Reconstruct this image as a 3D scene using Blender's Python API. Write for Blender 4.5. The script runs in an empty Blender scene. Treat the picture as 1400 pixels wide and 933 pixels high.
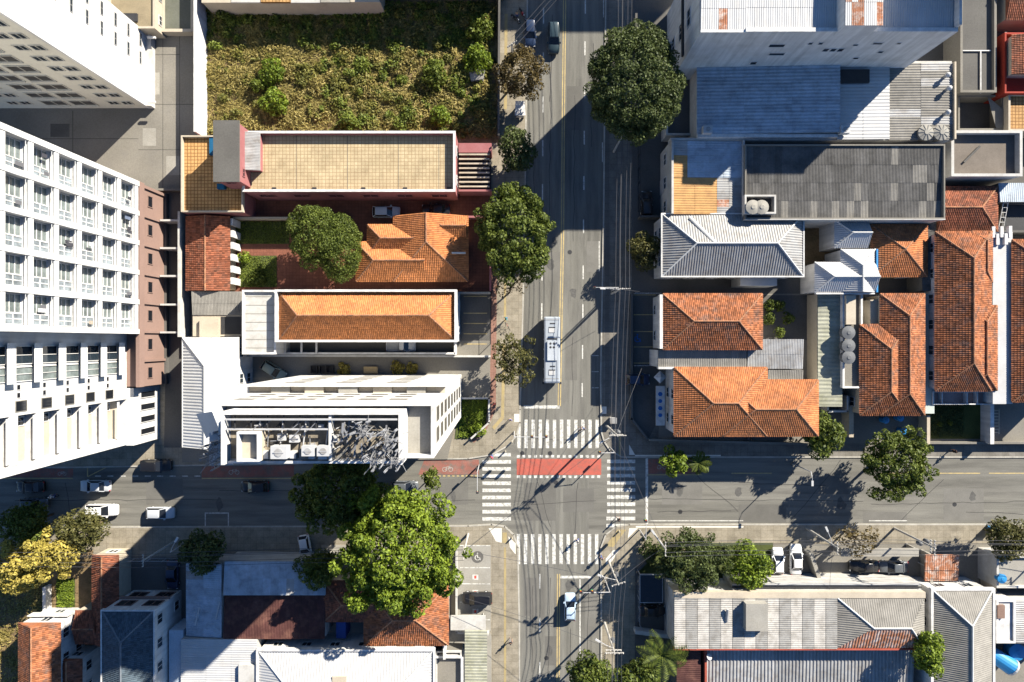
import bpy, math, random
import numpy as np
from mathutils import Vector, Matrix
R = random.Random(7)
NP = np.random.default_rng(11)
sc = bpy.context.scene
COL = sc.collection
# ---------------------------------------------------------------- camera, sky, sun, exposure
H, S, CX, CY = 95.0, 0.112, 700.0, 466.5          # drone height (m), metres per photo pixel on the ground
cam = bpy.data.cameras.new('camera'); camo = bpy.data.objects.new('camera', cam); COL.objects.link(camo)
camo.location = (0, 0, H); cam.sensor_width = 36; cam.lens = H / S / 1400 * 36; cam.clip_end = 2000
sc.camera = camo
EL = math.radians(29); AZ = math.radians(45.5)     # sun up in the north-east: shadows fall to the lower left
w = bpy.data.worlds.new('World'); sc.world = w; w.use_nodes = True
nt = w.node_tree; bg = nt.nodes['Background']; sk = nt.nodes.new('ShaderNodeTexSky')
sk.sky_type = 'NISHITA'; sk.sun_disc = False; sk.sun_elevation = EL; sk.sun_rotation = AZ
nt.links.new(sk.outputs[0], bg.inputs[0]); bg.inputs[1].default_value = 0.06; sk.air_density = 1.0; sk.dust_density = 0.0; sk.ozone_density = 7.0; sk.altitude = 760
sl = bpy.data.lights.new('sun', 'SUN'); sl.energy = 5.0; sl.angle = math.radians(0.5); sl.color = (1, .93, .81)
so = bpy.data.objects.new('sun', sl); COL.objects.link(so); so.location = (60, 60, 90)
so.rotation_euler = Vector((-math.sin(AZ)*math.cos(EL), -math.cos(AZ)*math.cos(EL), -math.sin(EL))).to_track_quat('-Z', 'Y').to_euler()
sc.view_settings.view_transform = 'Standard'; sc.view_settings.look = 'None'; sc.view_settings.exposure = 1.33; sc.view_settings.gamma = 1
sc.cycles.max_bounces = 5; sc.cycles.diffuse_bounces = 1; sc.cycles.transparent_max_bounces = 4; sc.cycles.use_denoising = True

# ---------------------------------------------------------------- helpers: places
def g(px, py, z=0.0):
    k = S * (1 - z / H); return ((px - CX) * k, -(py - CY) * k)
def rect(a, b, c, d, z=0.0):                       # photo rectangle seen at height z -> x0, x1, y0, y1
    x0, y1 = g(a, b, z); x1, y0 = g(c, d, z); return x0, x1, y0, y1
def P3(px, py, z=0.0):
    x, y = g(px, py, z); return Vector((x, y, z))
# ---------------------------------------------------------------- helpers: materials
MATS = {}
def M(name, col, rough=.85, var=.18, sc_=.35, fine=.14, fsc=6, bump=0.0, spec=.25, metal=0, tint=None, tamt=.5, tsc=.8, rand=0, island=0, stretch=None, streak=None):
    if name in MATS: return MATS[name]
    m = bpy.data.materials.new(name); m.use_nodes = True; MATS[name] = m
    t = m.node_tree; n = t.nodes; L = t.links.new; b = n['Principled BSDF']
    b.inputs['Roughness'].default_value = rough; b.inputs['Metallic'].default_value = metal; b.inputs['Specular IOR Level'].default_value = spec
    ge = n.new('ShaderNodeNewGeometry'); src = ge.outputs['Position']
    if stretch:
        mp = n.new('ShaderNodeMapping'); mp.inputs['Scale'].default_value = stretch; L(src, mp.inputs[0]); s2 = mp.outputs[0]
    else: s2 = src
    def noise(scale, det=4, vec=None):
        q = n.new('ShaderNodeTexNoise'); q.inputs['Scale'].default_value = scale; q.inputs['Detail'].default_value = det; q.inputs['Roughness'].default_value = .65
        L(vec or s2, q.inputs['Vector']); return q.outputs[0]
    def mr(v, a, b2, lo=.3, hi=.7):
        q = n.new('ShaderNodeMapRange'); q.inputs[1].default_value = lo; q.inputs[2].default_value = hi; q.inputs[3].default_value = a; q.inputs[4].default_value = b2; L(v, q.inputs[0]); return q.outputs[0]
    def mul(a, b2):
        q = n.new('ShaderNodeMath'); q.operation = 'MULTIPLY'; L(a, q.inputs[0]); L(b2, q.inputs[1]); return q.outputs[0]
    f = mr(noise(sc_, 5), 1 - var, 1 + var); fn = noise(fsc, 3, src); f = mul(f, mr(fn, 1 - fine, 1 + fine))
    if rand:
        oi = n.new('ShaderNodeObjectInfo'); f = mul(f, mr(oi.outputs['Random'], 1 - rand, 1 + rand, 0, 1))
    if island: f = mul(f, mr(ge.outputs['Random Per Island'], 1 - island, 1 + island, 0, 1))
    if streak:                                     # wear drawn out along one direction: tyre tracks, rain runs
        m2 = n.new('ShaderNodeMapping'); m2.inputs['Scale'].default_value = streak[0]; L(src, m2.inputs[0]); f = mul(f, mr(noise(1.0, 3, m2.outputs[0]), 1 - streak[1], 1 + streak[1] * .7, .35, .65))
    rgb = n.new('ShaderNodeRGB'); rgb.outputs[0].default_value = (*col, 1); c = rgb.outputs[0]
    if tint:
        mx = n.new('ShaderNodeMix'); mx.data_type = 'RGBA'; L(mr(noise(tsc, 6), 0, tamt * 1.6, .45, .75), mx.inputs[0]); L(c, mx.inputs[6]); mx.inputs[7].default_value = (*tint, 1); c = mx.outputs[2]
    vs = n.new('ShaderNodeVectorMath'); vs.operation = 'SCALE'; L(c, vs.inputs[0]); L(f, vs.inputs[3]); L(vs.outputs[0], b.inputs['Base Color'])
    if bump:
        bp = n.new('ShaderNodeBump'); bp.inputs['Strength'].default_value = bump; bp.inputs['Distance'].default_value = .05; L(fn, bp.inputs['Height']); L(bp.outputs[0], b.inputs['Normal'])
    return m
def Mgrid(name, col, line, size, mortar=.03, var=.15, tint=None, tamt=.4, tsc=.6):   # small paving or terrace tiles
    if name in MATS: return MATS[name]
    m = M(name, col, var=var, tint=tint, tamt=tamt, tsc=tsc); t = m.node_tree; n = t.nodes; L = t.links.new; b = n['Principled BSDF']
    old = b.inputs['Base Color'].links[0].from_socket
    br = n.new('ShaderNodeTexBrick'); br.offset = 0; br.inputs['Scale'].default_value = 1; br.inputs['Brick Width'].default_value = size; br.inputs['Row Height'].default_value = size
    br.inputs['Mortar Size'].default_value = mortar; br.inputs['Color1'].default_value = (1, 1, 1, 1); br.inputs['Color2'].default_value = (.86, .86, .84, 1); br.inputs['Mortar'].default_value = (*line, 1)
    ge = n.new('ShaderNodeNewGeometry'); L(ge.outputs['Position'], br.inputs['Vector'])
    mx = n.new('ShaderNodeMix'); mx.data_type = 'RGBA'; mx.blend_type = 'MULTIPLY'; mx.inputs[0].default_value = 1; L(old, mx.inputs[6]); L(br.outputs[0], mx.inputs[7]); L(mx.outputs[2], b.inputs['Base Color'])
    return m
def Mleaf(name, c1, c2, dead=None, sc2=.6):
    if name in MATS: return MATS[name]
    m = bpy.data.materials.new(name); m.use_nodes = True; MATS[name] = m
    t = m.node_tree; n = t.nodes; L = t.links.new; b = n['Principled BSDF']; b.inputs['Roughness'].default_value = .6; b.inputs['Specular IOR Level'].default_value = .3
    ge = n.new('ShaderNodeNewGeometry'); no = n.new('ShaderNodeTexNoise'); no.inputs['Scale'].default_value = sc2; no.inputs['Detail'].default_value = 3; L(ge.outputs['Position'], no.inputs['Vector'])
    ad = n.new('ShaderNodeMath'); ad.operation = 'ADD'; L(ge.outputs['Random Per Island'], ad.inputs[0]); L(no.outputs[0], ad.inputs[1])
    cr = n.new('ShaderNodeValToRGB'); e = cr.color_ramp.elements; e[0].position = .45; e[0].color = (*c1, 1); e[1].position = 1.15 if not dead else 1.0; e[1].color = (*c2, 1)
    if dead: q = e.new(.97); q.color = (*c2, 1); e[2].position = 1.0; e[2].color = (*dead, 1)
    sb = n.new('ShaderNodeMath'); sb.operation = 'MULTIPLY'; sb.inputs[1].default_value = .68; L(ad.outputs[0], sb.inputs[0]); L(sb.outputs[0], cr.inputs[0])
    e[0].position = .2; 
    L(cr.outputs[0], b.inputs['Base Color'])
    tr = n.new('ShaderNodeBsdfTranslucent'); L(cr.outputs[0], tr.inputs[0]); ms = n.new('ShaderNodeMixShader'); ms.inputs[0].default_value = .3
    L(b.outputs[0], ms.inputs[1]); L(tr.outputs[0], ms.inputs[2]); L(ms.outputs[0], n['Material Output'].inputs[0])
    return m
def Mglass(name, col=(.02, .03, .04), rough=.08):
    return M(name, col, rough, .1, 1, .05, 3, spec=.6)
# ---------------------------------------------------------------- helpers: meshes and objects
ORG = {}
class MB:
    def __init__(s): s.v = []; s.f = []
    def poly(s, pts):
        i = len(s.v); s.v += [tuple(p) for p in pts]; s.f.append(tuple(range(i, i + len(pts)))); return s
    def box(s, x0, x1, y0, y1, z0, z1):
        i = len(s.v); s.v += [(x, y, z) for z in (z0, z1) for x, y in ((x0, y0), (x1, y0), (x1, y1), (x0, y1))]
        s.f += [tuple(i + k for k in q) for q in ((3, 2, 1, 0), (4, 5, 6, 7), (0, 1, 5, 4), (1, 2, 6, 5), (2, 3, 7, 6), (3, 0, 4, 7))]; return s
    def prism(s, pts, z0, z1):
        a = sum(pts[k][0] * pts[(k + 1) % len(pts)][1] - pts[(k + 1) % len(pts)][0] * pts[k][1] for k in range(len(pts)))
        if a < 0: pts = pts[::-1]
        n = len(pts); i = len(s.v); s.v += [(p[0], p[1], z0) for p in pts] + [(p[0], p[1], z1) for p in pts]
        s.f.append(tuple(i + k for k in range(n - 1, -1, -1))); s.f.append(tuple(i + n + k for k in range(n)))
        s.f += [(i + k, i + (k + 1) % n, i + n + (k + 1) % n, i + n + k) for k in range(n)]; return s
    def ring(s, x0, x1, y0, y1, t, z0, z1):        # a closed rectangular wall
        i = len(s.v); o = ((x0, y0), (x1, y0), (x1, y1), (x0, y1)); q = ((x0 + t, y0 + t), (x1 - t, y0 + t), (x1 - t, y1 - t), (x0 + t, y1 - t))
        s.v += [(*p, z) for z in (z0, z1) for r_ in (o, q) for p in r_]
        for k in range(4):
            l = (k + 1) % 4
            s.f += [(i + k, i + l, i + 8 + l, i + 8 + k), (i + 4 + l, i + 4 + k, i + 12 + k, i + 12 + l), (i + 8 + k, i + 8 + l, i + 12 + l, i + 12 + k), (i + l, i + k, i + 4 + k, i + 4 + l)]
        return s
    def tube(s, p0, p1, r0, r1=None, n=6, cap=True):
        r1 = r0 if r1 is None else r1; p0, p1 = Vector(p0), Vector(p1); d = (p1 - p0).normalized(); a = d.orthogonal().normalized(); b = d.cross(a); i = len(s.v)
        for p, r_ in ((p0, r0), (p1, r1)):
            for k in range(n):
                c = p + a * r_ * math.cos(2 * math.pi * k / n) + b * r_ * math.sin(2 * math.pi * k / n); s.v.append(tuple(c))
        s.f += [(i + k, i + (k + 1) % n, i + n + (k + 1) % n, i + n + k) for k in range(n)]
        if cap: s.f.append(tuple(i + k for k in range(n - 1, -1, -1))); s.f.append(tuple(i + n + k for k in range(n)))
        return s
    def path(s, pts, r_, n=5):
        for a, b in zip(pts, pts[1:]): s.tube(a, b, r_, r_, n)
        return s
    def beam(s, p0, p1, w_, h_):                   # square bar
        p0, p1 = Vector(p0), Vector(p1); d = (p1 - p0).normalized(); a = d.cross(Vector((0, 0, 1)))
        a = Vector((1, 0, 0)) if a.length < .01 else a.normalized(); b = a.cross(d); i = len(s.v)
        for p in (p0, p1):
            for u, v in ((-1, -1), (1, -1), (1, 1), (-1, 1)): s.v.append(tuple(p + a * u * w_ / 2 + b * v * h_ / 2))
        s.f += [tuple(i + k for k in q) for q in ((3, 2, 1, 0), (4, 5, 6, 7), (0, 1, 5, 4), (1, 2, 6, 5), (2, 3, 7, 6), (3, 0, 4, 7))]; return s
    def lathe(s, c, prof, n=12):
        i = len(s.v)
        for r_, z in prof:
            for k in range(n): s.v.append((c[0] + r_ * math.cos(2 * math.pi * k / n), c[1] + r_ * math.sin(2 * math.pi * k / n), c[2] + z))
        for j in range(len(prof) - 1):
            s.f += [(i + j * n + k, i + j * n + (k + 1) % n, i + (j + 1) * n + (k + 1) % n, i + (j + 1) * n + k) for k in range(n)]
        s.f.append(tuple(i + k for k in range(n - 1, -1, -1))); s.f.append(tuple(i + (len(prof) - 1) * n + k for k in range(n))); return s
    def mesh(s, name, org=(0, 0, 0), smooth=False):
        me = bpy.data.meshes.new(name); me.from_pydata([(x - org[0], y - org[1], z - org[2]) for x, y, z in s.v], [], s.f)
        if smooth: me.polygons.foreach_set('use_smooth', [True] * len(me.polygons))
        return me
    def build(s, name, mat, parent=None, smooth=False, **tags):
        org = ORG.get(parent.name, (0, 0, 0)) if parent else (0, 0, 0)
        return ob(name, s.mesh(name, org, smooth), mat, parent, None, **tags)
def ob(name, me, mat, parent=None, mtx=None, label=None, cat=None, group=None, kind=None):
    o = bpy.data.objects.new(name, me); COL.objects.link(o)
    if mat and me is not None and not me.materials: me.materials.append(mat)
    if parent: o.parent = parent; ORG[o.name] = ORG.get(parent.name, (0, 0, 0))
    if mtx is not None: o.matrix_local = mtx
    for k_, v_ in (('label', label), ('category', cat), ('group', group), ('kind', kind)):
        if v_: o[k_] = v_
    return o
def thing(name, label, cat, loc=(0, 0, 0), rz=0, group=None, local=False):
    o = ob(name, None, None, None, None, label, cat, group); o.empty_display_size = .3
    o.location = loc; o.rotation_euler = (0, 0, rz); ORG[o.name] = (0, 0, 0) if local else tuple(loc); return o
def npmesh(name, V, Q):
    me = bpy.data.meshes.new(name); k = Q.shape[1]
    me.vertices.add(len(V)); me.vertices.foreach_set('co', np.ascontiguousarray(V, dtype=np.float32).ravel())
    me.loops.add(Q.size); me.loops.foreach_set('vertex_index', np.ascontiguousarray(Q, dtype=np.int32).ravel())
    me.polygons.add(len(Q)); me.polygons.foreach_set('loop_start', np.arange(0, Q.size, k, dtype=np.int32)); me.polygons.foreach_set('loop_total', np.full(len(Q), k, dtype=np.int32))
    me.update(calc_edges=True); me.validate(); return me
# ---------------------------------------------------------------- palette
WHITE = M('white_paint', (.62, .61, .59), .8, .08, .2, .05, 4, tint=(.36, .34, .30), tamt=.3, tsc=.5, streak=((1.3, 1.3, .07), .16))
WHITE2 = M('white_paint_worn', (.48, .47, .44), .8, .1, .3, .06, 4, tint=(.3, .27, .23), tamt=.4, tsc=.7)
CREAM = M('cream_paint', (.46, .40, .31), .85, .1, .3, .06, 4, tint=(.35, .29, .22), tamt=.3)
BEIGE = M('beige_paint', (.68, .645, .54), .85, .06, .2, .05, 4, tint=(.38, .35, .28), tamt=.2)
PINK = M('pink_paint', (.30, .115, .115), .85, .1, .3, .06, 4, tint=(.32, .16, .16), tamt=.3)
MAUVE = M('mauve_paint', (.25, .165, .135), .85, .08, .3, .05, 4)
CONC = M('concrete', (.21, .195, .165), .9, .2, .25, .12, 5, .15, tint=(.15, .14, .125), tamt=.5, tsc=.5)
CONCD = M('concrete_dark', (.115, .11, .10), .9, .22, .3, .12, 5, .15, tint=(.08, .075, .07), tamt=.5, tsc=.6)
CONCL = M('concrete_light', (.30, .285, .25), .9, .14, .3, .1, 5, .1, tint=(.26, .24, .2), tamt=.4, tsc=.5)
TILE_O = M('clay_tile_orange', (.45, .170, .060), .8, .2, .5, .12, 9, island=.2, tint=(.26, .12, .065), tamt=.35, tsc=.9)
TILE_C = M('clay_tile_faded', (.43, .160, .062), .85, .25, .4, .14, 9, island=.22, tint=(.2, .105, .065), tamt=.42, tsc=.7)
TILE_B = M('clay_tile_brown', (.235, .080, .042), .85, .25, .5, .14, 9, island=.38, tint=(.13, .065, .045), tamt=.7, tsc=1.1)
TILE_R = M('clay_tile_rust', (.33, .120, .052), .88, .3, .4, .15, 9, island=.42, tint=(.11, .07, .055), tamt=.8, tsc=.8)
CAP_O = M('ridge_mortar_orange', (.36, .17, .09), .9, .35, 1.5, .25, 7, tint=(.12, .09, .07), tamt=.7, tsc=1.6)
CAP_W = M('ridge_metal_white', (.55, .55, .53), .6, .08, 1, .06, 5)
GALV = M('galvanised_sheet', (.31, .31, .305), .5, .14, .5, .06, 5, spec=.4, tint=(.2, .17, .14), tamt=.5, tsc=.9, rand=.16)
GALVW = M('white_sheet', (.47, .47, .465), .55, .07, .4, .04, 5, spec=.4, tint=(.42, .4, .36), tamt=.3, tsc=.7, rand=.05)
GALVB = M('blue_and_shade_tinted_sheet', (.37, .43, .49), .5, .14, .5, .06, 5, spec=.4, tint=(.2, .22, .24), tamt=.5, tsc=.9, rand=.12)  # blue roofs; on the pale warehouse metal the blue is painted shade
FIBRE = M('fibre_cement_dark', (.12, .116, .11), .92, .22, .5, .12, 6, tint=(.08, .078, .072), tamt=.6, tsc=.7, rand=.18)
FIBREL = M('fibre_cement_light', (.235, .222, .198), .92, .15, .5, .1, 6, tint=(.17, .16, .14), tamt=.5, tsc=.7, rand=.1)
FIBREM = M('fibre_cement_mossy', (.33, .33, .26), .92, .15, .5, .1, 6, tint=(.2, .2, .12), tamt=.5, tsc=.7, rand=.1)
RUSTY = M('rusty_sheet', (.33, .14, .075), .85, .25, .8, .2, 6, tint=(.55, .52, .48), tamt=.6, tsc=1.2, rand=.1)
AMBER = M('amber_sheet', (.48, .27, .10), .6, .14, .6, .1, 6, tint=(.3, .16, .07), tamt=.4, rand=.08)
MAROON = M('maroon_sheet', (.075, .03, .026), .7, .2, .5, .1, 6, tint=(.2, .1, .07), tamt=.4, rand=.12)
STEEL = M('steel', (.42, .42, .42), .45, .1, 1, .06, 5, spec=.5)
DARK = M('dark_metal', (.04, .04, .042), .6, .15, 1, .1, 5)
GLASS = Mglass('window_glass'); GLASSG = M('green_glass', (.15, .175, .17), .12, .45, .45, .2, 2, spec=.6); BLACKP = Mglass('tinted_glass', (.012, .014, .018), .05)
ASPH = M('asphalt', (.178, .172, .150), .93, .18, .12, .18, 9, .15, tint=(.10, .096, .088), tamt=.6, tsc=.5, stretch=(1.6, .18, 1), streak=((1.1, .02, 1), .15))
ASPH2 = M('asphalt_street', (.182, .175, .152), .93, .18, .12, .18, 9, .15, tint=(.105, .10, .09), tamt=.6, tsc=.5, stretch=(.18, 1.6, 1), streak=((.02, 1.1, 1), .15))
ASPHP = M('asphalt_patch', (.148, .142, .127), .93, .12, .4, .14, 9, .12, rand=.15)
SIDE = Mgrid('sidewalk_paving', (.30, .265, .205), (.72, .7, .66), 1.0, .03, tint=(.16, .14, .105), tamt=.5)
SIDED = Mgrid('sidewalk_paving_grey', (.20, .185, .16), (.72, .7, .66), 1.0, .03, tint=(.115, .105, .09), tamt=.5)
KERB = M('kerb_stone', (.40, .38, .33), .9, .18, .5, .12, 5, tint=(.24, .22, .19), tamt=.4)
PAINTW = M('road_paint_white', (.62, .61, .56), .8, .08, .8, .14, 9, tint=(.25, .24, .215), tamt=.8, tsc=2.6)
PAINTY = M('road_paint_yellow', (.48, .37, .17), .8, .15, .8, .18, 9, tint=(.24, .21, .15), tamt=.55, tsc=1.2)
PAINTR = M('cycle_lane_red', (.43, .105, .075), .85, .15, .3, .14, 8, tint=(.22, .10, .08), tamt=.6, tsc=1.2)
PAINTF = M('cycle_lane_faded', (.27, .115, .09), .85, .2, .4, .16, 8, tint=(.16, .13, .11), tamt=.9, tsc=.9)
PAINTG = M('road_paint_worn', (.36, .34, .31), .85, .15, .8, .14, 9, tint=(.2, .15, .13), tamt=.9, tsc=3)
REDPAVE = Mgrid('red_paving', (.22, .085, .055), (.6, .6, .6), .5, .02, tint=(.12, .05, .035), tamt=.4)
TERR = Mgrid('terrace_tiles_yellow', (.49, .395, .245), (.55, .47, .4), .52, .035, tint=(.33, .25, .15), tamt=.4)
TERR2 = Mgrid('terrace_tiles_ochre', (.52, .30, .12), (.38, .32, .26), .50, .05, tint=(.28, .17, .08), tamt=.4)
DIRT = M('dry_earth', (.21, .145, .075), .95, .25, .3, .2, 4, .3, tint=(.10, .085, .04), tamt=.6)
LAWN = M('lawn_soil', (.07, .085, .025), .95, .25, .4, .2, 5, .3)
CONCRETE_POLE = M('pole_concrete', (.42, .4, .36), .9, .12, .6, .1, 5)
BARK = M('bark', (.10, .075, .05), .95, .25, 2, .2, 6, .4)
TANKB = M('blue_plastic', (.03, .22, .48), .45, .06, 1, .04, 5, spec=.4)
TANKG = M('tank_grey', (.13, .135, .14), .7, .12, 1, .08, 5)
WIRE = M('cable_black', (.07, .07, .075), .5)
def paint(name, c): return M('car_paint_' + name, c, .28, .03, 1, .02, 3, spec=.6)
# ---------------------------------------------------------------- walls, windows
ROTS = {'N': 0, 'W': math.pi / 2, 'S': math.pi, 'E': -math.pi / 2}
WM = {}
def win(parent, c, side, w_, h_, fm=None, gm=None, depth=.10, bars=1, name='window'):
    """window: frame proud of the wall (y outward) with its pane set back inside the frame"""
    fm = fm or WHITE; gm = gm or GLASS; key = (round(w_, 2), round(h_, 2), fm.name, gm.name, depth, bars)
    if key not in WM:
        t = min(.09, w_ * .12); a = MB(); a.box(-w_/2-t, w_/2+t, 0, depth, -h_/2-t, -h_/2); a.box(-w_/2-t, w_/2+t, 0, depth, h_/2, h_/2+t)
        a.box(-w_/2-t, -w_/2, 0, depth, -h_/2+.001, h_/2-.001); a.box(w_/2, w_/2+t, 0, depth, -h_/2+.001, h_/2-.001)
        for k in range(bars): x = -w_/2 + w_ * (k + 1) / (bars + 1); a.box(x-.03, x+.03, .025, depth-.02, -h_/2+.001, h_/2-.001)
        fme = a.mesh('window'); fme.materials.append(fm); b = MB(); b.box(-w_/2+.002, w_/2-.002, .004, .03, -h_/2+.002, h_/2-.002); pm = b.mesh('pane'); pm.materials.append(gm); WM[key] = (fme, pm)
    o = ORG[parent.name]; mt = Matrix.Translation((c[0]-o[0], c[1]-o[1], c[2]-o[2])) @ Matrix.Rotation(ROTS[side], 4, 'Z')
    f = ob(name, WM[key][0], None, parent, mt); ob('pane', WM[key][1], None, f); return f
def wins(parent, r, z, sides, gap=3.2, w_=1.3, h_=1.2, fm=None, gm=None, skip=0):
    x0, x1, y0, y1 = r
    for s in sides:
        ln = (x1 - x0) if s in 'NS' else (y1 - y0); n = max(1, int(ln / gap))
        for k in range(n):
            t = (k + .5) / n
            c = {'N': (x0 + t*(x1-x0), y1, z), 'S': (x0 + t*(x1-x0), y0, z), 'E': (x1, y0 + t*(y1-y0), z), 'W': (x0, y0 + t*(y1-y0), z)}[s]
            win(parent, c, s, w_, h_, fm, gm)
def door(parent, c, side, w_=1.0, h_=2.1, m=None):
    o = ORG[parent.name]; a = MB(); a.box(-w_/2, w_/2, 0, .07, 0, h_); d = ob('door', a.mesh('door'), m or M('door_wood', (.16, .08, .04), .7), parent, Matrix.Translation((c[0]-o[0], c[1]-o[1], c[2]-o[2])) @ Matrix.Rotation(ROTS[side], 4, 'Z'))
    b = MB(); b.box(w_*.32, w_*.42, .07, .13, h_*.45, h_*.5); ob('handle', b.mesh('handle'), STEEL, d)
# ---------------------------------------------------------------- roofs
def basis(poly):
    p = [Vector(q) for q in poly]; u = (p[1] - p[0]).normalized(); n = u.cross(p[2] - p[0]).normalized(); v = n.cross(u)
    return p[0], u, v, n, np.array([((q - p[0]).dot(u), (q - p[0]).dot(v)) for q in p])
def tile_slope(poly, du=.27, dv=.37):
    o, u, v, n, q = basis(poly); um, uM = q[:, 0].min(), q[:, 0].max(); vM = q[:, 1].max()
    nu, nv = max(1, int(round((uM - um) / du))), max(1, int(vM / dv) + 1); du = (uM - um) / nu
    U, W_ = np.meshgrid(um + (np.arange(nu) + .5) * du, np.arange(nv) * dv); U = U.ravel(); W_ = W_.ravel(); ok = np.ones(len(U), bool)
    for k in range(len(q)):
        a, b = q[k], q[(k + 1) % len(q)]; ok &= ((b[0]-a[0]) * (W_ + dv*.5 - a[1]) - (b[1]-a[1]) * (U - a[0])) > -.04 * np.hypot(*(b - a))
    U, W_ = U[ok], W_[ok]
    T = np.array([(-.5, -.07, .03), (-.22, -.07, .105), (.22, -.07, .105), (.5, -.07, .03), (-.5, 1, .005), (-.22, 1, .06), (.22, 1, .06), (.5, 1, .005)])
    jit = NP.normal(0, .007, len(U))
    A = U[:, None] + T[None, :, 0] * du; B = W_[:, None] + np.where(T[:, 1] < 0, T[:, 1], T[:, 1] * dv)[None] + jit[:, None]; C = T[None, :, 2] + jit[:, None] * .6 + .012
    V = np.array(o)[None, None] + A[..., None] * np.array(u) + B[..., None] * np.array(v) + C[..., None] * np.array(n)
    Q = (np.arange(len(U)) * 8)[:, None, None] + np.array([(0, 1, 5, 4), (1, 2, 6, 5), (2, 3, 7, 6)])[None]
    return V.reshape(-1, 3), Q.reshape(-1, 4)
def corr_slope(poly, pitch=.3, amp=.05):
    o, u, v, n, q = basis(poly); um, uM = q[:, 0].min(), q[:, 0].max(); V = []; Q = []; prev = None; x = um; us = []
    while x < uM: us += [(x, 0), (x + pitch*.15, amp), (x + pitch*.5, amp), (x + pitch*.65, 0)]; x += pitch
    for uu, h in us:
        uu = min(uu, uM - 1e-4); vs = []
        for k in range(len(q)):
            a, b = q[k], q[(k + 1) % len(q)]
            if (a[0] - uu) * (b[0] - uu) <= 0 and abs(a[0] - b[0]) > 1e-6: vs.append(a[1] + (b[1]-a[1]) * (uu-a[0]) / (b[0]-a[0]))
        if not vs: continue
        i = len(V)
        for vv in (min(vs), max(vs)): V.append(tuple(o + u*uu + v*vv + n*(h + .012)))
        if i: Q.append((i-2, i, i+1, i-1))
    return np.array(V), np.array(Q)
def roof_skin(parent, polys, style, mat, name=None):
    VS, QS, k = [], [], 0
    for p in polys:
        if style == 'tile': V, Q = tile_slope(p)
        else: V, Q = corr_slope(p, *style[1:])
        if len(Q) == 0: continue
        VS.append(V); QS.append(Q + k); k += len(V)
    V = np.concatenate(VS) - np.array(ORG[parent.name]); me = npmesh(name or 'roof_tiles', V, np.concatenate(QS))
    return ob(name or ('roof_tiles' if style == 'tile' else 'corrugation'), me, mat, parent, kind='stuff')
def caps(parent, edges, mat, r_=.12):
    for a, b in edges:
        a, b = Vector(a), Vector(b); up = Vector((0, 0, .05)); MB().tube(a + up, b + up, r_, r_, 7).build('ridge_cap', mat, parent)
def poly_roof(parent, polys, style, mat, edges=(), capm=None, z0=None, under=None):
    """a roof solid under the given slopes, then its tiles or corrugation, then ridge caps"""
    a = MB(); zb = z0 if z0 is not None else min(p[2] for q in polys for p in q) - .12
    for q in polys:
        a.poly(q); n = len(q)
        for k in range(n): p0, p1 = q[k], q[(k+1) % n]; a.poly([(p0[0], p0[1], zb), (p1[0], p1[1], zb), p1, p0])
        a.poly([(p[0], p[1], zb) for p in q[::-1]])
    rf = a.build('roof', under or mat, parent); roof_skin(rf, polys, style, mat); caps(rf, edges, capm or mat); return rf
def hip(parent, r, ze, rise, style='tile', mat=None, capm=None, axis='x', ends=(1, 1), over=.35, inset=None, off=0.0, under=None):
    mat = mat or TILE_O; x0, x1, y0, y1 = r; x0 -= over; x1 += over; y0 -= over; y1 += over
    if axis == 'x': f = lambda a, b, z: (a, b, z); A0, A1, B0, B1 = x0, x1, y0, y1
    else: f = lambda a, b, z: (-b, a, z); A0, A1, B0, B1 = y0, y1, -x1, -x0
    bm = (B0 + B1) / 2 + off; ins = inset if inset is not None else (B1 - B0) / 2; zr = ze + rise
    ra = A0 + (ins if ends[0] else 0); rb = A1 - (ins if ends[1] else 0)
    if rb < ra: ra = rb = (A0 + A1) / 2
    p00, p10, p11, p01 = f(A0, B0, ze), f(A1, B0, ze), f(A1, B1, ze), f(A0, B1, ze); a, b = f(ra, bm, zr), f(rb, bm, zr)
    big = rb - ra > .05
    pl = [[p00, p10, b, a] if big else [p00, p10, a], [p11, p01, a, b] if big else [p11, p01, a]]; ed = [(a, b)] if big else []
    if ends[1]: pl.append([p10, p11, b]); ed += [(p10, b), (p11, b)]
    if ends[0]: pl.append([p01, p00, a]); ed += [(p01, a), (p00, a)]
    solid = MB()
    for q in pl: solid.poly(q)
    if not ends[0]: solid.poly([p01, p00, a])
    if not ends[1]: solid.poly([p10, p11, b])
    solid.poly([p01, p11, p10, p00]); rf = solid.build('roof', under or mat, parent); roof_skin(rf, pl, style, mat); caps(rf, ed, capm or CAP_O); return rf
SHM = {}
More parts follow.
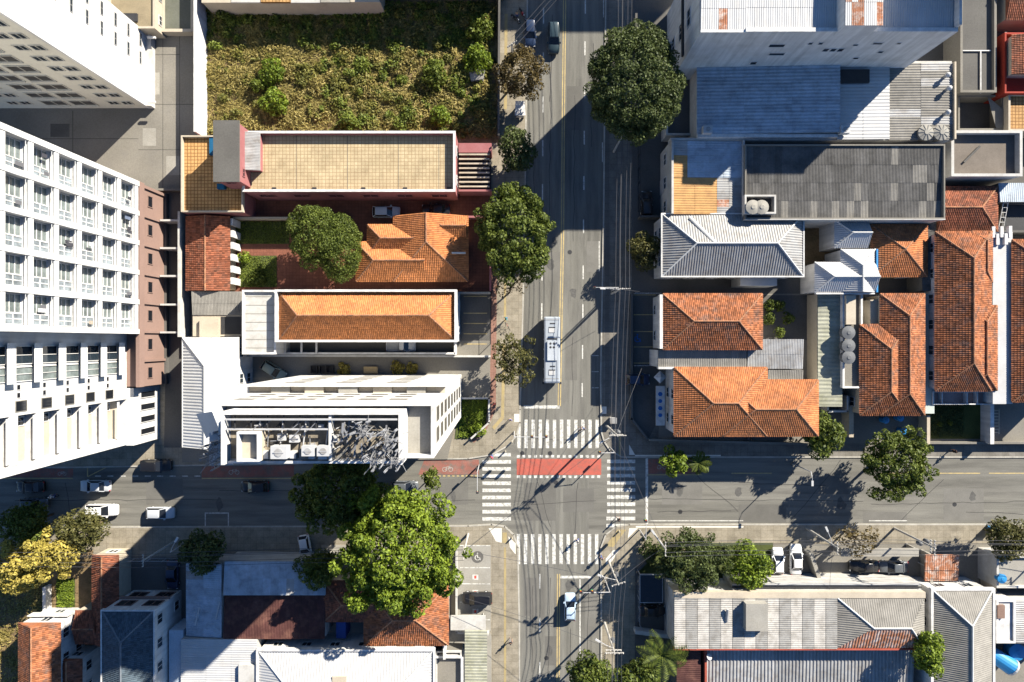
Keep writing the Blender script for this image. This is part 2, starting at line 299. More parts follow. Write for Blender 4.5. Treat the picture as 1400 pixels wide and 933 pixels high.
def sheets(parent, r, za, zb, run='y', sw=1.05, sl_=2.6, pitch=.18, amp=.03, mat=None, alts=(), seed=1, thick=.15):
    """a roof laid with single corrugated sheets; za is the height at the low end of the run axis, zb at the high end"""
    x0, x1, y0, y1 = r; rg = random.Random(seed); a = MB()
    zz = (lambda x, y: za + (zb - za) * ((y - y0) / (y1 - y0) if run == 'y' else (x - x0) / (x1 - x0)))
    top = [(x, y, zz(x, y)) for x, y in ((x0, y0), (x1, y0), (x1, y1), (x0, y1))]; bot = [(p[0], p[1], p[2] - thick) for p in top]
    a.poly(top); a.poly(bot[::-1])
    for k in range(4): l = (k + 1) % 4; a.poly([bot[k], bot[l], top[l], top[k]])
    rf = a.build('roof', mat, parent)
    LU, LV = (x1 - x0, y1 - y0) if run == 'y' else (y1 - y0, x1 - x0); ang = math.atan2(zb - za, LV); LS = LV / math.cos(ang)
    nu, nv = max(1, round(LU / sw)), max(1, round(LS / sl_)); su, sv = LU / nu, LS / nv
    np_ = max(2, round(su / pitch)); pt = su / np_; V = []; Q = []
    for k in range(np_ * 4 + 1):
        u = -su/2 + pt * (k // 4 + (0, .15, .5, .65)[k % 4]); u = min(u, su/2); h = amp if k % 4 in (1, 2) else 0
        V += [(u, -sv/2 - .05, h + .035), (u, sv/2, h + .012)]
        if k: i = len(V); Q.append((i-4, i-2, i-1, i-3))
    meshes = {}
    for m in [mat] + [q[0] for q in alts]:
        me = bpy.data.meshes.new('roof_sheet'); me.from_pydata(V, [], Q); me.materials.append(m); meshes[m.name] = me
    o = ORG[rf.name]
    for i in range(nu):
        for j in range(nv):
            m = mat; t = rg.random()
            for am, pr in alts:
                if t < pr: m = am; break
                t -= pr
            cu, cv = (i + .5) * su, (j + .5) * LV / nv
            x, y = (x0 + cu, y0 + cv) if run == 'y' else (x0 + cv, y1 - cu)
            mt = Matrix.Translation((x - o[0], y - o[1], zz(x, y) - o[2])) @ Matrix.Rotation(0 if run == 'y' else -math.pi/2, 4, 'Z') @ Matrix.Rotation(ang, 4, 'X') @ Matrix.Rotation(rg.gauss(0, .007), 4, 'Z') @ Matrix.Rotation(rg.gauss(0, .006), 4, 'Y')
            ob('roof_sheet', meshes[m.name], None, rf, mt)
    return rf
def flat_top(parent, r, z, mat, wall, par=.7, t=.22, z0=0.0, capm=None):
    """walls, roof floor and parapet of a flat-roofed block"""
    x0, x1, y0, y1 = r; MB().box(x0, x1, y0, y1, z0, z - .1).build('wall', wall, parent)
    MB().box(x0 + t, x1 - t, y0 + t, y1 - t, z - .1, z).build('roof', mat, parent)
    if par: p = MB().ring(x0 - .03, x1 + .03, y0 - .03, y1 + .03, t + .03, z - .1, z + par).build('parapet', wall, parent); MB().ring(x0 - .07, x1 + .07, y0 - .07, y1 + .07, t + .1, z + par, z + par + .06).build('coping', capm or wall, p)
def bldg(name, label, cat, r, group=None): return thing(name, label, cat, ((r[0] + r[1]) / 2, (r[2] + r[3]) / 2, 0), 0, group)
def wall_box(p, r, z, mat, ins=0.0, z0=0.0):
    return MB().box(r[0] + ins, r[1] - ins, r[2] + ins, r[3] - ins, z0, z).build('wall', mat, p)
def house(name, label, r, ze, rise, mat, wallm, axis='x', ends=(1, 1), sides='', capm=None, style='tile', over=.35, off=0.0, cat='house', inset=None):
    b = bldg(name, label, cat, r); wall_box(b, r, ze + .02, wallm); hip(b, r, ze, rise, style, mat, capm, axis, ends, over, inset, off)
    if sides: wins(b, r, min(1.6, ze - .9), sides); 
    if sides and ze > 5: wins(b, r, ze - 1.3, sides)
    return b
ZY = [.15]
def yard(name, pts, mat, z=None, kind='structure', z0=-.04):
    ZY[0] += .004; zt = z if z is not None else ZY[0]
    pp = [g(*p) for p in pts] if len(pts) != 4 or isinstance(pts[0], tuple) else None
    if pp is None: a, b, c, d = pts; pp = [g(a, b), g(c, b), g(c, d), g(a, d)]
    return MB().prism(pp, z0, zt).build(name, mat, None, kind=kind)
def lot_wall(label, pts, h, mat=None, t=.22, name='boundary_wall', cap=True):
    """a free-standing boundary wall following ground pixels; one thing"""
    q = [g(*p) for p in pts]; b = thing(name, label, 'fence' if 'fence' in name else 'wall', (*q[0], 0)); mat = mat or WHITE2
    for (ax, ay), (bx, by) in zip(q, q[1:]):
        d = Vector((bx - ax, by - ay, 0)).normalized() * (t / 2); ww = MB().beam((ax - d.x, ay - d.y, h/2), (bx + d.x*.98, by + d.y*.98, h/2), t, h).build('wall', mat, b)
        if cap: MB().beam((ax - d.x*1.1, ay - d.y*1.1, h + .03), (bx + d.x, by + d.y, h + .03), t + .07, .06).build('coping', mat, ww)
    return b
def fence(label, pts, h, gap=.35, mat=None, cat='fence'):
    q = [g(*p) for p in pts]; b = thing('metal_fence', label, cat, (*q[0], 0)); mat = mat or DARK
    for (ax, ay), (bx, by) in zip(q, q[1:]):
        L_ = math.hypot(bx - ax, by - ay); n = max(1, round(L_ / 2.2))
        for z in (.25, h - .1): MB().beam((ax, ay, z), (bx, by, z), .05, .05).build('rail', mat, b)
        for k in range(n + 1): t = k / n; x, y = ax + (bx-ax)*t, ay + (by-ay)*t; MB().beam((x, y, 0), (x, y, h + .05), .09, .09).build('post', mat, b)
        a = MB(); m = int(L_ / gap)
        for k in range(1, m): t = k / m; x, y = ax + (bx-ax)*t, ay + (by-ay)*t; a.beam((x, y, .27), (x, y, h - .12), .025, .025)
        if a.v: a.build('bars', mat, b, kind='stuff')
    return b
# ---------------------------------------------------------------- vegetation
LEAF = {
 'dark': Mleaf('leaves_dark', (.026, .042, .012), (.115, .145, .042)),
 'mid': Mleaf('leaves_mid', (.026, .05, .008), (.16, .195, .032), sc2=.45),
 'bright': Mleaf('leaves_bright', (.034, .070, .008), (.245, .32, .030), sc2=.45),
 'olive': Mleaf('leaves_olive', (.035, .042, .012), (.145, .135, .040)),
 'yellow': Mleaf('leaves_yellow', (.19, .16, .025), (.58, .47, .11)),
 'brown': Mleaf('leaves_brown', (.050, .040, .015), (.17, .125, .042)),
 'dry': Mleaf('dry_grass', (.10, .09, .018), (.44, .355, .115), sc2=.22),
 'grass': Mleaf('green_grass', (.045, .075, .010), (.20, .24, .035), sc2=.3),
 'weed': Mleaf('weed_leaves', (.05, .062, .012), (.25, .235, .05), sc2=.25),
}
def leaf_quads(Pn, Nn, size, jit=.75, aspect=.6):
    n = len(Pn); N_ = Nn + NP.normal(0, jit, (n, 3)); N_ /= np.linalg.norm(N_, axis=1)[:, None] + 1e-9
    T1 = np.cross(N_, NP.normal(0, 1, (n, 3))); T1 /= np.linalg.norm(T1, axis=1)[:, None] + 1e-9; T2 = np.cross(N_, T1)
    s = (size * NP.uniform(.4, 1.6, n))[:, None]; a, b = T1 * s * .5, T2 * s * .5 * aspect
    V = np.stack([Pn - a, Pn + b + N_*s*.08, Pn + a, Pn - b + N_*s*.08], 1).reshape(-1, 3); return V, np.arange(4*n).reshape(-1, 4)
def lobes_points(lobes, dens, bottom=-.45):
    Ps, Ns = [], []
    for (c, r_) in lobes:
        c = np.array(c); r3 = np.array(r_) * np.ones(3); n = int(dens * (2.6 if np.ndim(r_) else 1) * 4 * math.pi * np.prod(r3) ** (2/3)); D = NP.normal(0, 1, (n, 3)); D /= np.linalg.norm(D, axis=1)[:, None]
        D = D[D[:, 2] > bottom]; rad = NP.uniform(.62, 1.04, len(D)) ** .7; Ps.append(c + D * r3 * rad[:, None]); Ns.append(D)
    return np.concatenate(Ps), np.concatenate(Ns)
def crown_lobes(rx, ry, rz, n, lr, seed, spread=(.58, .78)):
    rg = random.Random(seed); out = []
    for k in range(n):
        t = (k + .5) / n; zc = 1 - 1.45 * t; ph = k * 2.39996 + rg.uniform(-.5, .5); rr = math.sqrt(max(0, 1 - zc*zc)) * rg.uniform(*spread)
        out.append(((rx*rr*math.cos(ph), ry*rr*math.sin(ph), rz*zc*.62), lr * rg.uniform(.7, 1.25)))
    return out
def tree(px, py, rpx, rpy, zc, rz, leaf, label, name='street_tree', n=16, lr=None, dens=22, size=.42, seed=0, group=None, base=None, cat='tree', extra=(), aspect=.6, core=.72, spread=(.58, .78)):
    """px, py: the crown's centre in the photo, seen at height zc; the trunk stands straight below (or at base)"""
    X, Y = g(px, py, zc); k = S * (1 - zc / H); rx, ry = rpx * k, rpy * k; bx, by = base and g(*base) or (X, Y)
    t = thing(name, label, cat, (bx, by, 0), 0, group); lr = lr or .42 * min(rx, ry)
    lb = crown_lobes(rx, ry, rz, n, lr, seed + int(px), spread); lb = [((X + c[0], Y + c[1], zc + c[2]), r_) for c, r_ in lb]
    if core: lb.append(((X, Y, zc - rz*.1), (rx*core, ry*core, rz*core)))
    for (ex, ey, er, ez) in extra: q = P3(ex, ey, ez); lb.append((tuple(q), er * S))
    Pn, Nn = lobes_points(lb, dens); Pn[:, 2] = np.maximum(Pn[:, 2], .35); V, Q = leaf_quads(Pn, Nn, size, aspect=aspect); V -= np.array((bx, by, 0))
    ob('crown', npmesh('crown', V, Q), LEAF[leaf], t)
    a = MB(); rt = max(.09, .035 * rpx * S + .05); fork = Vector((bx*.5 + X*.5, by*.5 + Y*.5, max(.6, zc - rz * .75))); a.tube((bx, by, 0), fork, rt, rt * .75, 7); a.build('trunk', BARK, t)
    for c, r_ in lb[::max(1, len(lb)//6)]: MB().tube(fork, Vector(c), rt * .5, rt * .15, 5).build('branch', BARK, t)
    return t
def bush(px, py, r_, h, leaf, label, name='bush', seed=0, group=None, size=.3, dens=30, rpy=None):
    X, Y = g(px, py, h*.6); rx = r_ * S; ry = (rpy or r_) * S; t = thing(name, label, 'bush', (X, Y, 0), 0, group)
    lb = [((X + c[0], Y + c[1], h*.5 + c[2]), q) for c, q in crown_lobes(rx, ry, h*.55, 9, .45*min(rx, ry), seed + int(px))]
    Pn, Nn = lobes_points(lb, dens); Pn[:, 2] = np.maximum(Pn[:, 2], .15); V, Q = leaf_quads(Pn, Nn, size); V -= np.array((X, Y, 0)); ob('foliage', npmesh('foliage', V, Q), LEAF[leaf], t)
    MB().tube((X, Y, 0), (X, Y, h*.5), .06, .03, 5).build('stem', BARK, t); return t
def frond_mesh(L_, droop, rg):
    a = MB(); n = 9; pts = [Vector((L_*i/n, 0, .55*L_*(i/n) - droop*(i/n)**2)) for i in range(n + 1)]
    for i in range(n):
        a.tube(pts[i], pts[i+1], .035*(1 - i/n) + .01, .035*(1 - (i+1)/n) + .008, 4, False)
        for s in (-1, 1):
            for q in (.2, .7):
                p = pts[i].lerp(pts[i+1], q); w_ = L_*.26*math.sin(math.pi*min(.97, (i + q + .8)/(n + 1.2))) + .1; tip = p + Vector((.35*w_, s*w_, -.25*w_)); m = p.lerp(tip, .5)
                a.poly([p + Vector((-.05, 0, 0)), m + Vector((-.09, 0, .04)), tip, m + Vector((.09, 0, .04))])
    return a
def palm(px, py, z, L_, n, label, leaf='mid', name='palm_tree', seed=0, trunk=.14):
    X, Y = g(px, py, z); rg = random.Random(seed + int(px)); t = thing(name, label, 'palm', (X, Y, 0), 0, local=True); MB().tube((0, 0, 0), (0, 0, z), trunk*1.2, trunk*.8, 8).build('trunk', BARK, t)
    ms = [frond_mesh(L_*f, L_*d, rg).mesh('frond') for f, d in ((1, .75), (.85, .5), (1.1, 1.0))]
    for m in ms: m.materials.append(LEAF[leaf])
    for k in range(n): ob('frond', ms[k % 3], None, t, Matrix.Translation((0, 0, z)) @ Matrix.Rotation(k*2.39996 + rg.uniform(-.2, .2), 4, 'Z') @ Matrix.Rotation(rg.uniform(-.5, .25), 4, 'Y'))
    return t
# ---------------------------------------------------------------- vehicles
LAMPW = M('lamp_lens_clear', (.75, .75, .72), .15, .03, spec=.6); LAMPR = M('lamp_lens_red', (.4, .02, .02), .2, .03, spec=.6); TYRE = M('tyre', (.02, .02, .02), .9); RIM = M('rim', (.4, .4, .4), .4)
ZROAD = .012
def wheels(t, xs, hw, r_, wd=.2):
    for x in xs:
        for s in (-1, 1):
            a = MB(); a.tube((x, s*(hw - wd), r_), (x, s*hw, r_), r_, r_, 14); w_ = a.build('wheel', TYRE, t)
            MB().tube((x, s*(hw - .01), r_), (x, s*(hw + .012), r_), r_*.6, r_*.55, 10).build('rim', RIM, w_)
def loft(st, W_):
    a = MB(); n = 10
    for (x, w_, zb, zt) in st:
        h = w_ * W_ / 2
        for y, z in ((-h*.86, zb), (-h*.98, zb + .12), (-h, (zb+zt)/2), (-h*.96, zt - .10), (-h*.80, zt), (h*.80, zt), (h*.96, zt - .10), (h, (zb+zt)/2), (h*.98, zb + .12), (h*.86, zb)): a.v.append((x, y, z))
    for j in range(len(st) - 1): a.f += [(j*n + k, (j+1)*n + k, (j+1)*n + (k+1) % n, j*n + (k+1) % n) for k in range(n)]
    a.f.append(tuple(range(n))); a.f.append(tuple((len(st)-1)*n + k for k in range(n - 1, -1, -1))); return a
def panel(t, name, pts, mat, th=.03):
    p = [Vector(q) for q in pts]; n = (p[1] - p[0]).cross(p[2] - p[0]).normalized() * th; a = MB(); a.poly(p); a.poly([q - n for q in p[::-1]])
    for k in range(len(p)): l = (k + 1) % len(p); a.poly([p[k], p[k] - n, p[l] - n, p[l]])
    return a.build(name, mat, t)
def car(px, py, ang, col, label, L_=4.2, W_=1.74, kind='hatch', group=None, z=ZROAD, hz=1.47):
    """ang: heading in the photo, degrees, 0 = towards the right, 90 = up"""
    x, y = g(px, py, .9); t = thing('parked_car' if group else 'car', label, 'car', (x, y, z), math.radians(ang), group, local=True); pm = paint(*col)
    e = dict(hatch=(-.47, -.36, .05, .24), sedan=(-.33, -.22, .05, .24), suv=(-.48, -.42, .07, .25), pickup=(-.06, -.02, .12, .27))[kind]
    st = [(-.5, .80, .36, .72), (-.485, .90, .30, .86), (-.44, .97, .25, .93), (-.2, 1, .22, .96), (.1, 1, .22, .96), (.25, .99, .22, .95), (.38, .97, .23, .86), (.455, .92, .26, .76), (.49, .82, .32, .66), (.5, .70, .38, .58)]
    loft([(a*L_, b, c, d*(hz/1.47)) for a, b, c, d in st], W_).build('body', pm, t, True)
    zb, zt = .93*(hz/1.47), hz - .03; hb, ht = W_*.445, W_*.36; b0, t0, t1, b1 = [q*L_ for q in e]
    B = lambda x_, s: (x_, s*hb, zb); T = lambda x_, s: (x_, s*ht, zt)
    panel(t, 'windshield', [B(b1, -1), B(b1, 1), T(t1, 1), T(t1, -1)], BLACKP); panel(t, 'rear_window', [B(b0, 1), B(b0, -1), T(t0, -1), T(t0, 1)], BLACKP)
    for s in (-1, 1):
        q = [B(b0, s), B(b1, s), T(t1, s), T(t0, s)]; panel(t, 'side_window', q if s < 0 else q[::-1], BLACKP)
        for xa, xb in ((b0, t0), (b1, t1)): MB().beam(B(xa, s*1.005), T(xb, s*1.005), .09, .07).build('pillar', pm, t)
        MB().box(b1 - .35, b1 - .12, s*hb + (0 if s > 0 else -.24), s*hb + (.24 if s > 0 else 0), zb - .02, zb + .12).build('mirror', pm, t)
        MB().box(.455*L_, .487*L_, *sorted((s*W_*.28, s*W_*.43)), .56, .69).build('headlight', LAMPW, t); MB().box(-.50*L_, -.465*L_, *sorted((s*W_*.30, s*W_*.44)), .68, .82).build('taillight', LAMPR, t)
        MB().box(-.05*L_, .0, *sorted((s*W_*.49, s*W_*.508)), .80, .84).build('door_handle', STEEL, t)
    a = MB(); c = .10
    for dz, ins in ((-.03, 0), (.02, .03), (.05, .14)):
        for x_, y_ in ((t0 - .05 + ins + c, -ht), (t1 + .05 - ins - c, -ht), (t1 + .05 - ins, -ht + c), (t1 + .05 - ins, ht - c), (t1 + .05 - ins - c, ht), (t0 - .05 + ins + c, ht), (t0 - .05 + ins, ht - c), (t0 - .05 + ins, -ht + c)): a.v.append((x_, y_ * (1 - ins*.8), zt + dz))
    for j in range(2): a.f += [(j*8 + k, j*8 + (k+1) % 8, j*8 + 8 + (k+1) % 8, j*8 + 8 + k) for k in range(8)]
    a.f.append(tuple(range(7, -1, -1))); a.f.append(tuple(range(16, 24))); a.build('car_roof', pm, t, True)
    if kind == 'pickup': MB().ring(-.47*L_, -.07*L_, -W_*.43, W_*.43, .07, .9, 1.08).build('cargo_bed', pm, t); MB().box(-.455*L_, -.09*L_, -W_*.40, W_*.40, .97, 1.0).build('bed_cover', GALVW if 'white' in label else DARK, t)
    wheels(t, (-.30*L_, .31*L_), W_*.49, .31); return t
def bus(px, py, ang, label):
    x, y = g(px, py, 1.6); t = thing('city_bus', label, 'bus', (x, y, ZROAD), math.radians(ang), local=True); L_, W_, h = 9.9, 2.42, 3.15; pm = paint('bus_silver', (.34, .37, .40))
    st = [(-.5, .9, .35, 2.8), (-.495, .97, .32, 3.0), (-.48, 1, .3, h), (.47, 1, .3, h), (.49, .98, .32, 3.05), (.5, .9, .36, 2.8)]; loft([(a*L_, b, c, d) for a, b, c, d in st], W_).build('body', pm, t)
    panel(t, 'windshield', [(L_*.503, -1.0, 1.2), (L_*.503, 1.0, 1.2), (L_*.503, 1.0, 2.6), (L_*.503, -1.0, 2.6)], BLACKP); panel(t, 'rear_window', [(-L_*.503, 1.0, 1.6), (-L_*.503, -1.0, 1.6), (-L_*.503, -1.0, 2.5), (-L_*.503, 1.0, 2.5)], BLACKP)
    for s in (-1, 1):
        for k in range(6): x0 = -L_*.45 + k*L_*.15; MB().box(x0, x0 + L_*.13, *sorted((s*1.19, s*1.222)), 1.45, 2.45).build('side_window', BLACKP, t)
        MB().box(L_*.485, L_*.52, *sorted((s*1.15, s*1.42)), 1.9, 2.3).build('mirror', DARK, t); MB().box(L_*.49, L_*.505, *sorted((s*.7, s*1.05)), .7, .95).build('headlight', LAMPW, t); MB().box(-L_*.505, -L_*.49, *sorted((s*.85, s*1.05)), .9, 1.4).build('taillight', LAMPR, t)
    wheels(t, (-L_*.28, L_*.30), 1.2, .47, .28)
    ac = MB().box(-1.3, 1.55, -.72, .72, h - .02, h + .22).build('air_conditioner', M('ac_cover', (.40, .43, .46), .6), t)
    for i in range(2):
        for j in range(2): MB().lathe((-.95 + .55*i, -.15 + .5*j - .1, h + .2), [(.17, 0), (.17, .045)], 10).build('fan', DARK, ac)
    for cx in (3.4, -2.9):
        hh = MB().box(cx - .32, cx + .32, -.5, .4, h - .02, h + .07).build('roof_hatch', GALVW, t); MB().box(cx - .5, cx - .36, -.5, .45, h - .01, h + .05).build('hatch_hinge', DARK, hh)
    MB().box(-1.75, -1.55, -.75, .75, h - .02, h + .06).build('roof_rib', DARK, t); MB().box(2.35, 2.5, -.3, .45, h - .02, h + .05).build('roof_vent', DARK, t); MB().box(-4.0, -3.85, -.3, .45, h - .02, h + .05).build('roof_vent', DARK, t)
    for cx in (4.2, -4.5): MB().box(cx, cx + .08, -1.0, 1.0, h - .02, h + .03).build('roof_seam', GALV, t)
    return t
def motorbike(px, py, ang, col, label, z=ZROAD):
    x, y = g(px, py, .6); t = thing('motorcycle', label, 'motorcycle', (x, y, z), math.radians(ang), local=True); pm = paint(*col)
    for wx in (-.62, .66):
        a = MB(); n = 14
        for k in range(n): a0, a1 = 2*math.pi*k/n, 2*math.pi*(k+1)/n; a.tube((wx + .26*math.cos(a0), 0, .31 + .26*math.sin(a0)), (wx + .26*math.cos(a1), 0, .31 + .26*math.sin(a1)), .055, .055, 5)
        w_ = a.build('wheel', TYRE, t); MB().tube((wx, -.06, .31), (wx, .06, .31), .14, .14, 8).build('rim', RIM, w_)
    loft([(-.35, .12, .35, .60), (-.1, .3, .3, .78), (.15, .36, .35, .92), (.36, .2, .45, .88)], 1.0).build('fuel_tank', pm, t, True); loft([(-.85, .16, .70, .82), (-.5, .26, .66, .83), (-.12, .2, .68, .80)], 1.0).build('seat', DARK, t, True)
    MB().tube((.66, 0, .31), (.40, 0, 1.02), .04, .04).build('fork', STEEL, t); MB().tube((.38, -.36, 1.02), (.38, .36, 1.02), .02, .02).build('handlebar', DARK, t); MB().lathe((.52, 0, .8), [(.06, 0), (.10, .1), (.04, .16)], 8).build('headlight', LAMPW, t); MB().box(-.2, .2, -.14, .14, .2, .42).build('engine', DARK, t)
    return t
def bicycle(px, py, ang, label, z=.14):
    x, y = g(px, py, .5); t = thing('bicycle', label, 'bicycle', (x, y, z), math.radians(ang), local=True); m = M('bike_red', (.4, .03, .03), .5)
    for wx in (-.52, .52):
        a = MB(); n = 16
        for k in range(n): a0, a1 = 2*math.pi*k/n, 2*math.pi*(k+1)/n; a.tube((wx + .33*math.cos(a0), 0, .35 + .33*math.sin(a0)), (wx + .33*math.cos(a1), 0, .35 + .33*math.sin(a1)), .022, .022, 5)
        w_ = a.build('wheel', TYRE, t); b = MB()
        for k in range(6): b.tube((wx, 0, .35), (wx + .32*math.cos(k*1.047), 0, .35 + .32*math.sin(k*1.047)), .005, .005, 3)
        b.build('spokes', STEEL, w_, kind='stuff')
    a = MB()
    for p, q in (((-.52, 0, .35), (-.1, 0, .32)), ((-.1, 0, .32), (-.2, 0, .85)), ((-.1, 0, .32), (.38, 0, .78)), ((-.18, 0, .78), (.37, 0, .84)), ((-.52, 0, .35), (-.18, 0, .78)), ((.52, 0, .35), (.36, 0, .98))): a.tube(p, q, .022, .022, 6)
    a.build('frame', m, t); MB().box(-.33, -.08, -.07, .07, .86, .92).build('saddle', DARK, t); MB().tube((.34, -.28, 1.0), (.34, .28, 1.0), .018, .018).build('handlebar', DARK, t); return t
# ---------------------------------------------------------------- people
SKIN = [M('skin_a', (.42, .24, .16), .6, .05), M('skin_b', (.20, .10, .06), .6, .05)]
def skin_mesh(name, joints, edges, rad, mat, parent, sub=1):
    me = bpy.data.meshes.new(name); me.from_pydata(joints, edges, []); me.materials.append(mat); o = ob(name, me, None, parent); o.modifiers.new('skin', 'SKIN')
    sv = me.skin_vertices[0].data
    for i, r_ in enumerate(rad): sv[i].radius = (r_, r_) if not isinstance(r_, tuple) else r_
    sv[0].use_root = True; ss = o.modifiers.new('sub', 'SUBSURF'); ss.levels = ss.render_levels = sub; return o
def person(px, py, ang, shirt, trousers, hair, label, pose='walk', z=.14, seed=0, skin=0):
    x, y = g(px, py, 1.0); t = thing('person', label, 'person', (x, y, z), math.radians(ang), local=True)
    sw = .22 if pose == 'walk' else .05
    if pose == 'sit': hip_, kn, an = (0, .80), [(.38, .16, .74), (.38, -.16, .74)], [(.22, .2, .28), (.22, -.2, .28)]
    else: hip_, kn, an = (0, .93), [(sw*.7 + .03, .09, .50), (-sw*.35 + .03, -.09, .50)], [(sw*.9, .09, .09), (-sw*1.3, -.09, .11)]
    zh = hip_[1]; J = [(0, 0, zh), (0, 0, zh + .22), (.01, 0, zh + .46), (.01, 0, zh + .56), (.03, 0, zh + .64), (.03, 0, zh + .78)]; rad = [.13, .12, .14, .055, .085, .07]; E = [(0, 1), (1, 2), (2, 3), (3, 4), (4, 5)]
    ar = []
    for s, k in ((1, 0), (-1, 1)):
        f = -sw if k == 0 else sw
        el, ha = ((.14, s*.27, zh + .20), (.36, s*.26, zh + .24)) if pose == 'sit' else ((f*.6 - .02, s*.25, zh + .18), (f*1.1 + .08, s*.26, zh - .06))
        i = len(J); J += [(.01, s*.19, zh + .44), el, ha]; rad += [.06, .042, .03]; E += [(2, i), (i, i+1), (i+1, i+2)]; ar.append((el, ha))
        d = (Vector(ha) - Vector(el)).normalized(); q = len(J); J.append(tuple(Vector(ha) + d*.08)); rad.append((.038, .018)); E.append((i+2, q))
        for fi in range(4): q2 = len(J); J += [tuple(Vector(ha) + d*(.13 + .006*fi) + Vector((.022*(fi - 1.5), 0, 0))), tuple(Vector(ha) + d*(.17 + .004*fi) + Vector((.024*(fi - 1.5), -s*.02, 0)))]; rad += [.009, .008]; E += [(q, q2), (q2, q2+1)]
        q3 = len(J); J += [tuple(Vector(ha) + d*.07 + Vector((.05, -s*.02, 0)))]; rad.append(.01); E.append((i+2, q3))
    for k in range(2): i = len(J); s = 1 if k == 0 else -1; J += [(0, s*.09, zh - .03), kn[k], an[k], (an[k][0] + .16, an[k][1], .045)]; rad += [.085, .055, .04, .035]; E += [(0, i), (i, i+1), (i+1, i+2), (i+2, i+3)]
    b = skin_mesh('body', J, E, rad, SKIN[skin], t)
    js = [(0, 0, zh), (0, 0, zh + .22), (.01, 0, zh + .47), (.01, 0, zh + .53)]; rs = [(.165, .15), (.155, .14), (.18, .15), .07]; es = [(0, 1), (1, 2), (2, 3)]
    for k, s in ((0, 1), (1, -1)): i = len(js); el = Vector(ar[k][0]); sh = Vector((.01, s*.19, zh + .44)); js += [tuple(sh), tuple(sh.lerp(el, .9))]; rs += [.078, .06]; es += [(2, i), (i, i+1)]
    skin_mesh('shirt', js, es, rs, M('cloth_' + shirt[0], shirt[1], .9, .05), b)
    jt = [(0, 0, zh + .02)]; rt = [(.17, .155)]; et = []
    for k in range(2): i = len(jt); s = 1 if k == 0 else -1; jt += [(0, s*.09, zh - .06), kn[k], tuple(Vector(an[k]) + Vector((0, 0, .04)))]; rt += [.10, .075, .06]; et += [(0, i), (i, i+1), (i+1, i+2)]
    skin_mesh('trousers', jt, et, rt, M('cloth_' + trousers[0], trousers[1], .9, .05), b)
    MB().lathe((.015, 0, zh + .68), [(.098, 0), (.108, .06), (.09, .12), (.045, .16)], 10).build('hair', M('hair_' + hair[0], hair[1], .7, .05), b, True); return t
# ---------------------------------------------------------------- poles, lamps, cables
TOPS = {}
def pole(key, px, py, h, label, arms=((.0, 1.2),), lamp=None, trafo=False, box_=False):
    """px, py: its foot on the ground"""
    x, y = g(px, py); t = thing('utility_pole', label, 'pole', (x, y, 0)); MB().tube((x, y, 0), (x, y, h), .19, .11, 8).build('shaft', CONCRETE_POLE, t)
    for k, (a, wd) in enumerate(arms):
        z = h - .25 - .8*k; dx, dy = math.cos(a)*wd, math.sin(a)*wd; ca = MB().beam((x - dx, y - dy, z), (x + dx, y + dy, z), .12, .14).build('crossarm', CONCRETE_POLE, t)
        for q in (-.9, -.45, .45, .9): MB().lathe((x + dx*q, y + dy*q, z + .07), [(.04, 0), (.08, .06), (.05, .1), (.07, .16), (.03, .22)], 7).build('insulator', M('porcelain', (.5, .48, .44), .3), ca)
    TOPS[key] = Vector((x, y, h - .1))
    if lamp is not None:
        dx, dy = math.cos(lamp), math.sin(lamp); zl = h - 1.6; e = Vector((x + dx*2.3, y + dy*2.3, zl + .55)); ar = MB().path([(x, y, zl), (x + dx*1.2, y + dy*1.2, zl + .45), e], .045, 6).build('lamp_arm', STEEL, t)
        MB().beam(e - Vector((dx, dy, 0))*.1, e + Vector((dx, dy, .05))*.65, .26, .13).build('lamp_head', GALVW, ar)
    if trafo:
        for s in (-1, 1): MB().lathe((x + s*.5, y + .15*s, h - 3.1), [(.24, 0), (.30, .05), (.30, .75), (.22, .85), (.06, 1.0)], 12).build('transformer', TANKG, t)
    if box_: MB().box(x + .15, x + .6, y - .2, y + .25, h - 4.2, h - 3.5).build('junction_box', TANKG, t)
    return t
def cable(a, b, label, sag=.8, r_=.03, off=(0, 0, 0), off2=None, group=None):
    a = (TOPS[a] if isinstance(a, str) else Vector(a)) + Vector(off); b = (TOPS[b] if isinstance(b, str) else Vector(b)) + Vector(off2 or off); n = 12
    pts = [a.lerp(b, k/n) - Vector((0, 0, sag*4*(k/n)*(1 - k/n))) for k in range(n + 1)]; m = MB(); m.path([p - a for p in pts], r_, 4); me = m.mesh('overhead_cable')
    return ob('overhead_cable', me, WIRE, None, Matrix.Translation(a), label, 'cable', group)
def street_lamp(px, py, h, ang, reach, label):
    x, y = g(px, py); t = thing('street_lamp', label, 'lamp', (x, y, 0)); MB().tube((x, y, 0), (x, y, h), .10, .06, 8).build('shaft', STEEL, t); dx, dy = math.cos(math.radians(ang)), math.sin(math.radians(ang))
    e = Vector((x + dx*reach, y + dy*reach, h + .4)); a = MB().path([(x, y, h - .05), (x + dx*reach*.5, y + dy*reach*.5, h + .3), e], .04, 6).build('arm', STEEL, t); MB().beam(e, e + Vector((dx, dy, 0))*.75, .3, .14).build('lamp_head', GALVW, a); MB().box(x - .18, x + .18, y - .18, y + .18, 0.0, .35).build('base', CONC, t); return t
LG = [M('signal_red', (.45, .03, .02), .4), M('signal_amber', (.5, .28, .02), .4), M('signal_green', (.02, .3, .12), .4)]
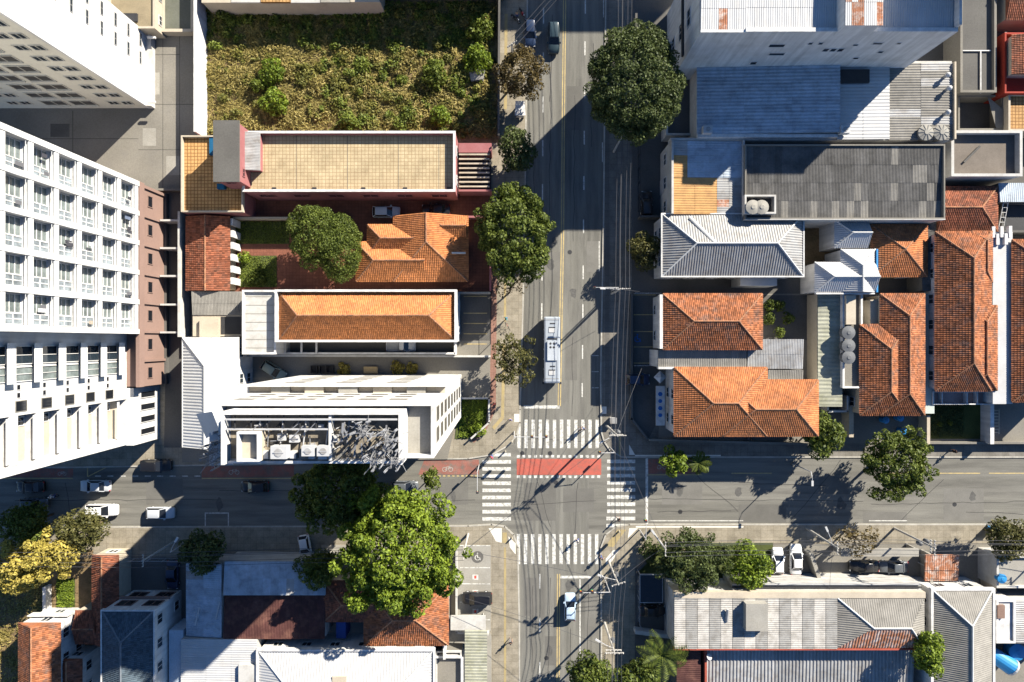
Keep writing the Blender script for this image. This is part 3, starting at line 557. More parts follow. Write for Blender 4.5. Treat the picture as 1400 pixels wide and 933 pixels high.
def traffic_light(px, py, ang, reach, label, h=5.6, heads=((1.0, 0),), low=True):
    x, y = g(px, py); t = thing('traffic_light', label, 'traffic light', (x, y, 0)); MB().tube((x, y, 0), (x, y, h), .09, .07, 8).build('shaft', STEEL, t); dx, dy = math.cos(math.radians(ang)), math.sin(math.radians(ang))
    MB().tube((x, y, h - .1), (x + dx*reach, y + dy*reach, h + .15), .06, .045, 7).build('arm', STEEL, t)
    for f, _ in heads:
        c = Vector((x + dx*reach*f, y + dy*reach*f, h - .25)); hd = MB().box(c.x - .19, c.x + .19, c.y - .14, c.y + .14, c.z - .55, c.z + .45).build('signal_head', DARK, t)
        for k in range(3): MB().tube((c.x, c.y + .13, c.z + .28 - .32*k), (c.x, c.y + .17, c.z + .28 - .32*k), .11, .11, 10).build('lens', LG[k], hd)
    if low: hd = MB().box(x - .34, x - .1, y - .12, y + .12, 2.3, 3.0).build('signal_head', DARK, t); MB().tube((x - .22, y - .11, 2.8), (x - .22, y - .15, 2.8), .09, .09, 10).build('lens', LG[0], hd)
    return t
def tank(px, py, z, r_, h, label, mat=None, lid=None, spokes=0, name='water_tank', group=None):
    x, y = g(px, py, z + h); t = thing(name, label, 'tank', (x, y, z), 0, group); MB().lathe((x, y, z), [(r_*.86, 0), (r_, h*.8), (r_*.97, h*.86)], 18).build('tank_body', mat or TANKG, t)
    l = MB().lathe((x, y, z + h*.86), [(r_*1.06, 0), (r_*1.06, h*.05), (r_*.35, h*.16), (r_*.3, h*.2)], 18).build('lid', lid or mat or TANKG, t)
    for k in range(spokes): a = 2*math.pi*k/spokes; MB().beam((x + r_*.3*math.cos(a), y + r_*.3*math.sin(a), z + h*1.03), (x + r_*1.03*math.cos(a), y + r_*1.03*math.sin(a), z + h*.93), .09, .06).build('lid_rib', TANKG, l)
    return t
def vent(px, py, z, label, r_=.42, group=None):
    x, y = g(px, py, z + 1.0); t = thing('roof_ventilator', label, 'ventilator', (x, y, z), 0, group); MB().lathe((x, y, z), [(r_*.6, 0), (r_*.6, .6)], 12).build('neck', GALV, t); c = MB().lathe((x, y, z + .6), [(r_*.7, 0), (r_, .16), (r_*1.02, .32), (r_*.75, .5), (r_*.25, .6)], 16).build('cowl', GALVW, t, True)
    for k in range(8): a = k*math.pi/4; MB().beam((x + r_*.98*math.cos(a), y + r_*.98*math.sin(a), z + .78), (x + r_*.72*math.cos(a + .2), y + r_*.72*math.sin(a + .2), z + 1.12), .03, .05).build('fin', GALV, c)
    return t
def dish(px, py, z, label):
    x, y = g(px, py, z + .6); t = thing('satellite_dish', label, 'dish', (x, y, z)); MB().tube((x, y, z), (x, y, z + .5), .04).build('mast', STEEL, t); a = MB(); n = 14; i0 = 0; d = Vector((.5, .45, .74)).normalized(); u = d.orthogonal().normalized(); v = d.cross(u); c = Vector((x, y, z + .6))
    for r_, o_ in ((.02, .02), (.25, .05), (.42, .13)): a.v += [tuple(c + (u*math.cos(2*math.pi*k/n) + v*math.sin(2*math.pi*k/n))*r_*1.2 + d*o_) for k in range(n)]
    for r_, o_ in ((.42, .10), (.25, .02), (.02, -.01)): a.v += [tuple(c + (u*math.cos(2*math.pi*k/n) + v*math.sin(2*math.pi*k/n))*r_*1.2 + d*o_) for k in range(n)]
    for j in range(5): a.f += [(j*n + k, j*n + (k+1) % n, (j+1)*n + (k+1) % n, (j+1)*n + k) for k in range(n)]
    a.build('reflector', GALVW, t, True); MB().tube(c + u*.45, c + d*.45, .02).build('feed_arm', STEEL, t); return t
def acunit(px, py, z, label, s=1.0, mat=None, group=None):
    x, y = g(px, py, z + .7*s); t = thing('air_conditioner', label, 'air conditioner', (x, y, z), 0, group); MB().box(x - .5*s, x + .5*s, y - .4*s, y + .4*s, z + .05, z + .75*s).build('casing', mat or GALVW, t); f = MB().lathe((x, y, z + .75*s), [(.26*s, 0), (.26*s, .05)], 14).build('fan_guard', GALV, t); MB().box(x - .33*s, x + .33*s, y - .03, y + .03, z + .75*s + .05, z + .75*s + .08).build('guard_bar', STEEL, f); MB().box(x - .5*s, x + .5*s, y - .3*s, y - .2*s, z, z + .05).build('foot', DARK, t); return t
# ---------------------------------------------------------------- ground, road, pavements
MB().box(-900, 900, -900, 900, -.5, -.06).build('ground', CONC, None, kind='structure')
WK = [(722, -900), (721, 0), (718, 250), (715, 420), (711, 560)]             # west kerb of the avenue
EK = [(829, -900), (828, 0), (825, 300), (821, 520), (822, 590)]
SWK = [(708, 748), (710, 850), (711, 2000)]; SEK = [(821, 750), (822, 850), (822, 2000)]
ave = [g(*p) for p in WK] + [g(*p) for p in SWK] + [g(*p) for p in SEK[::-1]] + [g(*p) for p in EK[::-1]]
pl = [(g(p[0] - 6, p[1]) if i < len(WK) + 3 else g(p[0] + 6, p[1])) for i, p in enumerate(WK + SWK + SEK[::-1] + EK[::-1])]
road = MB().prism(pl, -.05, .0).build('avenue_road', ASPH, None, kind='structure')
st_w = MB().prism([g(*p) for p in ((-1500, 634), (400, 628), (640, 620), (700, 600), (722, 640), (722, 735), (700, 750), (640, 728), (-1500, 728))], -.05, .004).build('west_street_road', ASPH2, None, kind='structure')
st_e = MB().prism([g(*p) for p in ((815, 590), (850, 618), (2900, 618), (2900, 724), (850, 724), (815, 755), (805, 730), (805, 620))], -.05, .004).build('east_street_road', ASPH2, None, kind='structure')
BL = {  # city blocks: pavement top with a kerb along the street side
 'northwest': [(-1500, 640), (100, 639), (400, 634), (560, 628), (640, 627), (672, 622), (694, 610), (706, 596), (711, 578)] + WK[::-1] + [(-1500, -900)],
 'southwest': [(-1500, 722), (640, 719), (672, 717), (690, 720), (702, 731), (708, 748)] + SWK[1:] + [(-1500, 2000)],
 'northeast': [(2900, -900)] + EK + [(826, 604), (834, 616), (850, 625), (2900, 625)],
 'southeast': [(2900, 717), (860, 717), (842, 720), (828, 731), (821, 750)] + SEK[1:] + [(2900, 2000)]}
for k_, pts in BL.items():
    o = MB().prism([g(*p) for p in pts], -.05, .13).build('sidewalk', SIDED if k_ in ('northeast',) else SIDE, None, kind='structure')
    q = [p for p in pts if -400 < p[0] < 1900 or True]; a = MB()
    st_pts = [g(max(-300, min(1800, p[0])), max(-300, min(1300, p[1]))) for p in pts]
    for (ax, ay), (bx, by) in zip(st_pts, st_pts[1:] ):
        L_ = math.hypot(bx - ax, by - ay)
        if L_ < .05 or max(abs(ax), abs(bx)) > 110 and max(abs(ay), abs(by)) > 80: continue
        n = 1
        d = Vector((bx - ax, by - ay, 0)) / L_
        MB().beam(Vector((ax, ay, .045)) - d*.07, Vector((bx, by, .045)) + d*.07, .22, .194).build('kerb', KERB, o)
ZP = .012
def mark(name, a, b, c, d, mat, z=ZP, par=None):
    x0, x1, y0, y1 = rect(a, b, c, d); return MB().box(x0, x1, y0, y1, z - .006, z).build(name, mat, par or road)
def markp(name, pts, mat, z=ZP, par=None): return MB().prism([g(*p) for p in pts], z - .006, z).build(name, mat, par or road)
def cxl(y): return np.interp(y, [0, 180, 330, 430, 560, 933], [772, 770, 769, 767, 764.5, 763])       # yellow centre line
# patches and worn wheel tracks
for a in ((726, 60, 741, 120), (775, 118, 794, 178), (750, 345, 766, 385), (773, 455, 789, 520), (716, 660, 760, 712), (770, 668, 812, 700), (716, 790, 735, 842), (745, 870, 762, 910), (800, 810, 818, 870), (802, 330, 820, 372)): mark('asphalt_patch', *a, ASPHP, .006)
for a in ((905, 655, 960, 690), (1010, 690, 1075, 714), (1120, 652, 1160, 676), (1290, 668, 1345, 712), (1180, 700, 1240, 716)): mark('asphalt_patch', *a, ASPHP, .009, st_e)
for a in ((200, 655, 250, 690), (420, 690, 470, 716), (595, 655, 640, 690), (60, 690, 110, 716)): mark('asphalt_patch', *a, ASPHP, .009, st_w)
for (y0, y1) in ((-80, 0), (0, 180), (180, 330), (330, 430), (430, 556), (785, 933), (933, 1010)):
    for d in (-1.5, 1.5): markp('centre_line', [(cxl(y0) + d - .7, y0), (cxl(y0) + d + .7, y0), (cxl(y1) + d + .7, y1 - .4), (cxl(y1) + d - .7, y1 - .4)], PAINTY)
for y in (-42, 11, 72, 132, 192, 252, 312, 362, 415): mark('lane_dash', 742.4 - y*.006, y, 744 - y*.006, y + 22, PAINTW)
for y in (-58, 0, 57, 116, 179, 241, 300, 363, 416, 472, 524): mark('lane_dash', 799.4 - y*.008, y, 801 - y*.008, y + 19, PAINTW)
for y in (785, 845, 905, 960): mark('lane_dash', 737.2, y, 738.8, y + 20, PAINTW)
mark('lane_line', 792.2, 792, 793.8, 905, PAINTW); mark('edge_line', 818.6, 330, 819.8, 372, PAINTW); mark('edge_line', 824.6, 0, 825.8, 24, PAINTW); mark('edge_line', 823, 195, 824.2, 222, PAINTW)
for y in (486, 508, 530): mark('bay_tick', 809, y, 818.5, y + .9, PAINTW)
mark('stop_line', 716, 554.5, 765, 558.8, PAINTW); mark('stop_line', 765.5, 787.5, 809, 791, PAINTW)
for k in range(12): x = 707.2 + 9.72*k; mark('crosswalk_stripe', x, 574, x + 4.6, 613, PAINTW)
for k in range(12): x = 706.5 + 9.72*k; mark('crosswalk_stripe', x, 730.5, x + 4.6, 771.5, PAINTW)
for k in range(10): y = 619.5 + 9.75*k; mark('crosswalk_stripe', 659.5 + (5 if k == 0 else 0), y, 698.5, y + 4.8, PAINTW, .016, st_w)
for k in range(10): y = 629.5 + 9.75*k - .8; mark('crosswalk_stripe', 830 if k < 8 else 829, y, 868.5, y + 4.8, PAINTW, .016, st_e)
mark('cycle_lane', 706.5, 627.5, 822, 649.5, PAINTR, .0165)
for k in range(15):
    x = 706.5 + 7.85*k
    for y in (622.4, 650.2): mark('cycle_lane_square', x, y, x + 4.1, y + 3.6, PAINTW, .0175)
markp('cycle_lane', [(580, 629.5), (655, 628.5), (655, 649), (572, 649)], PAINTF, .014, st_w); markp('cycle_lane', [(276, 638), (402, 636), (402, 652), (276, 653)], PAINTF, .014, st_w); markp('cycle_lane', [(-80, 641), (100, 641), (100, 653), (-80, 653)], PAINTF, .014, st_w)
for k in range(13): mark('cycle_lane_square', 574 + k*6.3, 650, 577.4 + k*6.3, 652, PAINTY, .016, st_w)
mark('lane_line', 276, 653.6, 402, 655, PAINTY, .016, st_w); mark('lane_line', -80, 653.6, 100, 655, PAINTY, .016, st_w)
markp('lane_line', [(119, 636), (120.5, 636), (120.5, 652), (119, 652)], PAINTY, .016, st_w); markp('lane_line', [(120.5, 651), (120.5, 652.4), (150, 637.4), (150, 636)], PAINTY, .0162, st_w)
for k in range(9): mark('lane_dash', 130 + k*17, 650.5, 138 + k*17, 651.8, PAINTW, .016, st_w)
markp('cycle_lane', [(884, 628), (966, 628), (958, 648), (884, 648)], PAINTF, .014, st_e)
mark('lane_line', 884, 648.8, 960, 650, PAINTY, .016, st_e); mark('stop_line', 882.6, 627, 886, 716.5, PAINTW, .016, st_e); mark('edge_line', 868, 622.5, 985, 624.3, PAINTW, .137, None) if False else None
for x0, x1 in ((1205, 1268), (1282, 1340), (1352, 1400), (1000, 1055)): mark('lane_line', x0, 646.6, x1, 648, PAINTY, .016, st_e)
for x0, x1 in ((888, 1016), (1188, 1240)): mark('lane_line', x0, 711.6, x1, 712.8, PAINTW, .016, st_e)
def frame_mark(a, b, c, d, par, t=1.4):
    for q in ((a, b, c, b + t), (a, d - t, c, d), (a, b + t + .1, a + t, d - t - .1), (c - t, b + t + .1, c, d - t - .1)): mark('bay_line', *q, PAINTW, .016, par)
frame_mark(280, 701, 313, 721, st_w)
def sym_bike(px, py, s, par):      # painted bicycle on the cycle lane: two wheels and a frame
    for dx in (-1, 1):
        x, y = g(px + dx*4.2*s, py); n = 14; a = MB()
        for k in range(n): a0, a1 = 2*math.pi*k/n, 2*math.pi*(k+1)/n; a.v += [(x + r_*math.cos(q), y + r_*math.sin(q), .0175) for q in (a0, a1) for r_ in (.26*s, .36*s)]; i = 4*k; a.f.append((i, i+1, i+3, i+2))
        a.build('bicycle_symbol_wheel', PAINTG, par)
    a = MB(); q = lambda u, v: (*g(px + u*s, py + v*s), .019); pts = [(-4.2, 0), (-.5, 0), (3, -3.4), (-2.3, -3.4), (-.5, 0)]
    for m, n_ in zip(pts, pts[1:]): a.beam(q(*m), q(*n_), .09*s, .003)
    a.beam(q(4.2, 0), q(2.7, -4.6), .09*s, .003); a.build('bicycle_symbol_frame', PAINTG, par)
sym_bike(612, 642, 1.0, st_w); sym_bike(320, 646, 1.0, st_w); sym_bike(85, 648, .8, st_w); sym_bike(905, 639, .9, st_e)
# tar seams and hairline repairs in the asphalt
TAR = M('tar_seam', (.055, .052, .05), .9); rs_ = random.Random(5)
def seam(x0, y0, x1, y1, par, z, w_=.07):
    n = max(3, int(math.hypot(x1 - x0, y1 - y0) / 14)); pts = [Vector((*g(x0 + (x1-x0)*k/n + rs_.uniform(-1.1, 1.1), y0 + (y1-y0)*k/n + rs_.uniform(-1.1, 1.1)), z)) for k in range(n + 1)]; a = MB()
    for p, q in zip(pts, pts[1:]): a.beam(p, q, w_, .003)
    a.build('tar_seam', TAR, par)
for a in ((755, 20, 752, 140), (786, 130, 784, 330), (729, 200, 731, 330), (753, 130, 751, 300), (812, 60, 808, 200), (783, 460, 782, 570), (730, 640, 752, 720), (722, 690, 815, 684), (790, 660, 786, 730), (728, 800, 727, 920), (752, 790, 750, 930), (805, 800, 803, 925), (780, 860, 778, 930), (716, 600, 820, 604)): seam(*a, road, .0075)
for a in ((880, 682, 1180, 686), (1010, 660, 1130, 664), (1190, 690, 1400, 686), (940, 640, 1010, 700), (1150, 630, 1080, 714), (1290, 655, 1230, 714), (1320, 700, 1400, 703), (900, 700, 1000, 699)): seam(*a, st_e, .0105)
for a in ((20, 685, 300, 683), (300, 670, 560, 676), (560, 690, 650, 684), (600, 655, 606, 712), (90, 660, 96, 715)): seam(*a, st_w, .0105)
STAIN = M('oil_stain', (.10, .097, .09), .8, .2, 1, .2, 6)
for px, py, r_ in ((757, 330, .5), (753, 360, .7), (729, 470, .5), (784, 400, .6), (783, 840, .5), (779, 800, .7), (752, 890, .6), (1010, 672, .6), (1150, 690, .8), (1330, 680, .6), (930, 672, .7), (620, 680, .6), (300, 690, .7)):
    x, y = g(px, py); n = 11; MB().prism([(x + r_*rs_.uniform(.5, 1.1)*math.cos(2*math.pi*k/n), y + 1.6*r_*rs_.uniform(.5, 1.1)*math.sin(2*math.pi*k/n)) for k in range(n)], .004, .0068 if 700 < px < 830 else .0098).build('oil_stain', STAIN, road)
# tactile strips, corner paving and drain covers
NWb, SWb, NEb, SEb = [bpy.data.objects[n] for n in ('sidewalk', 'sidewalk.001', 'sidewalk.002', 'sidewalk.003')]
YT = M('tactile_yellow', (.36, .285, .14), .85, .12, .8, .12, 8, tint=(.28, .23, .14), tamt=.6, tsc=1)
PALE = M('pale_ramp', (.66, .63, .56), .85, .1, .6, .1, 8)
markp('tactile_strip', [(687, 470), (691, 470), (689, 572), (676, 588), (673, 584), (685, 570)], YT, .136, NWb); markp('tactile_strip', [(690, 20), (694, 20), (693, 150), (689, 150)], YT, .136, NWb); mark('tactile_strip', 689, 330, 692, 440, YT, .136, NWb)
mark('tactile_strip', 687, 728, 693, 742, YT, .136, SWb); mark('tactile_strip', 689, 748, 692, 932, YT, .136, SWb); markp('tactile_strip', [(668, 722), (686, 722), (686, 742), (678, 740)], PALE, .136, SWb); markp('tactile_strip', [(695, 733), (705, 743), (705, 758), (697, 748)], PALE, .136, SWb)
markp('tactile_strip', [(844, 724), (856, 724), (838, 748), (828, 746)], YT, .136, SEb); markp('tactile_strip', [(860, 722), (872, 722), (866, 728), (858, 736)], PALE, .136, SEb); markp('tactile_strip', [(838, 752), (846, 752), (836, 768), (828, 772), (828, 764)], PALE, .136, SEb)
mark('tactile_strip', 703, 566, 710, 577, PALE, .136, NWb); mark('kerb_ramp', 869, 719.2, 1016, 721.3, PALE, .136, SEb); mark('kerb_ramp', 868, 622, 985, 623.8, PALE, .136, NEb); mark('kerb_ramp', 822.8, 556, 829, 566, PALE, .136, NEb); mark('tactile_strip', 846, 590, 848.5, 622, YT, .136, NEb); markp('kerb_ramp', [(860, 608), (868, 622), (860, 622)], PALE, .138, NEb)
mark('paving_strip', 827, -60, 833, 560, Mgrid('paving_strip_dark', (.14, .13, .115), (.7, .7, .7), 1.0), .134, NEb)
markp('paving_strip', [(672, 300), (680, 300), (678, 560), (664, 590), (648, 606), (643, 600), (668, 575)], Mgrid('paving_strip_red', (.27, .15, .115), (.75, .72, .7), .4), .134, NWb)
for p in ((760, 660), (714, 620), (779, 345), (752, 620), (1305, 690), (930, 700), (560, 700), (747, 900)):
    x, y = g(*p); MB().lathe((x, y, .004), [(.34, 0), (.34, .008)], 16).build('manhole_cover', DARK, road)
# ---------------------------------------------------------------- plots behind the pavements
yard('yard_paving', [(-300, 30), (270, 30), (270, 264), (-300, 264)], CONC); yard('yard_paving', [(192, 45), (246, 45), (246, 262), (192, 262)], CONCL) if False else None
yard('vacant_lot_earth', [(281, -60), (684, -60), (682, 196), (281, 196)], DIRT)
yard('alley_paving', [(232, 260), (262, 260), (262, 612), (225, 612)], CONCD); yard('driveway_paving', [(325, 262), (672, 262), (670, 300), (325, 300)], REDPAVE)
yard('garden_paving', [(318, 298), (640, 298), (668, 400), (318, 400)], REDPAVE); yard('lawn', [(322, 303), (396, 303), (396, 334), (322, 334)], LAWN); yard('lawn', [(328, 350), (379, 350), (379, 393), (328, 393)], LAWN)
yard('courtyard_paving', [(600, 262), (674, 262), (672, 404), (630, 404)], REDPAVE); yard('car_park', [(626, 402), (671, 402), (671, 484), (626, 484)], CONCD)
yard('yard_paving', [(325, 466), (671, 466), (670, 516), (325, 516)], CONC); yard('lawn', [(628, 544), (668, 544), (664, 580), (640, 600), (622, 600)], LAWN); yard('forecourt_paving', [(580, 516), (671, 516), (670, 546), (630, 546), (612, 628), (250, 632), (250, 600), (580, 600)], CONC)
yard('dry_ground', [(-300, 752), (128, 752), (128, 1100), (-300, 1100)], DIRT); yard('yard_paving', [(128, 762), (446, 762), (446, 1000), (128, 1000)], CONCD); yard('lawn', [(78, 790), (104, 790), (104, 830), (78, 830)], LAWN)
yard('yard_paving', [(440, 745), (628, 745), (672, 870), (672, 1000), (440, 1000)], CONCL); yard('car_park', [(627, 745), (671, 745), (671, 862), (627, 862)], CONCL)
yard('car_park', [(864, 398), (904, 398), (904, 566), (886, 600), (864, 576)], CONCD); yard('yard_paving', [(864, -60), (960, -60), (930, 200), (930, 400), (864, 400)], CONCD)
yard('yard_paving', [(900, -60), (1420, -60), (1420, 420), (900, 420)], CONCD); yard('yard_paving', [(900, 402), (1420, 402), (1420, 606), (900, 606)], CONC); yard('yard_paving', [(1260, 545), (1340, 545), (1340, 600), (1260, 600)], LAWN)
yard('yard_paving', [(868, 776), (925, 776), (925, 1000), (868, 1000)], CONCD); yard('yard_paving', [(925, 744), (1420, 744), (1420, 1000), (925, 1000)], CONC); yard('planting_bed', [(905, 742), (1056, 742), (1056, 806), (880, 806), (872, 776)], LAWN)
cp = bpy.data.objects['car_park']; cp2 = bpy.data.objects['car_park.001']; cp3 = bpy.data.objects['car_park.002']
for y in (405, 428, 442, 456, 470): mark('bay_line', 634, y, 666, y + 1.2, PAINTY, .19 + .01*0, cp).location.z = .02
for y in (745, 775, 797, 822, 846): mark('bay_line', 629, y, 670, y + 1.3, PAINTW, .24, cp2)
for y in (403, 430, 453, 474, 496): mark('bay_line', 866, y, 896, y + 1.2, PAINTY, .25, cp3)
yp = bpy.data.objects['yard_paving']; SJ = M('slab_joint', (.09, .085, .075), .9)
for q in ((190, 75, 246, 76), (190, 143, 268, 144), (190, 205, 262, 205.8), (223, 48, 223.8, 262), (100, 152, 101, 262), (-40, 190, 190, 190.8), (246, 50, 246.8, 262)): mark('slab_joint', *q, SJ, .159, yp)
for q in ((196, 176, 214, 200), (228, 214, 252, 240), (70, 170, 96, 188), (205, 100, 219, 130)): mark('paving_repair', *q, CONCD if q[0] < 100 else CONCL, .158, yp)
BLUES = M('sign_blue', (.03, .13, .42), .7, .08, 1, .1, 8); REDS = M('sign_red', (.55, .08, .06), .7, .08, 1, .1, 8)
def wheelchair(px, py, s, zz, par, col, ground=None):
    if ground: x, y = g(px, py); MB().lathe((x, y, zz - .006), [(.95*s, 0), (.95*s, .006)], 18).build('painted_disc', ground, par)
    x, y = g(px, py); a = MB(); n = 14
    for k in range(n - 4): a0, a1 = math.pi*.6 + 2*math.pi*k/n, math.pi*.6 + 2*math.pi*(k+1)/n; i = len(a.v); a.v += [(x + r_*math.cos(q), y - .1*s + r_*math.sin(q), zz + .004) for q in (a0, a1) for r_ in (.34*s, .46*s)]; a.f.append((i, i+1, i+3, i+2))
    a.beam((x, y + .35*s, zz + .006), (x, y - .1*s, zz + .006), .13*s, .004); a.beam((x, y - .06*s, zz + .007), (x + .35*s, y - .06*s, zz + .007), .11*s, .004); a.beam((x + .34*s, y - .06*s, zz + .008), (x + .48*s, y - .5*s, zz + .008), .11*s, .004)
    a.build('wheelchair_symbol', col, par); MB().lathe((x, y + .55*s, zz), [(.12*s, 0), (.12*s, .006)], 10).build('wheelchair_symbol_head', col, par)
wheelchair(653, 761, .95, .245, cp2, PAINTW, CONCD); wheelchair(871, 463, 1.05, .255, cp3, BLUES)
for y in (785, 806, 832): mark('painted_plate', 646, y, 654, y + 7, PAINTW, .243, cp2); mark('painted_arrow', 648.5, y + 1.5, 651.5, y + 5.5, REDS, .247, cp2)
# ================================================================ west side buildings
# --- beige tower, top left corner
r = rect(-190, 51, 204, 149); b = bldg('apartment_tower', 'beige apartment tower with bright white east face in the top left corner', 'building', r)
x0, x1, y0, y1 = r; ZT = 46
MB().box(x0, x1 - .06, y0 + .03, y1, 0, ZT).build('wall', BEIGE, b); MB().box(x1 - .06, x1 + .25, y0 + .0, y1 + .05, 0, ZT + .3).build('side_wall', WHITE, b); MB().box(x0 + .3, x1 - .3, y0 + .3, y1 - .3, ZT, ZT + .05).build('roof', CONC, b)
MB().ring(x0, x1 - .07, y0 + .04, y1, .25, ZT + .0, ZT + .9).build('parapet', BEIGE, b); MB().box(x1 + .25, x1 + 1.0, y0 - .03, y1 - .2, 0, 1.3).build('plinth', WHITE2, b)
GW = M('tower_window_grey', (.075, .07, .062), .3, .2, .5, .1, 3, spec=.5)
for k in range(13):
    z = 2.4 + 2.9*k
    for cpx, kind in ((178, 's'), (128, 'b'), (90, 'b'), (43, 's'), (-5, 's'), (-52, 'b'), (-90, 'b'), (-140, 's')):
        cx = g(cpx, 0)[0]
        if kind == 'b': win(b, (cx, y0 + .03, z), 'S', 3.3, 1.65, BEIGE, GW, .12, 1)
        else:
            for d in (-1.0, 1.0): win(b, (cx + d, y0 + .03, z), 'S', 1.35, 1.15, BEIGE, GLASS, .10, 1)
        if kind == 'b': MB().box(cx - 1.75, cx + 1.75, y0 - .18, y0 + .029, z - 1.1, z - .95).build('ledge', BEIGE, b)
    for cy in (66, 90): win(b, (x1 + .25, g(0, cy)[1], z + .3), 'E', 1.7, .38, GALV, GLASS, .06, 1)
for cy in (60, 146): MB().box(x1 + 1.0, x1 + 2.2, g(0, cy)[1] - .25, g(0, cy)[1] + .05, 2.0, 2.25).build('bracket', WHITE, b)
# --- big white tower, left edge
xF = g(232, 0)[0]; yb = lambda off: -off*S          # off: ground pixels below the picture's centre
b = thing('apartment_tower', 'tall white apartment tower with grid of balconies and mauve base on the left edge', 'building', (xF - 8, yb(-30), 0))
D = 17.0; ZT = 45.0; z1 = 8.2; sh = 3.8
MB().box(xF - D, xF - .35, yb(58), yb(-200), 0, 6.6).build('base_wall', MAUVE, b); MB().box(xF - .35, xF - .02, yb(58), yb(-200), 0, .9).build('plinth', CONCD, b)
MB().box(xF - .45, xF + .05, yb(58), yb(-200.5), 6.6, 7.8).build('fascia', MAUVE, b)
for k in range(7): yy = yb(-181 + 37*k); win(b, (xF - .35, yy, 4.6), 'E', 1.5, 1.1, MAUVE, BLACKP, .1, 0); MB().box(xF - .36, xF - .1, yy + 1.6, yy + 1.95, .9, 6.6).build('pier', MAUVE, b)
MB().box(xF - D, xF - .95, yb(-9), yb(-200), 6.6, ZT).build('wall', WHITE, b)
cells = [-197 + 37*k for k in range(6)]; ns = 9
for k, off in enumerate(cells): MB().box(xF - .95, xF + .12, yb(off) - .34, yb(off) + .34, 7.9, ZT).build('pilaster', WHITE, b)
for j in range(ns + 1):
    z = z1 + sh*j
    MB().box(xF - .94, xF + .05, yb(-12), yb(-197), z - .12, z + .48).build('floor_band', WHITE, b)
sw_ = MB()                                         # sliding window: outer frame with lights
for q in ((-1.05, 1.05, 0, .12, 0, .1), (-1.05, 1.05, 0, .12, 3.08, 3.18), (-1.05, -.95, 0, .12, .101, 3.079), (.95, 1.05, 0, .12, .101, 3.079), (-.949, .949, 0, .10, .8, .9), (-.949, .949, 0, .10, 1.55, 1.62), (-.949, .949, 0, .10, 2.2, 2.26)): sw_.box(*q)
swm = sw_.mesh('sliding_window'); swm.materials.append(WHITE); pn = MB(); pn.box(-.948, .948, .02, .05, .105, 3.075); pnm = pn.mesh('pane'); pnm.materials.append(GLASSG)
s2 = MB()
for q in ((-.62, .62, 0, .1, 0, .08), (-.62, .62, 0, .1, 3.1, 3.18), (-.62, -.54, 0, .1, .081, 3.099), (.54, .62, 0, .1, .081, 3.099), (-.539, .539, 0, .1, 1.3, 1.38), (-.05, .05, 0, .09, .082, 1.299), (-.05, .05, 0, .09, 1.381, 3.098)): s2.box(*q)
s2m = s2.mesh('side_window'); s2m.materials.append(WHITE); p2 = MB(); p2.box(-.538, .538, .02, .05, .085, 3.095); p2m = p2.mesh('pane'); p2m.materials.append(M('pale_curtain_glass', (.20, .23, .25), .2, .45, .5, .2, 2, spec=.5))
rail = MB(); rail.box(-1.68, 1.68, -.03, .03, 0, .12); rail.box(-1.68, 1.68, -.03, .03, .42, .47); railm = rail.mesh('balcony_railing'); railm.materials.append(M('railing_white', (.55, .56, .56), .4, .05, spec=.4))
cloth = [M('laundry_' + n, c, .9, .1) for n, c in (('blue', (.13, .16, .23)), ('grey', (.12, .12, .13)), ('white', (.5, .5, .5)), ('sand', (.33, .28, .22)), ('dark', (.05, .05, .06)))]
o_ = Vector(ORG[b.name]); RT = lambda x, y, z: Matrix.Translation(Vector((x, y, z)) - o_) @ Matrix.Rotation(-math.pi/2, 4, 'Z')
for j in range(ns):
    for k in range(5):
        z = z1 + sh*j + .48; yc = yb(cells[k] + 18.5)
        f = ob('sliding_window', swm, None, b, RT(xF - .95, yc + .62, z)); ob('pane', pnm, None, f)
        f = ob('side_window', s2m, None, b, RT(xF - .75, yc - 1.05, z)); ob('pane', p2m, None, f); MB().box(xF - .95, xF - .755, yc - 1.67, yc - .43, z, z + 3.18).build('side_bay', WHITE, b)
        ob('balcony_railing', railm, None, b, RT(xF - .02, yc, z))
        if R.random() < .35 and j < 6:
            for q in range(R.randint(1, 3)): yy = yc + R.uniform(-1.4, 1.2); xx = xF - R.uniform(.15, .5); za_ = z + R.uniform(.2, .8); MB().box(xx - .03, xx, yy - .22, yy + .22, za_, za_ + R.uniform(.6, 1.3)).build('laundry', R.choice(cloth), b)
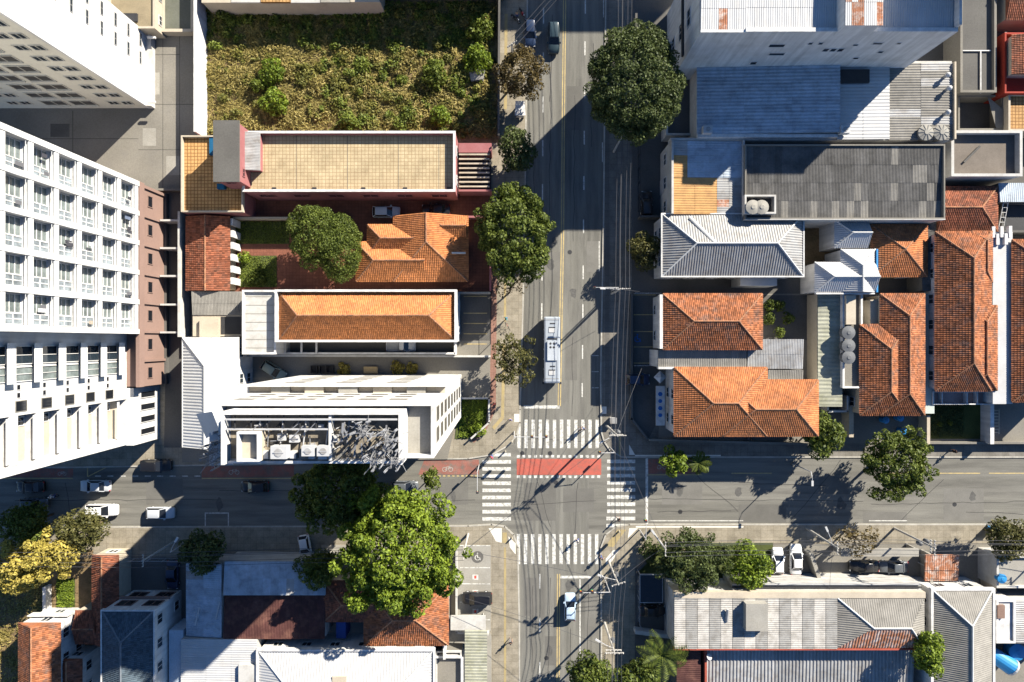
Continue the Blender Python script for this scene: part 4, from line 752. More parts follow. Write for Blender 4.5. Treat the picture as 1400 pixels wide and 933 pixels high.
# southern half of that face, set back
xr = xF - 2.5
MB().box(xF - D, xr, yb(74), yb(-9.2), 6.6, ZT - 1).build('wall', WHITE, b); MB().box(xF - D, xr - 1.3, yb(123), yb(73.9), 6.6, ZT - 1).build('back_wall', CREAM, b); MB().box(xF - D, xr, yb(132), yb(123), 0, ZT - 1).build('corner_wall', WHITE, b)
MB().box(xF - D, xr + 1.0, yb(133), yb(60), 0, 6.6).build('base_wall', WHITE, b)
for off in (70, 86, 102, 118): win(b, (xr + 1.0, yb(off), 3.2), 'E', .8, 3.6, WHITE, BLACKP, .12, 0)
for j in range(ns):
    z = z1 + sh*j
    win(b, (xr, yb(14), z + 1.9), 'E', 1.9, 2.5, WHITE, GLASS, .14, 1, 'balcony_door'); win(b, (xr, yb(33), z + 1.9), 'E', 1.5, 2.5, WHITE, GLASSG, .14, 1, 'balcony_door')
    MB().box(xr + .0, xr + .75, yb(42), yb(2), z + .0, z + .25).build('balcony_slab', WHITE, b); MB().box(xr + .69, xr + .75, yb(42), yb(2), z + .25, z + 1.2).build('balcony_rail', MATS['railing_white'], b)
    for d in (-.45, .45): win(b, (xr, yb(50) + d, z + 2.6), 'E', .55, .5, WHITE, BLACKP, .08, 0)
    win(b, (xr, yb(65), z + 2.2), 'E', 1.1, 1.5, CONC, BLACKP, .05, 0)
    MB().box(xr - 1.3, xr + .05, yb(123), yb(73.9), z + 2.7, z + sh).build('floor_band', WHITE, b); MB().box(xr - .06, xr, yb(121), yb(76), z + .001, z + .45).build('balcony_rail', MATS['railing_white'], b)
    win(b, (xr - 1.3, yb(82), z + 1.35), 'E', .9, 2.2, WHITE, GLASS, .08, 1)
MB().box(xF - D + .2, xF - .2, yb(-9.4), yb(-199.6), ZT, ZT + .6).build('roof', CONC, b)
# alley partitions beside it
for y_, n_ in ((306, 'northernmost'), (343, 'second'), (380, 'middle'), (418, 'fourth'), (455, 'southernmost')):
    lot_wall(f'low white wall dividing the shaded alley below the mauve base, {n_} of five', [(233, y_), (258, y_)], 2.6, WHITE2, .2, 'alley_wall')
lot_wall('long grey wall between shaded alley and brown roofed annex', [(259, 296), (259, 460)], 3.0, WHITE2, .25)
# low things north of it
r = rect(150, -60, 213, 40, 3); b = bldg('outbuilding', 'low beige outbuilding squeezed behind the beige tower at the top', 'building', r); flat_top(b, r, 3, M('roof_ochre', (.27, .22, .14), .9), CREAM, .3); wins(b, r, 1.6, 'E', 3)
MB().box(r[0] + 1.2, r[0] + 4.2, r[2] + 1.0, r[2] + 2.2, 3.0, 3.3).build('roof_hatch', DARK, b)
r = rect(220, -40, 266, 45, 1.2); b = bldg('walled_tank', 'walled grey rectangular reservoir beside the vacant lot, top left', 'reservoir', r); MB().ring(*r, .45, 0, 1.5).build('rim_wall', CREAM, b); MB().box(r[0] + .45, r[1] - .45, r[2] + .45, r[3] - .45, 0, .9).build('cover', M('mossy_cover', (.13, .135, .11), .8, .2, .4, .1, 5, tint=(.08, .085, .06), tamt=.5), b)
lot_wall('tall white wall along the left side of the overgrown lot', [(283, -60), (283, 190)], 3.6, WHITE, .3); lot_wall('concrete wall behind the yard of the white tower', [(190, 262), (262, 262)], 1.2, CONC, .25)
r = rect(276, -75, 520, 3, 4.0); b = bldg('row_house', 'pale tile edged roofs along the top edge above the vacant lot', 'building', r); wall_box(b, r, 4.0, CREAM)
for k in range(6): xa = r[0] + (r[1]-r[0])*k/6; MB().box(xa + .05, xa + (r[1]-r[0])/6 - .05, r[2] - .2, r[3], 4.0, 4.2 + .08*(k % 3)).build('roof_slab', (CREAM, WHITE2, TERR2, WHITE2, CONCL, CREAM)[k], b)
q = (g(522, 0)[0], g(690, 0)[0], g(0, 1)[1], g(0, -70)[1]); b = bldg('lot_neighbour', 'unseen house beyond the top edge that shades the vacant lot', 'house', q); flat_top(b, q, 6.3, CONCD, CONC, .3); wins(b, q, 3, 'S', 3.2); lot_wall('low front wall of the overgrown lot by the avenue sidewalk', [(683, 2), (682, 190)], 1.7, CONCD, .25)  # house out of view, put in and sized for its shadow on the lot
# --- pink house with terraces
r = rect(336, 183, 623, 264, 5); b = bldg('pink_building', 'pink building with large yellow tiled roof terrace', 'building', rect(250, 183, 623, 264, 5)); flat_top(b, r, 5, TERR, PINK, .95, .25, 0, WHITE)
wins(b, r, 3.4, 'S', 4.6, 2.2, 1.1, PINK, BLACKP); wins(b, (r[0], r[1], r[2], r[3]), 3.2, 'E', 3.5, 1.4, 1.2, WHITE)
for px in (375, 430, 497, 554, 614): x, y = g(px, 258, 5); MB().box(x - .3, x + .3, y - .12, y + .12, 5.0, 5.22).build('drain_box', DARK, b)
for px in (405, 475, 545, 600): x, y = g(px, 0, 5); MB().box(x - .03, x + .03, r[2] + .3, r[3] - .3, 5.0, 5.012).build('floor_joint', CONCD, b)
r2 = rect(250, 187, 334, 291, 4.2); MB().box(*r2, 0, 4.1).build('wing_wall', PINK, b); MB().box(r2[0] + .2, r2[1] - .2, r2[2] + .2, r2[3] - .2, 4.1, 4.2).build('wing_terrace', TERR2, b); MB().ring(*r2, .2, 4.1, 4.75).build('wing_parapet', CREAM, b)
r3 = rect(295, 168, 326, 247, 9); wb = MB().box(*r3, 4.2, 9).build('tank_room', PINK, b); MB().box(r3[0] - .25, r3[1] + .2, r3[2] - .25, r3[3] + .25, 9, 9.25).build('tank_room_roof', CONCD, b); win(b, ((r3[0]+r3[1])/2, r3[2], 7.6), 'S', 1.3, .5, PINK, BLACKP); win(b, (r3[1], r3[2] + 1.5, 7.4), 'E', 1.0, .6, PINK, BLACKP)
r4 = rect(331, 181, 355, 233, 6.6); MB().box(r4[0] + .1, r4[1] - .2, r4[2] + .2, r4[3] - .1, 5.0, 6.4).build('lean_to_wall', PINK, b); sheets(b, r4, 7.0, 6.5, 'x', 1.0, 3.0, .2, .03, GALV)
BP = M('blue_panel_paint', (.008, .09, .19), .8, .1); MB().box(*rect(286, 188, 296, 212, 4.6), 4.2, 4.6).build('blue_panel', BP, b); MB().box(*rect(296, 251, 306, 258, 5), 4.2, 4.9).build('blue_panel', BP, b)
r5 = rect(627, 196, 672, 262, 3); MB().box(r5[0], r5[1], r5[3] - 1.4, r5[3], 0, 3.05).build('gate_wall', PINK, b); MB().box(r5[0], r5[1], r5[2], r5[2] + .3, 0, 3.0).build('gate_wall', PINK, b)
for k in range(8): y = r5[2] + .75 + k*(r5[3] - r5[2] - 2.4)/7; MB().box(r5[0] + .05, r5[1] - .3, y - .11, y + .11, 2.75, 3.0).build('pergola_slat', M('pergola_pale', (.42, .36, .28), .8), b)
for px in (640, 664): x = g(px, 0, 2.7)[0]; MB().box(x - .1, x + .1, r5[2] + .3, r5[3] - 1.4, 2.5, 2.74).build('pergola_beam', DARK, b)
MB().box(r5[0] + .1, r5[1] - .1, r5[2] + .32, r5[3] - 1.42, 0, .3).build('entrance_floor', DARK, b)
# --- annex, garden house
r = rect(258, 299, 311, 395, 3); b = house('annex_house', 'long brown tiled annex between alley and garden', r, 3.0, .9, TILE_B, CREAM, 'y', (0, 0), '', CAP_O); x1_ = r[1]
for k in range(6): yy = r[2] + 1.2 + k*1.75; MB().box(x1_ + .4, x1_ + .75, yy - .5, yy + .5, 0, 2.9).build('veranda_pillar', WHITE, b)
r = rect(541, 298, 637, 382, 3.4); b = bldg('garden_house', 'orange tiled house with stepped hip roofs beside two trees', 'house', r); wall_box(b, r, 3.4, CREAM, .2); hip(b, r, 3.4, 2.3, 'tile', TILE_O, CAP_O, 'y', (1, 0), .3, None, 0.4)
r2 = rect(490, 334, 580, 382, 3.2); wall_box(b, r2, 3.2, CREAM, .2); hip(b, r2, 3.2, 1.7, 'tile', TILE_O, CAP_O, 'x', (1, 0), .3)
r3 = rect(505, 310, 574, 346, 3.3); wall_box(b, r3, 3.3, CREAM, .2); hip(b, r3, 3.3, 1.5, 'tile', TILE_O, CAP_O, 'x', (1, 0), .25)
r4 = rect(592, 298, 636, 322, 4.1); wall_box(b, r4, 4.1, CREAM, .2, 3.0); hip(b, r4, 4.1, .9, 'tile', TILE_O, CAP_O, 'x', (1, 0), .2)
wins(b, r, 1.7, 'E', 3); x, y = g(627, 346, 4.9); MB().box(x - 1.0, x + 1.0, y - .12, y + .12, 4.55, 4.95).build('roof_window', GALVW, b)
# --- long orange hip roof building
r = rect(379, 397.5, 624, 467, 6.2); b = bldg('clinic_building', 'white building with long bright orange hipped tile roof and white gutters', 'building', rect(333, 397, 624, 484, 6)); x0, x1, y0, y1 = r
wall_box(b, r, 6.0, WHITE); MB().ring(x0 - .1, x1 + .1, y0 - .1, y1 + .1, .32, 5.6, 6.9).build('parapet', WHITE, b); hip(b, (x0 + .45, x1 - .45, y0 + .45, y1 - .45), 6.15, 2.3, 'tile', TILE_O, CAP_O, 'x', (1, 1), .1); wins(b, r, 4.2, 'S', 4, 1.8, 1.2); wins(b, r, 1.6, 'E', 2.6, 1.4, 1.2)
r2 = rect(333, 397.5, 378, 484, 5.6); flat_top(b, r2, 5.6, WHITE2, WHITE, .3, .2)
for k in range(7): y = r2[2] + (k + .7)*(r2[3] - r2[2])/7.4; MB().box(r2[0] + .25, r2[1] - .25, y - .04, y + .04, 5.6, 5.63).build('roof_seam', CONCL, b)
r = rect(263, 399, 331, 460, 3); b = bldg('storage_shed', 'beige shed with pale corrugated roof left of the long orange roof', 'shed', r); wall_box(b, (r[0], r[1], r[2], r[3]), 2.9, CREAM); sheets(b, (r[0], r[1], r[2] + 3.2, r[3]), 3.0, 3.3, 'y', 1.0, 2.2, .2, .03, FIBREL)
x, y = g(286, 448, 3); MB().box(x - 1.2, x + 1.6, y - 1.4, y + 1.3, 2.9, 3.5).build('roof_box', CREAM, b); MB().box(x + 1.7, r[1] - .2, r[2] + .3, r[2] + 2.9, 2.9, 2.95).build('roof_opening', DARK, b)
# carport strip below the orange roof
lot_wall('white wall closing the carport strip below the long orange roof', [(380, 483), (623, 483)], 2.4, WHITE, .22); lot_wall('short white wall at the street end of the carport strip', [(624, 468), (624, 484)], 2.4, WHITE, .2)
for k, px in enumerate((398, 420, 440)): 
    x, y = g(px, 475); a = thing('carport_beam', f'white beam across the carport strip, {("leftmost", "middle", "rightmost")[k]} of three', 'beam', (x, y, 0)); MB().box(x - .12, x + .12, y - 1.0, y + .9, 2.45, 2.7).build('bar', WHITE, a); MB().box(x - .1, x + .1, y - .9, y - .7, 0, 2.45).build('post', WHITE, a)
fence('dark metal fence of the small car park right of the orange roof', [(671, 404), (671, 470)], 1.7); lot_wall('pale wall along the top of the small car park', [(628, 402), (670, 402)], 2.0, CONCL)
lot_wall('red garden gate wall by the big street tree', [(640, 300), (671, 300), (671, 398)], 1.9, PINK); lot_wall('white wall between driveway and garden under the trees', [(326, 301), (480, 301)], 1.6, CREAM)
# --- white hip roof, corner building and tower with antennas
r = rect(252, 464, 324, 609, 5.6); b = house('pavilion', 'low white building with pale grey hipped metal roof beside the antenna tower', r, 5.6, 1.8, M('pavilion_sheet', (.56, .56, .55), .6, .08, .4, .05, 5, tint=(.4, .38, .35), tamt=.3), WHITE, 'y', (0, 1), '', CAP_W, ('corr', .45, .04), .25)
MB().ring(r[0] - .3, r[1] + .3, r[2] - .3, r[3] + .3, .14, 5.3, 5.7).build('gutter', WHITE, b); wins(b, r, 1.7, 'E', 3.2); wins(b, r, 4.2, 'E', 3.2)
lot_wall('white wall between carport strip and paved yard', [(330, 486), (670, 487)], 1.8, WHITE2); lot_wall('low white wall around the small lawn by the corner', [(632, 544), (669, 544), (669, 577), (645, 598)], 1.0, WHITE2, .2)
X0, X1, Y0, Y1 = rect(420, 512, 631, 570); b = thing('office_tower', 'white multi storey tower with stepped north face and roof equipment', 'building', ((X0+X1)/2, (Y0+Y1)/2, 0)); Y2 = yb(54.5)
MB().box(X0, X1, Y2, Y1, 0, 21.5).build('lower_wall', WHITE, b); MB().box(X0 + .2, X1 - .2, Y2, Y1 - .2, 21.5, 21.55).build('terrace', CREAM, b)
MB().box(X0 + .0, X1, Y1 - .25, Y1 + .02, 21.5, 22.5).build('terrace_parapet', WHITE, b); MB().box(X0 + 2.3, X1, Y0, Y2 - .02, 0, 32.6).build('upper_wall', WHITE, b)
MB().box(X0, X0 + 2.28, Y0, Y2 - .02, 0, 27).build('stair_wall', WHITE, b); MB().box(X0 + 2.6, X1 - .3, Y0 + .3, Y2 - .3, 32.6, 32.65).build('roof', CONCL, b); MB().ring(X0 + 2.3, X1, Y0, Y2 - .02, .3, 32.6, 33.6).build('parapet', WHITE, b)
for j in range(8):
    for off in (67, 86): win(b, (X1, yb(off), 4.2 + 3.75*j), 'E', 1.45, 2.3, CONCL, GW, .04, 0)
for j in range(3):
    for k in range(6): win(b, (X0 + 3.5 + 3.2*k, Y2 - .02, 24.2 + 2.9*j), 'N', 1.8, 1.2, CONCL, GW, .05, 0)
for j in range(7):
    for k in range(3): win(b, (X0 + 5 + 6.2*k, Y1, 2.2 + 2.9*j), 'N', 2.4, 1.1, CONCL, GW, .05, 0)
for k in range(5): x = X0 + 3 + 4*k; MB().box(x, x + 2.2, Y1 - 1.1, Y1 - .25, 21.55, 22.0 + .12*(k % 3)).build('terrace_planter', CREAM if k % 2 else CONCL, b)
# penthouse: open-topped machine deck
p = rect(302, 563, 549, 636, 36.2); PX0, PX1, PY0, PY1 = p; PZ = 34.9
MB().box(PX0, PX1, PY0 + .0, PY1 - .31, 32.66, PZ - .01).build('machine_deck_base', WHITE, b); MB().box(PX0, PX1, PY1 - .3, PY1, 32.66, 36.2).build('machine_deck_wall', WHITE, b); MB().box(PX1 - .3, PX1, PY0, PY1 - .301, PZ, 36.2).build('machine_deck_wall', WHITE, b); MB().box(PX0, PX0 + .3, PY0, PY1 - .301, PZ, 36.2).build('machine_deck_wall', WHITE, b); MB().box(PX0 + .301, PX1 - .301, PY0, PY0 + .25, PZ, 35.5).build('machine_deck_wall', WHITE, b); MB().box(PX0 + .38, PX1 - .38, PY0 + .38, PY1 - .38, PZ, PZ + .06).build('machine_deck_floor', M('deck_tan', (.27, .23, .17), .9, .2, .6, .15, 6, tint=(.1, .09, .08), tamt=.6), b)
xm = PX0 + (PX1 - PX0)*.60; MB().box(xm - .12, xm + .12, PY0 + .38, PY1 - .38, PZ + .06, 36.0).build('cross_wall', WHITE, b)
xs = g(354, 0, 36.2)[0]; MB().box(xs - 1.9, xs + .2, PY0 + .4, PY0 + 3.2, PZ + .06, 36.0).build('lift_room', CREAM, b); MB().ring(xs - 1.9, xs + .2, PY0 + .4, PY0 + 3.2, .2, 36.0, 36.7).build('lift_room_parapet', WHITE, b)
for k in range(6): x = PX0 + 1.2 + k*1.55; MB().beam((x, PY1 - .4, 35.9), (x, PY0 + 3.4, 35.9), .09, .14).build('steel_beam', DARK, b)
MB().beam((PX0 + .4, PY0 + 3.35, 35.9), (xm - .2, PY0 + 3.35, 35.9), .14, .22).build('steel_beam', STEEL, b); MB().beam((PX0 + .4, PY1 - .75, 36.1), (PX1 - .4, PY1 - .75, 36.1), .16, .2).build('steel_beam', STEEL, b)
for k, (px, py, s) in enumerate(((381, 619, 1.5), (421, 617, 1.2), (442, 617, 1.2), (402, 600, .9), (385, 598, .8), (455, 600, .8))): acunit(px, py, PZ + .06 + (.5 if py > 610 else 0), ('large white cooling unit nearest the lift room on the tower roof', 'white cooling unit left of the pair on the tower roof', 'white cooling unit right of the pair on the tower roof', 'small cooling unit in the middle of the machine deck', 'small cooling unit near the lift room wall', 'small cooling unit by the cross wall on the tower roof')[k], s)
for k in range(9):
    x = PX0 + 2.5 + k*.95; MB().box(x, x + .55 + .3*(k % 2), PY0 + .5, PY0 + 1.0 + .2*(k % 3), PZ + .06, PZ + .7 + .15*(k % 4)).build('duct_box', (STEEL, GALVW, CONC)[k % 3], b)
for k in range(4): MB().tube((PX0 + 3 + 2.2*k, PY0 + .6, PZ + .5), (PX0 + 3.4 + 2.2*k, PY1 - 1.0, PZ + .5), .07, .07, 6).build('pipe', STEEL, b)
PANELM = M('antenna_panel', (.21, .215, .23), .5, .05)
MSTEEL = M('mast_steel', (.20, .20, .205), .5, .15, 1, .08, 5)
def mast(px, py, z, h, label, npan=5, tilt=(0, 0), seed=0):
    x, y = g(px, py, z + h*.5); t = thing('antenna_mast', label, 'antenna', (x, y, z)); rg = random.Random(seed); top = Vector((x + tilt[0], y + tilt[1], z + h)); q = .42
    cs = [(q, 0), (-q*.5, q*.87), (-q*.5, -q*.87)]
    for c in cs: MB().tube((x + c[0], y + c[1], z), (top.x + c[0], top.y + c[1], top.z), .055, .045, 6).build('leg', MSTEEL, t)
    n = int(h / .8); a = MB()
    for i in range(n):
        f0, f1 = i/n, (i+1)/n
        for k in range(3):
            c0, c1 = cs[k], cs[(k+1) % 3]; a.tube((x + c0[0] + tilt[0]*f0, y + c0[1] + tilt[1]*f0, z + h*f0), (x + c1[0] + tilt[0]*f1, y + c1[1] + tilt[1]*f1, z + h*f1), .025, .025, 4)
    a.build('lattice', MSTEEL, t, kind='stuff')
    for k in range(npan):
        an = 2*math.pi*k/npan + rg.uniform(-.2, .2); f = rg.uniform(.55, .98); c = Vector((x + tilt[0]*f + math.cos(an)*.85, y + tilt[1]*f + math.sin(an)*.85, z + h*f)); d = Vector((math.cos(an), math.sin(an), 0)); e = Vector((-d.y, d.x, 0))
        pn_ = MB().beam(c - Vector((0, 0, .8)) , c + Vector((0, 0, .8)) + d*.1, .22, .12).build('panel_antenna', PANELM, t); MB().tube(c - d*.5, c, .03).build('bracket', STEEL, pn_)
        for zz in (-.5, .5): MB().tube((x + tilt[0]*f, y + tilt[1]*f, c.z + zz), c + Vector((0, 0, zz)), .025).build('arm', MSTEEL, t)
    for k in range(4): an = rg.uniform(0, 6.28); c = top - Vector((0, 0, .4 + k*.9)); d = Vector((math.cos(an), math.sin(an), rg.uniform(-.4, .2))); MB().tube(c - d*.6, c + d*1.5, .04, .03, 5).build('boom', MSTEEL, t)
    return t
mast(500, 585, PZ, 3.4, 'white lattice antenna mast at the upper left of the right antenna cluster', 6, (0, -.3), 1); mast(530, 592, PZ, 4.0, 'white lattice antenna mast at the right end of the tower roof', 7, (.3, -.5), 2)
mast(512, 615, PZ, 4.4, 'tallest white antenna mast near the tower roof front edge', 7, (.3, -.9), 3); mast(536, 622, PZ, 3.2, 'short white antenna mast in the front right roof corner', 5, (.4, -.6), 4)
mast(305, 610, 30.6, 3.8, 'white antenna mast with many panels at the left end of the tower', 5, (-.3, -.2), 5); mast(314, 596, 30.6, 3.4, 'white antenna mast behind the left roof end of the tower', 5, (-.1, -.1), 6); mast(296, 626, 30.6, 3.2, 'white antenna mast at the pavilion side corner of the tower', 4, (-.2, -.2), 8)
fr = thing('antenna_truss', 'tangle of grey steel truss bars spread over the tower roof deck', 'frame', (*g(512, 605, PZ), PZ)); rg = random.Random(21); fx0, fx1, fy0, fy1 = xm + .4, PX1 - .5, PY0 + .4, PY1 - .6
for k in range(46):
    x, y = rg.uniform(fx0, fx1), rg.uniform(fy0, fy1); an = rg.choice((.75, .8, .7, 2.3, 0, 1.57)) + rg.uniform(-.15, .15); l_ = rg.uniform(.7, 1.9); z = PZ + rg.uniform(.15, 1.9); d = Vector((math.cos(an), math.sin(an), rg.uniform(-.25, .25)))*l_*.5; c = Vector((min(max(x, fx0 + 1), fx1 - .9), min(max(y, fy0 + .8), fy1 - .8), z))
    MB().beam(c - d, c + d, rg.uniform(.06, .2), .09).build('truss_bar', (PANELM, MSTEEL, CONC, DARK)[k % 4], fr)
for k in range(26):
    c = Vector((rg.uniform(PX0 + 1.2, xm - 1.2), rg.uniform(PY0 + 1.0, PY1 - 1.2), PZ + rg.uniform(.3, 1.2))); an = rg.choice((.75, .8, 0, 1.57)) + rg.uniform(-.1, .1); d = Vector((math.cos(an), math.sin(an), 0))*rg.uniform(.4, .9)
    MB().beam(c - d, c + d, .07, .07).build('truss_bar', (MSTEEL, DARK, PANELM)[k % 3], fr)
for k in range(10): x = rg.uniform(fx0 + .2, fx1 - .2); y = rg.uniform(fy0 + .2, fy1 - .2); MB().tube((x, y, PZ + .05), (x, y, PZ + rg.uniform(1.2, 2.2)), .05).build('stanchion', STEEL, fr)
for k in range(14): x, y = rg.uniform(PX0 + 1, xm - 1), rg.uniform(PY0 + .8, PY1 - 1.2); MB().box(x, x + rg.uniform(.2, .7), y, y + rg.uniform(.2, .5), PZ + .06, PZ + rg.uniform(.2, .6)).build('roof_clutter', (CONCL, STEEL, DARK, CONCD)[k % 4], b)
a = thing('equipment_platform', 'grey steel platform carrying the left antennas of the tower', 'platform', (*g(300, 610, 30.5), 27)); q = rect(286, 592, 318, 636, 30.6); MB().box(q[0], q[1], q[2], q[3], 30.4, 30.6).build('deck', STEEL, a)
for k in range(4): x, y = (q[0] + .3, q[2] + .3) if k == 0 else (q[1] - .3, q[2] + .3) if k == 1 else (q[1] - .3, q[3] - .3) if k == 2 else (q[0] + .3, q[3] - .3); MB().tube((x, y, 26.9), (x, y, 30.4), .16, .13, 6).build('column', STEEL, a)
pv = thing('solar_panel', 'tilted white panel beside the left antennas above the pavilion', 'panel', (*g(281, 582, 30), 30)); MB().poly([P3(268, 566, 30), P3(282, 600, 30), P3(300, 588, 31.5), P3(290, 563, 31.5)]).poly([P3(290, 563, 31.4), P3(300, 588, 31.4), P3(282, 600, 29.9), P3(268, 566, 29.9)]).build('sheet', GALVW, pv)
# --- south-west block
def slab_house(*a, **k): return house(*a, **k)
r = rect(128, 760, 161, 880, 3.4); b = house('row_house', 'long narrow brown tiled roof beside the dark slate coloured house', r, 3.4, .9, TILE_B, CREAM, 'y', (0, 0), 'N', CAP_O, 'tile', .15); r2 = rect(104, 836, 132, 879, 3.4); wall_box(b, r2, 3.4, CREAM); hip(b, r2, 3.4, .7, 'tile', TILE_B, CAP_O, 'x', (0, 0), .12)
r = rect(28, 853, 81, 990, 5.6); b = house('corner_house', 'white house with orange gable roof at the bottom left corner', r, 5.6, 1.6, TILE_R, WHITE, 'y', (0, 0), 'NE', CAP_O, 'tile', .2); r2 = rect(81, 902, 111, 990, 4.4); wall_box(b, r2, 4.4, WHITE); hip(b, r2, 4.4, .8, 'tile', TILE_B, CAP_O, 'y', (0, 0), .15); wins(b, r2, 2.8, 'NE', 3)
q = rect(44, 838, 99, 852, 3); MB().box(q[0], q[1], q[2], q[3], 2.8, 3.0).build('balcony', WHITE2, b); MB().box(q[0], q[1], q[3] - .15, q[3], 3.0, 4.0).build('balcony_wall', WHITE, b)
r = rect(140, 835, 211, 1000, 7.4); b = house('slate_roof_house', 'white two storey house with dark blue grey hipped roof at the bottom left', r, 7.4, 1.7, M('slate_dark', (.07, .095, .115), .8, .2, .5, .1, 6, island=.25), WHITE, 'y', (0, 1), 'E', M('slate_cap', (.14, .16, .18), .8), 'tile', .05)
MB().ring(r[0] - .15, r[1] + .15, r[2] - .15, r[3] + .15, .2, 7.0, 7.6).build('gutter', WHITE, b)
for k in range(2):
    for j in range(2): win(b, (r[0] + 1.9 + 3.9*k, r[3], 2.0 + 3.0*j), 'N', 2.2, 1.7, MAUVE, BLACKP, .12, 1)
MB().box(r[0], r[1], r[3] + .002, r[3] + .35, 3.3, 3.6).build('string_course', MAUVE, b)
r = rect(255, 770, 305, 870, 4); b = bldg('workshop', 'blue grey metal roofed workshop under the dark tree', 'building', r); wall_box(b, r, 3.9, WHITE2); sheets(b, r, 4.0, 4.5, 'x', 1.2, 2.6, .3, .03, GALVB, [(GALV, .06)], 3)
for px, py in ((270, 843), (298, 835)): x, y = g(px, py, 4.5); MB().beam((x - .3, y - 1.3, 4.6), (x + .3, y + 1.3, 4.65), .14, .1).build('roof_bar', GALVW, b)
r = rect(307, 768, 446, 812, 4.4); b = bldg('warehouse', 'long grey metal roofed shed above the maroon roof', 'building', r); wall_box(b, r, 4.2, WHITE2); sheets(b, r, 4.8, 4.4, 'y', 1.1, 2.7, .25, .03, GALVB, [(GALV, .05)], 4)
r = rect(307, 813, 445, 871, 4.0); b = bldg('warehouse', 'long shed with dark maroon metal roof', 'building', r); wall_box(b, r, 3.8, WHITE2); sheets(b, r, 4.5, 4.0, 'y', 1.1, 2.9, .25, .03, MAROON, [(TILE_R, .0)], 5)
r = rect(248, 874, 352, 1000, 4.6); b = bldg('warehouse', 'wide white flat roofed hall at the bottom left centre', 'building', r); wall_box(b, r, 4.5, WHITE2); sheets(b, r, 4.6, 4.8, 'x', 1.3, 3.2, .3, .03, GALVW, [], 6); MB().box(*rect(326, 910, 352, 1000, 5.4), 4.7, 5.4).build('roof_box', WHITE2, b)
MB().box(*rect(231, 862, 250, 1000, 4.2), 0, 4.2).build('side_annex', M('pale_blue_paint', (.40, .48, .56), .8, .1), b)
r = rect(354, 890, 592, 1010, 5.4); b = bldg('white_roof_hall', 'hall with bright white hipped metal roof at the bottom centre', 'building', r); wall_box(b, r, 5.4, WHITE); hip(b, r, 5.4, 1.8, ('corr', .4, .035), GALVW, CAP_W, 'x', (1, 1), .05); MB().ring(r[0] - .3, r[1] + .3, r[2] - .3, r[3] + .3, .26, 5.0, 5.7).build('gutter', WHITE, b); wins(b, r, 3.5, 'N', 4)
x, y = g(464, 931, 6.5); MB().box(x - 1.0, x + 1.0, y - .8, y + .6, 5.6, 6.6).build('skylight', CREAM, b)
r = rect(500, 800, 611, 880, 4.2); b = bldg('corner_house', 'rust orange tiled house half hidden under the big bright tree', 'house', r); wall_box(b, r, 4.2, CREAM); hip(b, r, 4.2, 2.0, 'tile', TILE_R, CAP_O, 'x', (1, 1), .2); r2 = rect(445, 796, 512, 848, 4.0); wall_box(b, r2, 4.0, CREAM); hip(b, r2, 4.0, 1.4, 'tile', TILE_B, CAP_O, 'x', (1, 0), .2); wins(b, r, 2.2, 'NE', 3)
x, y = g(466, 862, 3); MB().box(x - .7, x + .7, y - 1.2, y + 1.2, 0, 3).build('side_box', M('tarp_blue', (.03, .07, .25), .7), b)
lot_wall('tall white wall on the right of the rust tiled house', [(611, 796), (611, 884)], 3.6, WHITE, .3); lot_wall('white wall between tiled house and white roofed hall', [(480, 884), (632, 885)], 3.0, WHITE, .25); lot_wall('white divider right of the white roofed hall', [(634, 888), (634, 1000)], 3.0, WHITE, .3)
r = rect(596, 890, 631, 1000, 2.6); b = bldg('patio_slab', 'stained grey patio slab right of the white roofed hall', 'patio', r); MB().box(*r, 0, 2.4).build('slab', CONC, b); MB().ring(r[0], r[1], r[2], r[3], .2, 2.4, 2.8).build('edge', WHITE2, b)
r = rect(636, 862, 666, 1000, 2.8); b = bldg('carport', 'ribbed grey green carport roof beside the left sidewalk at the bottom', 'carport', r); sheets(b, r, 2.8, 2.9, 'x', .9, 3.4, .45, .05, FIBREM)
for px in (640, 662):
    for py in (868, 930): x, y = g(px, py, 2.6); MB().tube((x, y, 0), (x, y, 2.7), .07).build('post', STEEL, b)
lot_wall('white front wall of the lower left car park', [(625, 745), (625, 860), (668, 862)], 1.3, WHITE2, .2); lot_wall('low wall with gate posts along the lower left street front', [(260, 762), (440, 764)], 1.6, CONCL, .2)
lot_wall('pale wall left of the small dark yard at the bottom left', [(165, 766), (165, 812)], 2.2, WHITE2, .3); lot_wall('white garden wall beside the yellow tree', [(70, 800), (70, 832), (112, 832)], 1.4, WHITE, .4)
fence('grey railing at the front of the shaded yard with the blue car', [(165, 763), (250, 763)], 1.6, .3, STEEL)
r = rect(616, 842, 664, 862, 2.4); b = bldg('guard_shelter', 'small white flat shelter at the foot of the car park', 'shelter', r); MB().box(*r, 2.2, 2.4).build('roof', WHITE2, b)
for px, py in ((620, 846), (660, 846), (620, 859), (660, 859)): x, y = g(px, py, 2); MB().tube((x, y, 0), (x, y, 2.2), .07).build('post', WHITE2, b)
